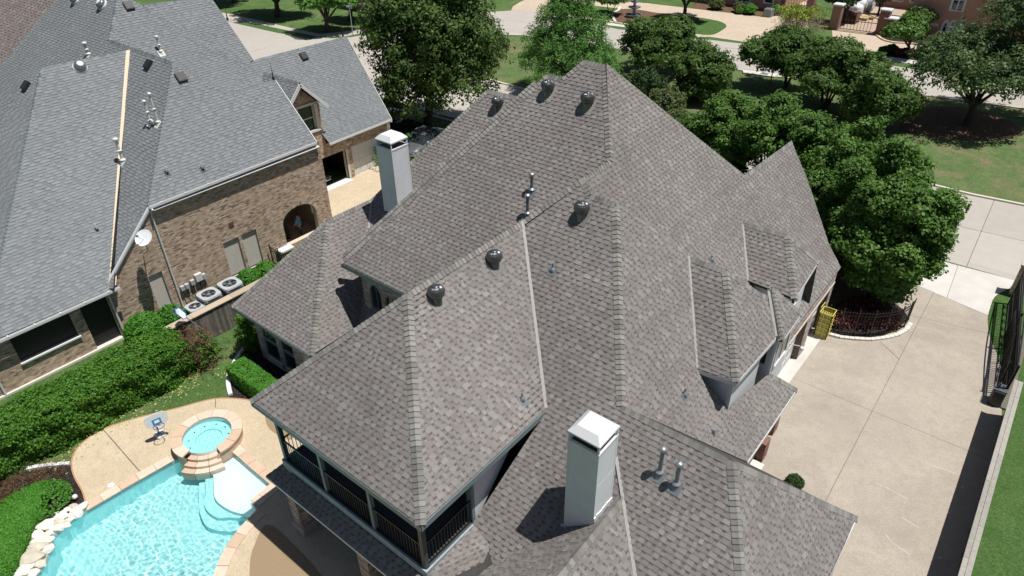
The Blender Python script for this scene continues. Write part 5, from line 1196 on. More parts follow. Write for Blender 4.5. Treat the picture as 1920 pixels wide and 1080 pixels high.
# boulders on the far bank of the pool: picture spot, half length, turn, pale?
def boulder(c, sx, sy, sz, rz, i, lab):
    bm = bmesh.new(); bmesh.ops.create_icosphere(bm, subdivisions=2, radius=1); rg = random.Random(100+i)
    pl = [(V((rg.uniform(-1, 1), rg.uniform(-1, 1), rg.uniform(-.3, 1))).normalized(), rg.uniform(.55, .85)) for _ in range(9)]
    for v in bm.verts:
        for nn, d in pl:
            e = v.co.dot(nn)-d
            if e > 0: v.co -= nn*e
        v.co.x *= sx; v.co.y *= sy; v.co.z *= sz
    bmesh.ops.rotate(bm, verts=bm.verts, matrix=Matrix.Rotation(rz, 3, 'Z'))
    me = bpy.data.meshes.new('boulder'); bm.to_mesh(me); bm.free(); me.materials.append(MT['rock'])
    o = link_mesh('boulder', me, None, c); props(o, lab, 'rock', 'pale boulders along the pool edge')
RK = [(150, 953, .30, 1.0, 'long upright slab at the top end of the boulder row by the pool coping'), (136, 950, .17, .2, 'round white boulder beside the slab at the top of the row'), (125, 955, .15, .5, 'small tan boulder next to the round white one'), (142, 965, .24, .3, 'flat tan boulder just below the round white one'),
 (113, 965, .27, .1, 'large pale boulder over the second bend of the row'), (128, 975, .16, .9, 'small boulder squeezed against the water near the top'), (110, 980, .20, .3, 'pale grey boulder under the large upper one'), (97, 975, .14, .3, 'small round grey boulder at the hedge side'),
 (84, 985, .30, .4, 'big smooth white boulder bulging towards the hedge'), (108, 990, .22, .2, 'tan boulder right of the big smooth white one'), (94, 997, .18, .9, 'dark veined boulder in the gap of the row'), (125, 985, .16, .1, 'flat boulder at the water beside the gap'),
 (68, 1003, .26, .5, 'grey boulder on the hedge side above the long pale one'), (72, 1015, .34, .25, 'long pale boulder with a ridge across the row'), (92, 1012, .15, .8, 'small wedge boulder touching the water'), (73, 1027, .32, .2, 'flat cream boulder below the ridged one'),
 (55, 1033, .14, .3, 'small boulder tucked under the flat cream one'), (90, 1030, .20, 1.2, 'tall tan boulder at the water in mid row'), (62, 1046, .46, .45, 'largest bright white boulder crossing the whole row'), (77, 1056, .22, .2, 'grey boulder wedged under the largest white one'),
 (52, 1060, .24, .7, 'white boulder left below the largest one'), (40, 1070, .28, .2, 'square pale boulder near the bottom of the row'), (62, 1075, .20, 1.2, 'upright tan boulder near the bottom by the water'), (27, 1083, .24, .4, 'white boulder at the foot of the row'), (56, 1088, .2, .1, 'cream boulder at the foot beside the water')]
for i, (x, y, r, a, lab) in enumerate(RK):
    boulder(at(x, y, .08), r*1.25, r*.85, r*.62, a+.6, i, lab+' of boulders' if False else lab)
# round white lid and ball lamp by the pool
m = MB(); p = G(208, 910); m.lathe([(.12, .006), (.12, .02), (.10, .026), (.001, .026)], p, 20); m.build('skimmer_lid', MT['white'], label='round white skimmer lid set in the tan pool deck', cat='lid')
bpy.data.objects['skimmer_lid']['category'] = 'lid'
lamp = thing('garden_lamp', 'small white globe light standing in the dark mulch near the boulders', 'lamp', G(144, 938))
m = MB(); m.lathe([(.03, 0), (.03, .12)], G(144, 938), 8); m.build('stem', MT['blackvent'], lamp); m = MB(); m.lathe([(.02, .1), (.08, .14), (.095, .2), (.07, .26), (.01, .29)], G(144, 938), 14); m.build('globe', MT['white'], lamp, smooth=True)
# poolside basketball hoop
hb_ = G(300, 817); hoop = thing('pool_basketball_hoop', 'small white and blue poolside basketball hoop beside the spa', 'basketball hoop', hb_)
def L3(dx, dy, dz): return hb_+V((dx, dy, dz))
m = MB(); m.bbox(hb_.x-.22, hb_.y-.16, 0, hb_.x+.22, hb_.y+.2, .14, .05); m.build('base', MT['white'], hoop)
m = MB(); m.tube([L3(0, .0, .1), L3(.05, .0, .45), L3(.22, 0, .8)], .035, 8); m.build('pole', mat('navy_plastic', (.03, .04, .16), rough=.5), hoop)
bd = V((.80, -.2, .12)).normalized(); uu = V((0, 0, 1)).cross(bd).normalized(); vv = bd.cross(uu); cb = L3(.26, .02, 1.02)
m = MB(); P = []
for k in range(20):
    a = 2*math.pi*k/20; P.append(cb+uu*(.42*math.copysign(abs(math.cos(a))**.6, math.cos(a)))+vv*(.30*math.copysign(abs(math.sin(a))**.7, math.sin(a))))
m.prism(P, bd*.04); m.build('backboard', MT['white'], hoop)
m = MB(); q0 = cb+bd*.045-vv*.05; m.prism([q0+uu*a*.16+vv*b*.12 for a, b in ((-1, -1), (1, -1), (1, 1), (-1, 1))], bd*.004); m.build('blue_target', mat('target_blue', (.02, .25, .42)), hoop)
m = MB(); m.prism([q0+bd*.005+uu*a*.09+vv*b*.06 for a, b in ((-1, -1), (1, -1), (1, 1), (-1, 1))], bd*.003); m.build('target_print', MT['whitecloth'], hoop)
m = MB(); rc = cb+bd*.26-vv*.16; m.tube([rc+uu*.2*math.cos(a)+bd*.2*math.sin(a) for a in [2*math.pi*k/18 for k in range(19)]], .014, 5, cap=False); m.build('rim', mat('navy2', (.03, .05, .22)), hoop)
m = MB()
for k in range(10): a = 2*math.pi*k/10; m.tube([rc+uu*.2*math.cos(a)+bd*.2*math.sin(a), rc+uu*.12*math.cos(a+.3)+bd*.12*math.sin(a+.3)-vv*.26], .005, 3)
m.build('net', MT['whitecloth'], hoop)
# toy basketball hoop on a pole behind the hedge
tb_ = G(426, 653); th = thing('pool_net_pole', 'blue and white pool skimmer net on a long metal pole leaning on the hedge', 'pool net', tb_)
e = V((-26.85, 9.95, 2.0)); m = MB(); m.tube([tb_+V((0, 0, .02)), e], .022, 8); m.build('pole', MT['galv'], th)
m = MB(); d = (e-tb_).normalized(); s_ = d.cross(V((0, 0, 1))).normalized(); ring = [e, e+s_*.22+d*.1, e+s_*.25+d*.5, e+d*.62, e-s_*.25+d*.5, e-s_*.22+d*.1, e]; m.tube(ring, .02, 6); m.build('frame', MT['bluecloth'], th)
m = MB(); m.add([*ring[:-1], e+d*.3+V((0, 0, -.35)), e+d*.45+V((0, 0, -.3))], [(0, 1, 6), (1, 2, 7, 6), (2, 3, 7), (3, 4, 7), (4, 5, 6, 7), (5, 0, 6)]); m.build('net_bag', MT['whitecloth'], th)
# condensers and meters beside the neighbour's wall
def condenser(c, s, h, lab):
    t = thing('air_conditioner', lab, 'air conditioner', c, 'condensers beside the neighbour wall'); x, y, _ = c
    m = MB(); m.bbox(x-s/2, y-s/2, .05, x+s/2, y+s/2, h-.08, .07); bdy = m.build('body', MT['pipe'], t)
    for k in range(9):
        z = .12+k*(h-.3)/9; m = MB(); m.box(x-s/2-.006, y-s/2+.08, z, x+s/2+.006, y+s/2-.08, z+.03); m.box(x-s/2+.08, y-s/2-.006, z, x+s/2-.08, y+s/2+.006, z+.03); m.build('louvre', MT['blackvent'], bdy)
    m = MB(); N = 32; r = s*.36; hs = s/2+.03
    out = []
    for k in range(N):
        a = 2*math.pi*k/N; cx_, sy_ = math.cos(a), math.sin(a); f = (abs(cx_)**5+abs(sy_)**5)**(-1/5); out.append((x+hs*cx_*f, y+hs*sy_*f))
    vs = [(a, b, h-.08) for a, b in out]+[(x+(a-x)*.96, y+(b-y)*.96, h) for a, b in out]+[(x+r*math.cos(2*math.pi*k/N), y+r*math.sin(2*math.pi*k/N), h) for k in range(N)]+[(x+r*math.cos(2*math.pi*k/N), y+r*math.sin(2*math.pi*k/N), h-.07) for k in range(N)]
    m.add(vs, [(j*N+k, j*N+(k+1) % N, (j+1)*N+(k+1) % N, (j+1)*N+k) for j in range(3) for k in range(N)]); m.build('lid', MT['acshell'], t)
    m = MB(); m.lathe([(.001, h-.07), (r, h-.07)], (x, y, 0), 24, cap=False); m.build('fan_well', MT['blackvent'], t)
    m = MB(); m.lathe([(r*.28, h-.07), (r*.28, h-.03), (.001, h-.02)], (x, y, 0), 14); m.build('fan_hub', MT['acshell'] if s < .85 else MT['galv'], t)
    for k in range(5): a = k*1.257; m = MB(); m.prism([(x+r*.2*math.cos(a), y+r*.2*math.sin(a), h-.05), (x+r*.9*math.cos(a-.2), y+r*.9*math.sin(a-.2), h-.04), (x+r*.9*math.cos(a+.3), y+r*.9*math.sin(a+.3), h-.055)], (0, 0, .006)); m.build('fan_blade', MT['pipe'], t)
    m = MB()
    for q in (.35, .65, .95): m.tube([(x+r*q*math.cos(2*math.pi*k/20), y+r*q*math.sin(2*math.pi*k/20), h-.01) for k in range(21)], .006, 3, cap=False)
    m.build('guard', MT['blackvent'], t)
condenser((-29.35, 13.42, 0), .98, 1.0, 'largest condenser, farthest along the brick wall, with an open dark fan')
condenser((-29.35, 12.25, 0), .95, 1.0, 'middle condenser of the three beside the brick wall, pale cup on top')
condenser((-29.33, 11.42, 0), .78, .72, 'smallest and lowest condenser, nearest the white downspout')
for y, z, s, h, lab in ((11.66, .95, .2, .26, 'first small pale meter box on the brick wall, nearest the downspout'), (11.9, .95, .2, .26, 'second small pale meter box on the brick wall'), (12.22, 1.0, .22, .28, 'third pale disconnect box, set apart from the first two'), (12.58, 1.05, .36, .42, 'big cream utility box above the middle condenser'), (12.86, 1.02, .18, .3, 'narrow white box attached right of the big cream box')):
    t = thing('utility_box', lab, 'utility box', (-30.78, y, z)); m = MB(); m.bbox(-30.78, y-s/2, z, -30.62, y+s/2, z+h, .02); m.build('box', MT['acshell'] if s < .3 else MT['whitepipe'], t)
    m = MB(); m.tube([(-30.72, y, z), (-30.7, y+.02, .5), (-30.4, y+.3, .15)], .02, 5); m.build('conduit', MT['blackvent'], t)
# wooden fence between the gardens
fn = thing('wood_fence', 'weathered grey board fence with a tan cap rail between the two gardens', 'fence', (-27.3, 12, 0))
y = 8.3
while y < 18.5:
    wdt = random.uniform(.135, .15); hh = 1.52+random.uniform(-.012, .008); m = MB(); x = -27.22+random.uniform(-.006, .006); m.box(x-.02, y, .02, x, y+wdt-.006, hh); m.build('board', MT['wood'], fn, origin=(x, y, 0)); y += wdt
m = MB(); m.box(-27.3, 8.3, .35, -27.25, 18.5, .44); m.build('rail', MT['wood'], fn); m = MB(); m.box(-27.3, 8.3, 1.25, -27.25, 18.5, 1.34); m.build('rail', MT['wood'], fn)
for k in range(5):
    m = MB(); m.box(-27.56, 8.3+k*2.05, 1.56, -27.16, 10.34+k*2.05, 1.60); m.build('cap_board', MT['woodtop'], fn)
    m = MB(); m.box(-27.36, 8.4+k*2.05, 0, -27.26, 8.5+k*2.05, 1.55); m.build('post', MT['wood'], fn)
# long tall fence along the drive
f2 = thing('wood_fence', 'tall dark board fence with a pale grey cap along the driveway', 'fence', (2.8, 15, 0))
y = -4.0
while y < 27.8:
    wdt = random.uniform(.14, .155); m = MB(); hh = 1.78+random.uniform(-.01, .01); x = 2.80+random.uniform(-.006, .006); m.box(x-.022, y, 0, x, y+wdt-.006, hh); m.build('board', MT['wood'], f2, origin=(x, y, 0)); y += wdt
for k in range(9):
    for x0, x1 in ((2.57, 2.705), (2.715, 2.86)):
        m = MB(); y0 = -4+k*3.66+(1.5 if x0 > 2.6 else 0); m.box(x0, y0, 1.79, x1, min(y0+3.65, 27.9), 1.83+random.uniform(0, .004)); m.build('cap_board', MT['woodgrey'], f2)
m = MB(); m.box(2.83, -4, 1.5, 2.87, 27.8, 1.6); m.build('rail', MT['wood'], f2); m = MB(); m.box(2.83, -4, .4, 2.87, 27.8, .5); m.build('rail', MT['wood'], f2)
# iron fence round the front bed
def iron_fence(pts, lab, h=1.35, name='iron_fence', sp=.13, kerb=False):
    P = [V((a, b, 0)) for a, b in pts]; t = thing(name, lab, 'fence', P[0]); n = 0; base = wloc(t)
    c = MB(local=True); c.box(-.01, -.01, .05, .01, .01, h); c.add([(-.014, -.014, h), (.014, -.014, h), (.014, .014, h), (-.014, .014, h), (0, 0, h+.09)], [(0, 1, 4), (1, 2, 4), (2, 3, 4), (3, 0, 4)]); me = c.mesh('picket', MT['iron'])
    m = MB()
    for a, b in zip(P[:-1], P[1:]):
        for z in (.12, h-.22, h-.06): m.bar(a+V((0, 0, z)), b+V((0, 0, z)), .03, .03)
        L_ = (b-a).length; k = max(1, int(L_/sp))
        for i in range(k): link_mesh('picket', me, t, a+(b-a)*i/k-base)
        q = MB(); q.bbox(a.x-.03, a.y-.03, 0, a.x+.03, a.y+.03, h+.14, .01); q.build('post', MT['iron'], t)
    m.build('rails', MT['iron'], t); return t
arc = [(-4.6, 28.95), (-4.0, 29.05), (-3.4, 29.35), (-2.8, 29.75), (-2.3, 30.3), (-1.9, 30.9), (-1.7, 31.5), (-1.65, 32.2)]
iron_fence([(a-.15, b+.25) for a, b in arc], 'curved black iron fence with spear pickets round the shaded front bed')
for i in range(len(arc)*3-3):
    j, f = divmod(i, 3); a = V((*arc[j], 0)); b = V((*arc[j+1], 0)); p = a+(b-a)*f/3; q = a+(b-a)*(f+.93)/3; d = (q-p).normalized(); nn = V((-d.y, d.x, 0))*.09
    m = MB(); m.prism([p-nn, q-nn, q+nn, p+nn], (0, 0, .11+random.uniform(-.01, .01)));
    if i == 0: kerb_o = thing('stone_edging', 'curved row of pale cut stones edging the shaded front bed', 'edging', a)
    m.build('edging_stone', MT['stonetrim'], kerb_o, origin=p)
# drive gate standing open beside the tall fence
gt = thing('sliding_gate', 'open black iron driveway gate with scrollwork and mesh leaning over the grass verge', 'gate', (2.2, 32, 0))
ga, gb = V((2.55, 28.6, 0)), V((1.75, 36.9, 0)); gd_ = (gb-ga); L_ = gd_.length; gd_.normalize()
c = MB(local=True); c.box(-.012, -.012, 0, .012, .012, 1.75); me = c.mesh('picket', MT['iron'])
for i in range(int(L_/.14)):
    link_mesh('picket', me, gt, ga+gd_*(i*.14)+V((0, 0, .15))-gt.location)
m = MB()
for z in (.15, .75, 1.65, 1.9): m.bar(ga+V((0, 0, z)), gb+V((0, 0, z)), .05, .05)
m.build('gate_rail', MT['iron'], gt)
m = MB(); m.tube([ga+gd_*(L_*i/16)+V((0, 0, 1.9+.45*math.sin(math.pi*i/16))) for i in range(17)], .03, 6); m.build('arched_rail', MT['iron'], gt)
for i in range(12):
    cpt = ga+gd_*(L_*(i+.5)/12)+V((0, 0, .45)); m = MB(); m.tube([cpt+gd_*(.2*math.cos(a)*(1-a/14))+V((0, 0, .22*math.sin(a)*(1-a/14))) for a in [k*.5 for k in range(20)]], .016, 4); m.build('scroll', MT['iron'], gt)
for q in (ga, (ga+gb)/2, gb): m = MB(); m.bbox(q.x-.05, q.y-.05, 0, q.x+.05, q.y+.05, 2.05, .01); m.build('gate_post', MT['iron'], gt)
m = MB(); m.box(2.62, 28.3, 0, 2.9, 36.9, .08); m.build('gate_track', MT['joint'], gt)
op = thing('gate_operator', 'dark ribbed gate motor housing at the end of the tall fence', 'gate motor', (2.35, 28.6, 0)); m = MB(); m.bbox(2.15, 28.25, 0, 2.6, 28.85, .8, .06); m.build('housing', MT['blackvent'], op)
for k in range(6): m = MB(); m.box(2.13, 28.3+k*.09, .78, 2.62, 28.35+k*.09, .83); m.build('rib', MT['pipe'], op)
fin = iron_fence([(2.3, 29.2), (2.2, 31.5), (1.95, 33.8)], 'short low iron fence in front of the sliding gate', h=1.6)
bx = thing('brick_pillar', 'brick gate pillar with a dark mailbox beside the street end of the gate', 'pillar', (1.9, 38.3, 0))
brick_wall((1.6, 37.9, 0), (1, 0, 0), rect(0, 0, .6, 1.7), [], bx, MT['brick'], MT['mortar'], thick=.6, seed=31); m = MB(); m.box(1.55, 37.85, 1.7, 2.25, 38.55, 1.78); m.build('pillar_cap', MT['woodtop'], bx)
# yellow stack of crates by the garage
yc = thing('yellow_crate_cart', 'tall yellow ventilated plastic bin standing at the garage corner', 'bin', (-4.75, 28.85, 0)); x0, y0, x1, y1 = -5.0, 28.5, -4.45, 29.1
for face in range(4):
    (ax, ay), (bx_, by) = (((x0, y0), (x1, y0)), ((x1, y0), (x1, y1)), ((x1, y1), (x0, y1)), ((x0, y1), (x0, y0)))[face]
    a = V((ax, ay, .05)); b = V((bx_, by, .05)); m = MB()
    for k in range(4): p = a+(b-a)*k/3; m.box(p.x-.018, p.y-.018, .05, p.x+.018, p.y+.018, 1.35)
    for k in range(6): m.bar(a+V((0, 0, .0+k*.26)), b+V((0, 0, .0+k*.26)), .034, .045)
    m.build('side_frame', MT['yellow'], yc)
    ins_ = ((a+b)/2); cxm = V(((x0+x1)/2, (y0+y1)/2, .05)); q = (cxm-ins_).normalized()*.015; m = MB(); m.prism([a+q, b+q, b+q+V((0, 0, 1.25)), a+q+V((0, 0, 1.25))], q*.3); m.build('side_panel', mat('dull_yellow', (.40, .35, .075), rough=.6, noise=.1) if face == 0 else bpy.data.materials['dull_yellow'], yc)
m = MB()
for k in range(6): m.box(x0+.02, y0+.03+k*.1, 1.12, x1-.02, y0+.05+k*.1, 1.14); m.box(x0+.03+k*.09, y0+.02, 1.145, x0+.05+k*.09, y1-.02, 1.165)
m.build('inner_grid', MT['yellow'], yc)
m = MB(); m.tube([(-5.05, 28.7, .1), (-5.05, 28.7, 1.5), (-5.02, 29.3, 1.55)], .02, 6); m.build('handle', MT['yellow'], yc)
# low iron fence and rockery at the drive's near end
iron_fence([(-.25, 14.6), (.6, 14.55), (1.4, 14.5)], 'low iron fence over white stones at the near end of the drive', h=.55, sp=.09)
m = MB()
for k in range(160):
    x, y = random.uniform(-.6, 1.4), random.uniform(12.2, 14.5); r = random.uniform(.05, .13); m.lathe([(r*.5, 0), (r, r*.4), (r*.7, r*.9), (.01, r)], (x, y, 0), 6)
m.build('white_cobbles', MT['rock'], kind='stuff')
iron_fence([(-30.6, 16.7), (-29.9, 16.72), (-29.2, 16.75)], 'short black iron gate between the brick wall and the low porch wall', h=1.15)
# ================================================================ planting
FH = Vector((math.sin(_y), math.cos(_y), 0))
def unit(v): return v/np.maximum(np.linalg.norm(v, axis=-1, keepdims=True), 1e-9)
def leaves(centers, out, per, rc, ls, mt, name, rg, up=.5, flat=.75, tone=None, aspect=.55, droop=0.):
    """leaf blades scattered in clumps; centers (K,3), out (K,3) outward directions"""
    K = len(centers); n = K*per
    d = unit(rg.normal(size=(n, 3)))*(rg.random((n, 1))**.45)*rc; d[:, 2] *= flat
    C = np.repeat(centers, per, 0)+d; O = np.repeat(out, per, 0)
    if droop: C[:, 2] -= droop*np.abs(d[:, 0]+d[:, 1])
    nrm = unit(O*.6+unit(d)*.5+np.array([0, 0, up])+rg.normal(size=(n, 3))*.55)
    t = unit(np.cross(nrm, unit(rg.normal(size=(n, 3))))); b = np.cross(nrm, t)
    s = ls*(.6+.8*rg.random((n, 1)))
    co = np.stack([C-t*s, C-b*s*aspect+t*s*.1, C+t*s, C+b*s*aspect-t*s*.1], 1).reshape(-1, 3)
    q = np.arange(n*4).reshape(n, 4)
    tn = rg.random(K) if tone is None else tone
    tint = np.clip(np.repeat(tn, per)*.45+rg.random(n)*.55, 0, 1)
    return co, q, tint
def put_leaves(co, q, tint, mt, name, parent):
    off = np.array(wloc(parent)) if parent is not None else 0
    return link_mesh(name, np_mesh(name, co-off, q, mt, tint), parent)
def crown_pts(c, r, rz, nl, nc, rg, shape='round', full=False):
    """clump centres over lobes that make up an uneven crown"""
    P = []; O = []; lobes = []
    for i in range(nl):
        d = unit(rg.normal(size=3)); 
        if d[2] < -.35 and not full: d[2] *= -.5
        k = .50+.28*rg.random()
        lc = np.array([d[0]*r*k, d[1]*r*k, d[2]*rz*k]); lr = (.30+.22*rg.random())
        if shape == 'cone':
            z = -1+2*(i+.5)/nl; a = i*2.4; w_ = ((1-z)*.5)**.7; lc = np.array([math.cos(a)*r*w_*.78, math.sin(a)*r*w_*.78, z*rz*.85]); lr = .18+.22*w_
        lobes.append((lc, lr))
    if nl > 40: lobes = [(lc*(1.12+.12*rg.random()), lr*.62) for lc, lr in lobes]
    lobes.append((np.zeros(3), .62 if shape != 'cone' else .2))
    A = np.array([l[1]**2 for l in lobes]); A = A/A.sum(); cnt = np.maximum(3, (A*nc).astype(int))
    for (lc, lr), k in zip(lobes, cnt):
        d = unit(rg.normal(size=(k, 3))); d[:, 2] = np.where(d[:, 2] < (-.75 if full else -.2), -d[:, 2]*.6, d[:, 2]); rr = lr*(.72+.36*rg.random((k, 1)))
        p = lc+d*rr*np.array([r, r, rz]); P.append(p); O.append(d)
    P = np.concatenate(P)+np.array(c); O = np.concatenate(O); return P, O, [(np.array(c)+l[0], l[1]) for l in lobes]
def tree(name, label, base, cc, rx, ry, kind, group=None, nl=16, nc=520, per=36, ls=.13, rc=.55, shape='round', stems=1, trunk_r=.2, bark='bark', seed=1, bw=None, aspect=.55, sparse=0., droop=0., maxh=None, cat='tree', low=.35, full=False):
    rg = np.random.default_rng(seed); rd = random.Random(seed)
    b = bw if bw is not None else G(*base); d = ray(*cc); t = ((b.x)*FH.x+(b.y)*FH.y)/(d[0]*FH.x+d[1]*FH.y)
    c = V((d[0]*t, d[1]*t, CH+d[2]*t)); dep = float(_fw @ np.array([c.x, c.y, c.z-CH])); r = rx*dep/CF
    th = math.atan2(CH-c.z, math.hypot(c.x, c.y)); ryw = ry*dep/CF; rz = math.sqrt(max((ryw**2-(r*math.sin(th))**2), (.35*ryw)**2))/math.cos(th)
    T = thing(name, label, cat, b, group)
    P, O, lobes = crown_pts(c, r, rz, nl, nc, rg, shape, full)
    P[:, 2] = np.maximum(P[:, 2], .35+rg.random(len(P))*.5)
    if sparse: k = rg.random(len(P)) > sparse; P, O = P[k], O[k]
    put_leaves(*leaves(P, O, per, rc, ls, LM[kind], 'crown', rg, aspect=aspect, droop=droop, up=.6), LM[kind], 'crown', T)
    m = MB(); tz = max(.6, c.z-rz*low)
    top = V((b.x+(c.x-b.x)*.4, b.y+(c.y-b.y)*.4, tz*.55))
    ends = [V(l[0]) for l in lobes[:-1]]
    if stems == 1:
        m.tube([b-V((0, 0, .1)), b+(top-b)*.5+V((.05, .03, 0)), top], trunk_r*1.25, 10, r2=trunk_r*.85)
        br = MB()
        for e in ends[:9]: br.tube([top-V((0, 0, .15)), top.lerp(e, .45)+V((0, 0, .25*rz*rd.random()*.4)), e.lerp(c, .1)], trunk_r*.55, 6, r2=trunk_r*.12)
    else:
        br = MB()
        for i in range(stems):
            a = 2*math.pi*i/stems+rd.random(); o = V((math.cos(a)*.22, math.sin(a)*.22, 0)); e = ends[i % len(ends)]
            m.tube([b+o*.6-V((0, 0, .1)), b+o*2.2+V((0, 0, tz*.45)), V((b.x+o.x*5, b.y+o.y*5, tz)).lerp(c, .12)], trunk_r*.5, 7, r2=trunk_r*.3)
            br.tube([V((b.x+o.x*5, b.y+o.y*5, tz)).lerp(c, .12), e], trunk_r*.3, 5, r2=trunk_r*.1)
    m.build('trunk', MT[bark], T); br.build('limbs', MT['bark' if bark == 'bark' else bark], T)
    if maxh: print(name, 'h', round(c.z+rz, 1), 'r', round(r, 1))
    return T
GP = 'pear trees in a row beside the house gable'
TR = 'trees'
tree('oak_tree', 'large dark oak with a forked trunk standing at the near kerb above the silver car', (800, 243), (815, 80), 128, 134, 'oak', nl=30, nc=2000, per=40, full=True, ls=.12, rc=.62, trunk_r=.32, seed=11, droop=.25, maxh=1)
tree('cypress_tree', 'bright green feathery cypress behind the topmost roof ridge', (1063, 172), (1066, 62), 98, 104, 'cyp', nl=30, nc=1100, per=40, ls=.13, rc=.5, shape='cone', trunk_r=.2, seed=12, aspect=.28, droop=.3, maxh=1)
MG = 'multi-stemmed myrtle trees on the island lawn'
tree('myrtle_tree', 'round dark myrtle with many stems directly right of the bright green cypress', (1222, 138), (1229, 73), 73, 48, 'crape', MG, nc=700, per=34, ls=.14, rc=.5, stems=6, trunk_r=.2, seed=13, maxh=1, full=True)
tree('myrtle_tree', 'smaller round myrtle with spreading bare stems below and right of the first one', (1302, 184), (1303, 128), 69, 46, 'crape', MG, nc=650, per=34, ls=.13, rc=.45, stems=5, trunk_r=.2, seed=14, maxh=1, full=True)
tree('myrtle_tree', 'myrtle at the street end of the long clump, its stem beside the black post', (1472, 163), (1464, 98), 68, 48, 'crape', MG, nc=650, per=34, ls=.14, rc=.5, stems=3, trunk_r=.26, seed=15, maxh=1, full=True)
tree('myrtle_tree', 'middle myrtle of the long clump between the pears and the street', (1545, 203), (1558, 132), 82, 54, 'crape', MG, nc=750, per=34, ls=.14, rc=.5, stems=5, trunk_r=.22, seed=16, maxh=1, full=True)
tree('myrtle_tree', 'myrtle at the right end of the long clump, touching the pears', (1640, 240), (1652, 172), 76, 62, 'crape', MG, nc=750, per=34, ls=.14, rc=.5, stems=4, trunk_r=.22, seed=17, maxh=1, full=True)
PE = dict(nl=44, per=58, ls=.080, rc=.40, trunk_r=.2, aspect=.7, full=True)
tree('pear_tree', 'leafy pear at the left end of the row, behind the long roof hip', (1345, 335), (1343, 262), 76, 95, 'pear', GP, nc=1000, seed=21, maxh=1, **PE)
tree('pear_tree', 'leafy pear second from the left, its crown above the valley between two roofs', (1440, 385), (1437, 290), 95, 120, 'pear', GP, nc=1400, seed=22, maxh=1, **PE)
tree('pear_tree', 'leafy pear in mid row right behind the pointed roof gable', (1545, 430), (1548, 325), 100, 122, 'pear', GP, nc=1500, seed=23, maxh=1, **PE)
tree('pear_tree', 'leafy pear right of the gable, bulging over the island side', (1640, 500), (1645, 392), 100, 126, 'pear', GP, nc=1600, seed=24, maxh=1, **PE)
tree('pear_tree', 'nearest and lowest pear, overhanging the apron and the curved iron fence', (1632, 562), (1676, 438), 100, 110, 'pear', GP, nc=1900, seed=25, maxh=1, stems=4, **PE)
tree('oak_tree', 'loose grey-green oak on the bare soil patch near the right edge', (1812, 234), (1850, 135), 125, 88, 'live', nl=24, nc=1300, per=32, ls=.12, rc=.55, trunk_r=.28, seed=31, sparse=.34, droop=.2, maxh=1)
tree('oak_tree', 'oak cut off by the right edge of the view', (1932, 222), (1958, 60), 118, 118, 'live', nl=18, nc=600, per=32, ls=.13, rc=.6, trunk_r=.28, seed=32, sparse=.1)
tree('maple_tree', 'bright green tree on the far lawn beside the street sign', (612, 60), (612, 2), 58, 44, 'cyp', nc=700, per=32, ls=.17, rc=.6, trunk_r=.25, seed=33, aspect=.7, nl=14)
tree('oak_tree', 'dark tree at the top edge shading the far sidewalk', (520, 32), (515, -38), 75, 55, 'oak', nc=700, per=32, ls=.18, rc=.7, trunk_r=.3, seed=34)
tree('oak_tree', 'dark tree at the top left corner behind the blue-grey roof', (440, 5), (425, -55), 60, 45, 'oak', nc=500, per=30, ls=.18, rc=.7, trunk_r=.3, seed=35)
tree('oak_tree', 'tree in front of the far brick house, left of the large oak', (655, 38), (662, -18), 45, 38, 'oak', nc=500, per=30, ls=.17, rc=.6, trunk_r=.25, seed=36)
tree('cedar_tree', 'tree on the round drive island whose trunk stands left of the paved loop', (1281, 37), (1290, -14), 52, 27, 'oak', nc=450, per=30, ls=.17, rc=.6, trunk_r=.22, seed=37, low=.1)
tree('myrtle_tree', 'small dark tree at the top edge above the fountain bed', (1142, 28), (1140, -2), 34, 17, 'crape', nc=250, per=28, ls=.16, rc=.4, trunk_r=.12, seed=38, stems=3)
tree('maple_tree', 'small pale green tree before the brick house with arched windows', (1704, 106), (1703, 60), 38, 25, 'pear', nc=420, per=32, ls=.15, rc=.5, trunk_r=.14, seed=39, aspect=.7)
tree('holly_tree', 'dark rounded tree against the brick wall behind the small pale tree', (1730, 70), (1727, 36), 24, 22, 'crape', nc=260, per=30, ls=.15, rc=.45, trunk_r=.12, seed=40)
tree('holly_tree', 'dark tree behind the tall gate pillar', (1590, 44), (1582, 0), 26, 20, 'dkhedge', nc=350, per=30, ls=.17, rc=.5, trunk_r=.15, seed=41)
tree('holly_tree', 'dark shrubby tree behind the white sacks', (1645, 28), (1655, -4), 14, 18, 'olive', nc=200, per=28, ls=.16, rc=.5, trunk_r=.12, seed=42)
# the half bare shrub behind the myrtles
t = thing('bare_shrub', 'half bare shrub with twiggy sides and a yellow-green top by the round drive', 'shrub', G(1487, 74))
rg = np.random.default_rng(50); b = G(1487, 74); P = np.array([[b.x+rg.normal()*1.1, b.y+rg.normal()*1.1, .5+rg.random()*2.4] for _ in range(260)])
put_leaves(*leaves(P, unit(rg.normal(size=P.shape)), 26, .5, .2, None, '', rg, aspect=.07), LM['twig'], 'twigs', t)
P = np.array([[b.x+rg.normal()*1.1, b.y+rg.normal()*1.1, 2.5+rg.random()*.9] for _ in range(120)]); put_leaves(*leaves(P, unit(rg.normal(size=P.shape)), 24, .4, .12, None, '', rg), LM['ylw'], 'crown', t)
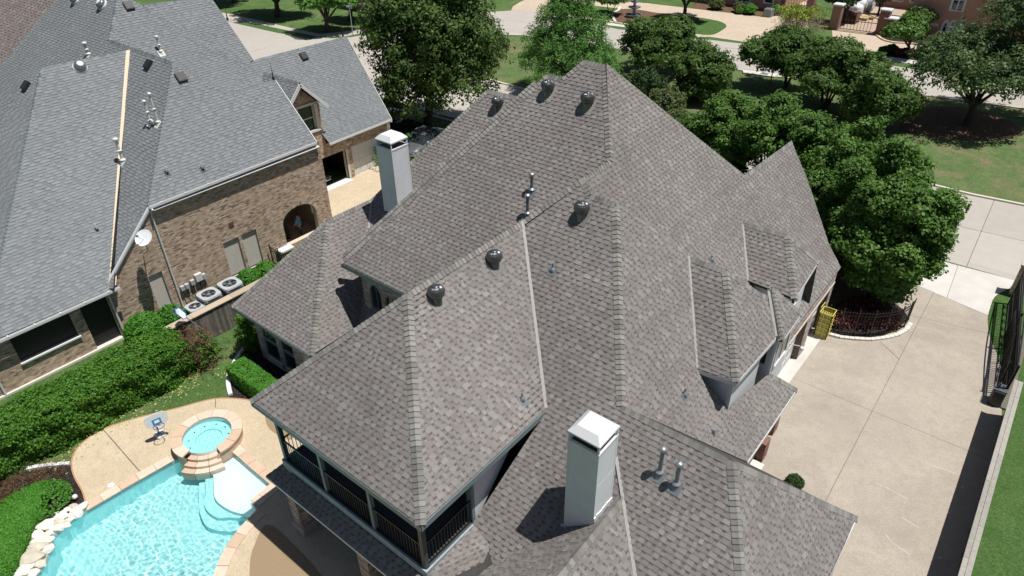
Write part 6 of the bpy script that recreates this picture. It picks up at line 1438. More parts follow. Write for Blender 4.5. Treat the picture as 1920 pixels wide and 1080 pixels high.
# clipped shrubs: a dense skin of small leaves over a solid core
def clip_shape(fn, n, ls, mt, name, label, base, parent=None, group=None, cat='shrub', seed=0, core=None, per=7, rc=.09, core_mat='dkhedge'):
    rg = np.random.default_rng(seed); T = thing(name, label, cat, base, group)
    P, O = fn(n, rg); put_leaves(*leaves(P, O, per, rc, ls, LM[mt], 'foliage', rg, up=.3, aspect=.6), LM[mt], 'foliage', T)
    if core: core.build('core', LM[core_mat], T)
    return T
def ball_fn(c, r, rz, noise=.05):
    def f(n, rg):
        d = unit(rg.normal(size=(n, 3))); d[:, 2] = np.abs(d[:, 2])*1.0-.15; d = unit(d)
        w_ = 1+noise*np.sin(d[:, 0]*7+d[:, 1]*5)+noise*.6*np.sin(d[:, 2]*9+d[:, 0]*4)+rg.normal(size=n)*.02
        P = np.array(c)+d*np.array([r, r, rz])*w_[:, None]; P[:, 2] = np.maximum(P[:, 2], .03); return P, d
    return f
def ball(px, rp, lab, kind='hedge', group=None, z=None, sq=1., name='round_shrub', seed=0, ls=.045, dens=1., noise=.04, bw=None):
    b = bw or G(*px); dep = float(_fw @ np.array([b.x, b.y, -CH])); r = rp*dep/CF; rz = r*sq; c = (b.x, b.y, rz*.75)
    m = MB(); m.lathe([(r*.5, 0), (r*.9, rz*.5), (r*.93, rz*.9), (r*.7, rz*1.4), (r*.3, rz*1.64), (.01, rz*1.67)], (b.x, b.y, 0), 16, tint=.2)
    n = int(min(5200, max(300, 11*r*r/(ls*ls)*.20))*dens)
    return clip_shape(ball_fn(c, r, rz, noise), n, ls, kind, name, lab, b, None, group, 'shrub', seed, m, rc=.05+ls)
NG = 'clipped shrubs along the neighbour wall'
ball((262, 632), 33, 'broad clipped shrub nearest the black screen door by the brick wall', 'hedgeb', NG, sq=.85, seed=61, bw=V((-29.75, 9.05, 0)))
ball((316, 602), 23, 'clipped shrub below the single tan screen on the brick wall', 'hedgeb', NG, sq=1.05, seed=62, bw=V((-29.7, 10.35, 0)))
ball((470, 524), 19, 'clipped shrub below the pair of tan screens, left one', 'hedgeb', NG, sq=.9, seed=63, bw=V((-29.9, 14.75, 0)))
ball((497, 505), 17, 'clipped shrub right of the pair of tan screens by the iron gate', 'hedgeb', NG, sq=.9, seed=64, bw=V((-29.95, 15.8, 0)))
ball((1487, 913), 13, 'small round shrub peeping over the lower roof hip beside the drive', 'dkhedge', seed=65, sq=1.1)
for i, (x, y, r, k, lab) in enumerate([(1405, 27, 11, 'hedgeb', 'larger clean clipped ball left of the grey planter at the far drive'), (1453, 27, 10, 'hedgeb', 'clipped ball right of the grey planter'), (1405-19, 26, 7, 'hedge', 'small clipped ball left of the larger one'), (1342, 18, 13, 'olive', 'grey-green mound at the left of the far flower bed'), (1385, 23, 11, 'olive', 'low grey-green mound beside the small clipped ball'), (1389, 12, 7, 'hedge', 'bright shrub behind the mounds near the dark house wall'),
      (1683, 103, 7, 'burg', 'left burgundy bush under the small pale tree'), (1696, 103, 7, 'burg', 'middle burgundy bush under the small pale tree'), (1707, 104, 7, 'burg', 'right burgundy bush under the small pale tree'), (1735, 84, 7, 'burg', 'left burgundy bush under the arched windows'), (1751, 84, 8, 'burg', 'right burgundy bush under the arched windows'),
      (1725, 108, 10, 'olive', 'light green low shrub right of the burgundy bushes'), (1745, 112, 12, 'olive', 'light green shrub beside the far sidewalk'), (1655, 101, 8, 'dkhedge', 'dark low shrub at the left end of the roadside bed'), (1670, 99, 9, 'dkhedge', 'dark taller shrub left of the burgundy bushes'), (1652, 68, 5, 'olive', 'small plant at the foot of the gate wall')]):
    ball((x, y), r, lab, k, 'small shrubs in the far gardens', sq=.9, seed=70+i, ls=.09, noise=.08)
OG = 'loose olive shrubs behind the main roof'
for i, (x, y, r, k) in enumerate([(1180, 185, 24, 'olive'), (1212, 195, 32, 'dkhedge'), (1240, 225, 30, 'olive'), (1258, 210, 22, 'olive'), (1270, 255, 26, 'olive'), (1205, 170, 20, 'olive')]):
    ball((x, y), r, ['olive shrub right below the peak of the main hip', 'dark shrub in the tree shade behind the hip', 'olive shrub lower down behind the hip', 'pale olive shrub between the shadows', 'olive shrub beside the leftmost pear', 'small olive shrub highest behind the hip'][i], k, OG, sq=1.1, seed=90+i, ls=.08, noise=.16, name='loose_shrub')
# box hedges
def box_fn(x0, y0, x1, y1, h, rnd_=.15, bump=.05):
    def f(n, rg):
        P = []; O = []; A = [(x1-x0)*(y1-y0), (x1-x0)*h, (x1-x0)*h, (y1-y0)*h, (y1-y0)*h]; A = np.array(A)/sum(A)
        for k, a in enumerate(A):
            m_ = int(n*a); u, v = rg.random(m_), rg.random(m_)
            if k == 0: p = np.stack([x0+(x1-x0)*u, y0+(y1-y0)*v, np.full(m_, h)], 1); o = np.tile([0, 0, 1.], (m_, 1))
            elif k < 3: yy = y0 if k == 1 else y1; p = np.stack([x0+(x1-x0)*u, np.full(m_, yy), h*v], 1); o = np.tile([0, -1. if k == 1 else 1., 0], (m_, 1))
            else: xx = x0 if k == 3 else x1; p = np.stack([np.full(m_, xx), y0+(y1-y0)*u, h*v], 1); o = np.tile([-1. if k == 3 else 1., 0, 0], (m_, 1))
            P.append(p); O.append(o)
        P = np.concatenate(P); O = np.concatenate(O); c = np.array([(x0+x1)/2, (y0+y1)/2, h*.4]); hw = np.array([(x1-x0)/2, (y1-y0)/2, h*.6])
        q = (P-c)/hw; f_ = np.sort(np.abs(q), axis=1)[:, 1]; P = c+(P-c)*(1-rnd_*np.clip(f_-.7, 0, 1)[:, None])
        P += O*(bump*(np.sin(P[:, 0]*2.7+P[:, 1]*1.9)+np.sin(P[:, 1]*4.1+P[:, 2]*3.3)+.7*np.sin(P[:, 0]*9+P[:, 2]*7)+rg.normal(size=len(P))*.5))[:, None]
        P[:, 2] = np.maximum(P[:, 2], .03); return P, O
    return f
def box_hedge(x0, y0, x1, y1, h, lab, kind, n, ls, seed, bump=.05, per=7, rc=.1, name='hedge'):
    m = MB(); i = .06+bump; m.bbox(x0+i, y0+i, 0, x1-i, y1-i, h-i, .12, tint=.1)
    return clip_shape(box_fn(x0, y0, x1, y1, h, bump=bump), n, ls, kind, name, lab, ((x0+x1)/2, (y0+y1)/2, 0), None, None, 'hedge', seed, m, per=per, rc=rc)
box_hedge(-27.5, -2.5, -25.55, 9.3, 1.8, 'long broad leafy hedge between the pool garden and the neighbour', 'hedge', 13000, .052, 101, bump=.08, per=9, rc=.17)
box_hedge(-24.0, 9.72, -20.6, 10.62, .82, 'low clipped box hedge under the west wing windows', 'hedgeb', 5200, .034, 102, bump=.015, per=6, rc=.05)
box_hedge(-45.5, 36.2, -41.8, 37.6, 1.0, 'dark clipped hedge left of the oak trunk', 'dkhedge', 900, .08, 103)
box_hedge(-39.2, 33.8, -35.6, 35.3, 1.0, 'dark clipped hedge right of the oak trunk', 'dkhedge', 900, .08, 104)
# brown dying end of the hedge and a climber on the fence corner
rg = np.random.default_rng(5); T = thing('dying_shrub', 'reddish brown dying shrub at the house end of the long hedge', 'shrub', (-26.0, 9.5, 0))
P = np.array([-26.0, 9.55, 0])+np.stack([rg.normal(size=420)*.42, rg.normal(size=420)*.42, rg.random(420)*1.75], 1); put_leaves(*leaves(P, unit(rg.normal(size=P.shape)), 14, .14, .045, None, '', rg, aspect=.35), LM['brown'], 'twigs', T)
P = np.array([-25.75, 9.9, 0])+np.stack([rg.normal(size=90)*.3, rg.normal(size=90)*.3, .4+rg.random(90)*1.0], 1); put_leaves(*leaves(P, unit(rg.normal(size=P.shape)), 14, .14, .05, None, '', rg), LM['hedge'], 'foliage', T)
T = thing('climbing_shrub', 'dark leafy upright shrub at the left corner of the west wing', 'shrub', (-25.0, 11.6, 0))
P = np.array([-25.0, 11.7, 0])+np.stack([rg.normal(size=260)*.25, rg.normal(size=260)*.3, rg.random(260)*2.0], 1); put_leaves(*leaves(P, unit(rg.normal(size=P.shape)), 12, .16, .06, None, '', rg), LM['hedge'], 'foliage', T)
# sweeping clipped hedge at the bottom left
sp = [G(*q) for q in smooth([(92, 948), (60, 960), (30, 985), (8, 1030), (-15, 1080), (-50, 1150)], 3)]
def sweep_fn(n, rg):
    k = rg.integers(0, len(sp)-1, n); t = rg.random(n); A = np.array([[p.x, p.y] for p in sp]); c = A[k]*(1-t[:, None])+A[k+1]*t[:, None]; d = unit(A[k+1]-A[k]); q = np.stack([-d[:, 1], d[:, 0]], 1)
    a = (rg.random(n)*1.16-.08)*math.pi; w_ = .82; P = np.concatenate([c+q*(np.cos(a)*w_)[:, None], (.30+.52*np.sin(a))[:, None]], 1); O = np.concatenate([q*np.cos(a)[:, None], np.sin(a)[:, None]], 1)
    e = (k == 0) & (rg.random(n) < .5); b_ = rg.random(n)*math.pi; 
    dirv = -d; ang = (rg.random(n)-.5)*math.pi; el = rg.random(n)*math.pi/2
    E = np.concatenate([A[0]+(dirv*np.cos(ang)[:, None]+q*np.sin(ang)[:, None])*(w_*np.cos(el))[:, None], (.28+.54*np.sin(el))[:, None]], 1); EO = np.concatenate([dirv*np.cos(ang)[:, None]+q*np.sin(ang)[:, None], .6*np.ones((n, 1))], 1)
    P[e] = E[e]; O[e] = EO[e]; low = P[:, 2] < .28; P[low, 2] = rg.random(low.sum())*.3; return P, O
cm = MB(); cm.tube([p+V((0, 0, .12)) for p in sp], .66, 12, tint=.3)
clip_shape(sweep_fn, 15000, .03, 'hedgeb', 'hedge', 'smooth rounded box hedge sweeping through the mulch bed behind the boulders', sp[0], cat='hedge', seed=111, core=cm, per=6, rc=.05, core_mat='hedge')
for i, (x, y, s) in enumerate([(95, 893, .5), (72, 898, .35), (28, 905, .45), (8, 925, .5), (15, 940, .4)]):
    b = G(x, y); T = thing('dry_plant', ['dead reddish plant nearest the deck in the mulch bed', 'small dead plant left of the one nearest the deck', 'dead plant in the middle of the mulch bed', 'dead plant at the left edge of the mulch bed', 'low dead plant close behind the sweeping hedge'][i], 'plant', b, 'dead plants in the mulch bed')
    P = np.array(b)+np.stack([rg.normal(size=90)*s*.6, rg.normal(size=90)*s*.6, rg.random(90)*s*.7], 1); put_leaves(*leaves(P, unit(rg.normal(size=P.shape)), 14, .12, .05, None, '', rg, aspect=.12), LM['brown'], 'twigs', T)
for i, (bx0, by0, r, k, lab) in enumerate([(-36.2, 30.2, 1.15, 'hedge', 'light green bush between the garage and the silver car'), (-33.2, 29.2, .75, 'olive', 'low reddish green bush in front of the silver car'), (-44, 33.6, .9, 'ylw', 'sunlit low shrub among the dark hedges under the oak')]):
    b = V((bx0, by0, 0)); T = thing('loose_shrub', lab, 'shrub', b, None)
    P = np.array(b)+np.stack([rg.normal(size=260)*r*.5, rg.normal(size=260)*r*.5, .2+rg.random(260)*r*1.4], 1); put_leaves(*leaves(P, unit(rg.normal(size=P.shape)), 16, .3, .09, None, '', rg), LM[k], 'foliage', T)
# ivy and plants in the shaded front bed
P = np.stack([rg.uniform(-4.6, -2.2, 420), rg.uniform(29.4, 32.5, 420), rg.random(420)*.5], 1); P = P[(P[:, 1]-29.4) > (P[:, 0]+4.6)*.75]
o = put_leaves(*leaves(P, unit(rg.normal(size=P.shape)), 14, .25, .06, None, '', rg), LM['burg'], 'ground_cover', None); props(o, 'reddish dark ground cover plants behind the curved iron fence', kind='stuff')
# ================================================================ street side things, cars, people
def car(name, label, loc, rz, paint, kind='sedan'):
    T = thing(name, label, 'car', loc, None, rz)
    # stations along x (front = +x): x, half width, sill z, shoulder z, centre top z
    S = [(-2.32, .62, .42, .74, .80), (-2.25, .80, .30, .86, .93), (-1.9, .88, .24, .92, 1.00), (-1.3, .91, .22, .93, 1.00), (-.4, .92, .21, .91, .96), (.5, .92, .21, .90, .95), (1.0, .91, .21, .87, .95), (1.6, .89, .22, .80, .90), (2.05, .84, .25, .70, .79), (2.28, .72, .32, .58, .66), (2.36, .55, .40, .50, .56)]
    ring = lambda hw, zl, zs, zt: [(-hw*.86, zl), (-hw, zl+.12), (-hw, (zl+zs)/2), (-hw*.96, zs), (-hw*.7, zs+(zt-zs)*.7), (0, zt), (hw*.7, zs+(zt-zs)*.7), (hw*.96, zs), (hw, (zl+zs)/2), (hw, zl+.12), (hw*.86, zl)]
    m = MB(local=True); vs = []; fs = []
    for x, hw, zl, zs, zt in S: vs += [(x, y, z) for y, z in ring(hw, zl, zs, zt)]
    n = 11
    for i in range(len(S)-1):
        for k in range(n): l = (k+1) % n; fs.append((i*n+k, (i+1)*n+k, (i+1)*n+l, i*n+l))
    fs += [tuple(range(n)), tuple(reversed(range((len(S)-1)*n, len(S)*n)))]
    m.add(vs, fs, .5); bd = m.build('body', MT[paint], T, smooth=True)
    sub = bd.modifiers.new('s', 'SUBSURF'); sub.levels = 1; sub.render_levels = 2
    # greenhouse
    C = [(-1.75, .70, .95, .97), (-1.15, .70, .93, 1.36), (-.5, .70, .93, 1.44), (.2, .70, .92, 1.41), (.75, .70, .91, 1.16), (1.15, .72, .90, .93)]
    m = MB(local=True); vs = []; fs = []
    for x, hw, z0_, z1 in C: vs += [(x, -hw-.12, z0_), (x, -hw+.06-.12*(z1-z0_), z1-.05), (x, -hw*.5, z1), (x, hw*.5, z1), (x, hw-.06+.12*(z1-z0_), z1-.05), (x, hw+.12, z0_)]
    for i in range(len(C)-1):
        for k in range(5): fs.append((i*6+k, (i+1)*6+k, (i+1)*6+k+1, i*6+k+1))
    m.add(vs, fs, .5); m.build('glass_house', MT['glass'], T, smooth=True)
    m = MB(local=True); vs = []; R_ = [(-1.15, .56, 1.37), (-.5, .58, 1.452), (.2, .57, 1.422), (.45, .55, 1.33)]
    for x, hw, z in R_: vs += [(x, -hw, z-.015), (x, 0, z+.012), (x, hw, z-.015)]
    m.add(vs, [(i*3+k, (i+1)*3+k, (i+1)*3+k+1, i*3+k+1) for i in range(3) for k in range(2)], .5); m.build('roof', MT[paint], T, smooth=True)
    for sx in (-1.42, 1.42):
        for sy in (-1, 1):
            m = MB(local=True); m.lathe([(.20, -.1), (.31, -.09), (.33, -.05), (.33, .07), (.30, .1), (.20, .1)], (sx, sy*.83, .33), 20, axis=(0, sy, 0)); w_ = m.build('wheel', MT['rubber'], T)
            m = MB(local=True); m.lathe([(.21, .06), (.20, .10), (.06, .08), (.01, .1)], (sx, sy*.83, .33), 14, axis=(0, sy, 0)); m.build('rim', MT['chrome'], w_)
    for sy in (-1, 1):
        m = MB(local=True); m.add([(2.2, sy*.50, .60), (2.02, sy*.83, .64), (1.85, sy*.86, .74), (2.10, sy*.56, .73), (2.24, sy*.5, .64)], [(0, 1, 2, 3, 4)] if sy > 0 else [(4, 3, 2, 1, 0)]); 
        m2 = MB(local=True); m2.prism([V(v)+V((.03, sy*.02, .015)) for v in m.v], (-.06, 0, -.01)); m2.build('headlight', MT['chrome'], T)
        m = MB(local=True); m.box(-2.30, sy*.62-.14, .66, -2.2, sy*.62+.14, .80); m.build('tail_light', MT['redlens'], T)
        m = MB(local=True); m.bbox(.62, sy*.98-.09, .92, .82, sy*.98+.09, 1.04, .02); m.build('mirror', MT[paint], T)
    m = MB(local=True)
    for k in range(5): m.box(2.30, -.42, .42+k*.045, 2.36, .42, .44+k*.045)
    m.build('grille', MT['blackvent'], T)
    m = MB(local=True); m.box(2.32, -.5, .34, 2.37, .5, .37); m.build('bumper_trim', MT['chrome'], T)
    m = MB(local=True); m.box(2.365, -.15, .38, 2.375, .15, .46); m.build('number_plate', MT['whitepipe'], T)
    return T
sc_l = G(800, 288)
car('parked_car', 'silver car nosing out from behind the chimney, half hidden by a bush', (-35.6, 33.4, 0), R(-78), 'silver')
car('parked_car', 'dark blue car with only its roof in sight above the pale chimney', (-40.6, 34.6, 0), R(-80), 'bluecar')
car('parked_car', 'black car backed into the open garage of the brick house', (-38.6, 24.7, 0), R(3), 'darkcar')
# person in the brick archway
def person():
    pp = at(563, 434, x=-31.4)
    T = thing('person', 'person in a light blue shirt standing in the shade of the brick archway', 'person', (-31.4, pp.y, .1))
    def skin(name, vs, es, rad, mt, root=0, sub=2):
        me = bpy.data.meshes.new(name); me.from_pydata(vs, es, []); me.materials.append(MT[mt]); o = link_mesh(name, me, T)
        md = o.modifiers.new('k', 'SKIN'); sk = me.skin_vertices[0].data
        for v, r in zip(sk, rad): v.radius = (r, r) if not isinstance(r, tuple) else r
        sk[root].use_root = True; s2 = o.modifiers.new('s', 'SUBSURF'); s2.levels = sub; s2.render_levels = sub; me.shade_smooth() if hasattr(me, 'shade_smooth') else None; return o
    vs = [(0, 0, .95), (0, 0, 1.15), (0, 0, 1.38), (0, 0, 1.50), (.01, 0, 1.58), (.02, 0, 1.68), (0, .16, 1.40), (.06, .22, 1.16), (.22, .17, 1.02), (.30, .14, 1.0), (0, -.16, 1.40), (.05, -.23, 1.15), (.20, -.20, .98), (.29, -.18, .97), (0, .09, .9), (.02, .10, .5), (0, .11, .08), (.14, .12, .04), (0, -.09, .9), (.05, -.10, .5), (0, -.11, .08), (.14, -.12, .04)]
    es = [(0, 1), (1, 2), (2, 3), (3, 4), (4, 5), (2, 6), (6, 7), (7, 8), (8, 9), (2, 10), (10, 11), (11, 12), (12, 13), (0, 14), (14, 15), (15, 16), (16, 17), (0, 18), (18, 19), (19, 20), (20, 21)]
    rad = [(.15, .12), (.15, .11), (.16, .12), .055, .085, .085, .06, .045, .035, .03, .06, .045, .035, .03, .08, .06, .045, .035, .08, .06, .045, .035]
    skin('body', vs, es, rad, 'skin')
    for sy, hx in ((1, (.30, .14, 1.0)), (-1, (.29, -.18, .97))):
        for k, ln in enumerate((.06, .07, .065, .05)):
            dy = (k-1.5)*.018; m = MB(); m.local = True; m.tube([(hx[0]+.01, hx[1]+dy, hx[2]), (hx[0]+.01+ln*.6, hx[1]+dy, hx[2]-.01), (hx[0]+.01+ln, hx[1]+dy, hx[2]-.035)], .009, 5); m.build('finger', MT['skin'], T)
        m = MB(local=True); m.tube([(hx[0]-.01, hx[1]-sy*.03, hx[2]), (hx[0]+.03, hx[1]-sy*.05, hx[2]-.01)], .01, 5); m.build('thumb', MT['skin'], T)
    skin('shirt', [(0, 0, .93), (0, 0, 1.15), (0, 0, 1.40), (0, .17, 1.41), (.04, .22, 1.22), (0, -.17, 1.41), (.04, -.23, 1.22)], [(0, 1), (1, 2), (2, 3), (3, 4), (2, 5), (5, 6)], [(.17, .14), (.165, .125), (.17, .13), .075, .065, .075, .065], 'blueshirt')
    skin('trousers', [(0, 0, .93), (0, .09, .86), (.02, .10, .5), (0, .11, .12), (0, -.09, .86), (.05, -.10, .5), (0, -.11, .12)], [(0, 1), (1, 2), (2, 3), (0, 4), (4, 5), (5, 6)], [(.155, .125), .095, .075, .06, .095, .075, .06], 'darkcloth')
    m = MB(local=True); m.lathe([(.098, -.02), (.105, .03), (.085, .085), (.01, .11)], (-.005, 0, 1.66), 14, axis=(-.25, 0, 1)); m.build('hair', MT['darkcloth'], T, smooth=True)
    m = MB(local=True); m.tube([(.098, 0, 1.66), (.118, 0, 1.635)], .012, 5); m.build('nose', MT['skin'], T)
    for sy in (-1, 1):
        m = MB(local=True); m.lathe([(.01, 0), (.012, .005), (.001, .01)], (.094, sy*.03, 1.675), 8, axis=(1, 0, 0)); m.build('eye', MT['darkcloth'], T)
        m = MB(local=True); m.lathe([(.02, 0), (.022, .012), (.005, .016)], (.01, sy*.085, 1.655), 8, axis=(0, sy, 0)); m.build('ear', MT['skin'], T)
    m = MB(local=True); m.box(.094, -.022, 1.60, .1, .022, 1.607); m.build('mouth', MT['redlens'], T)
    T.rotation_euler[2] = R(200)
person()
# fountain
fb = G(1188, 32); ft = thing('fountain', 'grey three tiered fountain in the round flower bed', 'fountain', fb)
for nm, pr in (('basin', [(.9, 0), (.95, .3), (1.05, .35), (.9, .35), (.85, .15)]), ('stem', [(.3, .1), (.18, .5), (.15, 2.7), (.05, 2.9)]), ('tier', [(.2, .95), (.75, 1.15), (.8, 1.25), (.7, 1.22)]), ('tier', [(.15, 1.65), (.5, 1.8), (.55, 1.9), (.45, 1.87)]), ('tier', [(.1, 2.3), (.3, 2.4), (.34, 2.48), (.25, 2.46)])):
    m = MB(); m.lathe(pr, fb, 20); m.build(nm, MT['pipe'], ft)
# post signs
def post_sign(px, h, lab, nm='sign_post', plate=True, mt='blackvent', cat='sign'):
    b = G(*px); T = thing(nm, lab, cat, b); m = MB(); m.tube([b, b+V((0, 0, h))], .045, 6); m.build('post', MT[mt], T)
    if plate: m = MB(); m.box(b.x-.45, b.y-.02, h-.05, b.x+.45, b.y+.02, h+.12); m.box(b.x-.02, b.y-.4, h+.14, b.x+.02, b.y+.4, h+.3); m.build('sign_blade', mat('green_grey_sign', (.22, .30, .30), rough=.5), T)
    return T
post_sign((662, 66), 3.0, 'street name post with two crossed blades at the far corner', mt='galv')
post_sign((1444, 158), 1.7, 'plain black marker post at the edge of the island lawn', 'marker_post', False, cat='post')
dr = thing('storm_drain', 'pale concrete storm drain inlet in the island kerb', 'drain', G(1425, 142)); m = MB(); m.prism([V((p.x, p.y, .02)) for p in (G(1392, 134), G(1458, 141), G(1452, 147), G(1393, 139))], (0, 0, .14)); m.build('inlet_slab', MT['apronc'], dr)
m = MB(); q = G(1433, 141.5); m.box(q.x-.35, q.y-.3, .16, q.x+.35, q.y+.3, .17); m.build('manhole_cover', MT['galv'], dr)
# far brick house on the right, facing the street
def far_house(nm, lab, x0, x1, y, h, mt='brickfar', wins=(), roof_=True, depth=9):
    T = thing(nm, lab, 'house', ((x0+x1)/2, y+2, 0)); m = MB()
    holes = [w_[1] for w_ in wins]
    wl = tri_fill(rect(0, 0, x1-x0, h), holes, lambda u, v: V((x0+u, y, v)), 'wall', MT['mortar'] if False else MT[mt], T, thick=V((0, .25, 0)))
    m.box(x0, y+.4, 0, x1, y+depth, h); m.build('wall', MT[mt], T)
    for kind, poly in wins:
        pts = [V((x0+u, y+.16, v)) for u, v in poly]; m = MB(); m.prism(pts, (0, .05, 0)); wo = m.build('window', MT['glass'], T)
        m = MB(); m.tube([p-V((0, .12, 0)) for p in pts]+[pts[0]-V((0, .12, 0))], .14, 4); us = [p[0] for p in poly]; vsx = [p[1] for p in poly]; um = (min(us)+max(us))/2
        m.box(x0+min(us), y+.1, (min(vsx)+max(vsx))/2-.03, x0+max(us), y+.15, (min(vsx)+max(vsx))/2+.03)
        if kind == 'double': m.box(x0+um-.06, y+.09, min(vsx), x0+um+.06, y+.15, max(vsx))
        m.build('frame', MT['paleblue'], wo)
    if roof_:
        m = MB(); e = .5; m.add([(x0-e, y-e, h), (x1+e, y-e, h), (x1+e, y+depth+e, h), (x0-e, y+depth+e, h), (x0+depth*.4, y+depth/2, h+depth*.45), (x1-depth*.4, y+depth/2, h+depth*.45)], [(0, 1, 5, 4), (1, 2, 5), (2, 3, 4, 5), (3, 0, 4), (3, 2, 1, 0)]); m.build('roof', MT['bshingle'], T)
    return T
yb = G(1760, 72).y
x_l = at(1700, 45, y=yb).x; x_r = at(1840, 60, y=yb).x
def U(px, py): p = at(px, py, y=yb); return (p.x-x_l, p.z)
aw = []
for cx in (1768, 1781.5, 1795.5):
    a = U(cx-5.0, 60); b = U(cx+5.0, 61); tp = U(cx, 38)[1]; aw.append(('one', arch(a[0], b[0], a[1], tp-.55, tp)))
a, b = U(1780, 19), U(1804, 22); aw.append(('double', rect(a[0], a[1], b[0], a[1]+2.1)))
far_house('brick_house', 'red brick house with three white arched windows across the street', x_l, x_l+24, yb, 8.6, wins=aw)
m = MB(); p = at(1752, 46, y=yb); m.box(p.x-.4, yb-.04, p.z-.15, p.x+.4, yb-.005, p.z+.12); m.build('house_number_plaque', MT['stonetrim'], bpy.data.objects[-1] if False else [o for o in COL.objects if o.get('label', '').startswith('red brick house')][0])
y2 = G(1640, 22).y+4; x2 = at(1655, 0, y=y2).x
far_house('brick_house', 'low orange brick wing behind the driveway gate court', x2, x_l+1.2, y2, 3.2, wins=[('one', rect(1.0, .8, 2.4, 2.2)), ('one', rect(3.2, .8, 4.6, 2.2))])
y3 = G(1400, 14).y; x3 = at(1318, 8, y=y3).x; x4 = at(1468, 18, y=y3).x
far_house('brick_house', 'dark brick house front behind the far flower bed', x3, x4, y3, 5.5, wins=[('one', rect(1.5, .6, 2.7, 2.4)), ('double', rect(4.5, .6, 6.4, 2.5)), ('one', rect(8.2, .8, 9.4, 2.5))])
y4 = G(690, 22).y; x5 = at(655, 10, y=y4).x
far_house('brick_house', 'brick house with a white framed window behind the trees at the top', x5, x5+12, y4, 4.5, wins=[('double', rect(2.6, .8, 4.6, 2.4))])
# stone columns of the far porch
m = MB()
# gate court: pillars, gates, sacks and pallets
def pillar(px, h, lab, w_=1.0):
    b = G(*px); T = thing('brick_pillar', lab, 'pillar', b, 'brick pillars of the far gateways'); m = MB(); m.bbox(b.x-w_/2, b.y-w_/2, 0, b.x+w_/2, b.y+w_/2, h, .03); m.build('shaft', MT['brick3'], T)
    m = MB(); m.bbox(b.x-w_/2-.06, b.y-w_/2-.06, h, b.x+w_/2+.08, b.y+w_/2+.08, h+.18, .05); m.build('capstone', MT['white'], T); return b
pA = pillar((1563, 54), 2.6, 'left brick gate pillar with a white cap, before the sacks'); pB = pillar((1650, 65), 2.6, 'right brick gate pillar with a white cap, beside the low wall')
pillar((1667, 66), 1.8, 'lower brick wall end right of the capped gate pillar', 1.6); pC = pillar((1516, 30), 2.6, 'dark brick pillar at the right of the upper gateway', .9); pD = pillar((1466, 22), 2.4, 'brick pillar at the left of the upper gateway', .5)
def drive_gate(a, b, lab, h=1.5):
    T = thing('driveway_gate', lab, 'gate', a); d = (b-a); L_ = d.length; d.normalize(); c = MB(local=True); c.box(-.02, -.02, 0, .02, .02, h); me = c.mesh('picket', MT['iron'])
    for i in range(int(L_/.35)): link_mesh('picket', me, T, d*(i*.35+.1)+V((0, 0, .1)))
    m = MB()
    for z in (.15, 1.1): m.bar(a+V((0, 0, z)), b+V((0, 0, z)), .06, .06)
    m.tube([a+d*(L_*i/14)+V((0, 0, 1.55+.45*math.sin(math.pi*i/14))) for i in range(15)], .04, 5); m.build('gate_rail', MT['iron'], T)
drive_gate(pA+V((.6, 0, 0)), pB-V((.6, 0, 0)), 'black iron double gate with an arched rail before the paver court')
drive_gate(pD+V((.5, 0, 0)), pC-V((.5, 0, 0)), 'black iron gate across the upper driveway')
iron_fence([tuple(pC.xy+Vector((.6, 0))), tuple(G(1528, 33).xy), tuple(G(1558, 40).xy)], 'thin black iron garden fence between the two far gateways', h=1.4, sp=.4)
def sack(px, s, i, lab, z=0):
    c = G(*px); T_ = None; bm = bmesh.new(); bmesh.ops.create_icosphere(bm, subdivisions=3, radius=1); rg_ = random.Random(i)
    for v in bm.verts:
        p = v.co; q = (abs(p.x)**3.5+abs(p.y)**3.5+abs(p.z)**3.5)**(-1/3.5); v.co = p*q*(1+.06*math.sin(p.x*9+i)+.06*math.sin(p.y*11+p.z*7+i*2)+rg_.uniform(-.02, .02)); v.co *= s*.55; v.co.z += s*.5
    me = bpy.data.meshes.new('sack'); bm.to_mesh(me); bm.free(); me.materials.append(MT['bagwhite']); me.shade_smooth(); props(link_mesh('bulk_sack', me, None, c+V((0, 0, z))), lab, 'sack', 'white bulk sacks in the gate court')
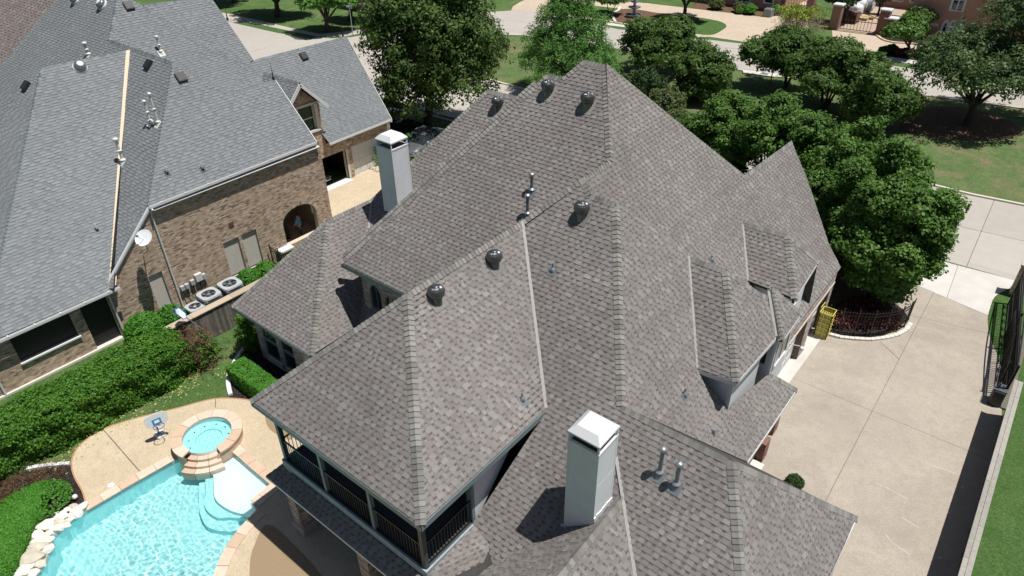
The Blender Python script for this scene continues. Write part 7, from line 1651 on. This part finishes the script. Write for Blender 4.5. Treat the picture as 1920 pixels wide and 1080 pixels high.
for i, (x, y, s, z, lab) in enumerate([(1600, 32, 1.5, 0, 'white bulk sack nearest the gate, beside the pallet stack'), (1606, 24, 1.6, 0, 'white bulk sack behind the nearest one'), (1621, 20, 1.8, 0, 'largest white bulk sack at the right of the heap'), (1612, 14, 1.6, .3, 'white bulk sack in the middle of the heap'), (1624, 8, 1.5, .4, 'white bulk sack at the far right top of the heap'), (1609, 5, 1.5, .2, 'white bulk sack farthest from the gate')]): sack((x, y), s, i, lab, z)
def pallet(px, n, lab, mt='pallet', sx=2.0, sy=1.3):
    b = G(*px); T = thing('pallet_stack', lab, 'pallet', b, None)
    for k in range(n):
        m = MB(); z = k*.16
        for j in range(6): m.box(b.x-sx/2, b.y-sy/2+j*sy/6, z+.12, b.x+sx/2, b.y-sy/2+j*sy/6+sy/6*.8, z+.145)
        for j in range(3): m.box(b.x-sx/2+j*(sx-.1)/2, b.y-sy/2, z, b.x-sx/2+j*(sx-.1)/2+.1, b.y+sy/2, z+.12)
        m.build('pallet', MT[mt], T)
pallet((1611, 36), 2, 'left low stack of pale pallets beside the sacks'); pallet((1623, 34), 2, 'right low stack of pale pallets beside the sacks')
pallet((1588, 42), 8, 'dark tall stack of pallets and bricks just inside the gate', 'brick3', 2.2, 1.4)
pl_ = G(1440, 31); T = thing('planter', 'grey square planter between two clipped balls at the far drive', 'planter', pl_); m = MB(); m.bbox(pl_.x-.5, pl_.y-.5, 0, pl_.x+.5, pl_.y+.5, .95, .05); m.build('box', MT['pipe'], T)
# fallen leaves on the garden lawn
rg = np.random.default_rng(77); n = 380; u = rg.random(n); A_, B2 = np.array(G(60, 880)), np.array(G(400, 690)); P = A_+(B2-A_)*u[:, None]+rg.normal(size=(n, 3))*.45; P[:, 2] = .02
co, q, ti = leaves(P, np.tile([0, 0, 1.], (n, 1)), 1, .02, .045, None, '', rg, up=3); o = put_leaves(co, q, ti, mat('yellow_fallen_leaf', [(0, (.35, .32, .10)), (1, (.5, .45, .2))]), 'fallen_leaves', None); props(o, 'yellowed leaves scattered on the lawn below the long hedge', kind='stuff')
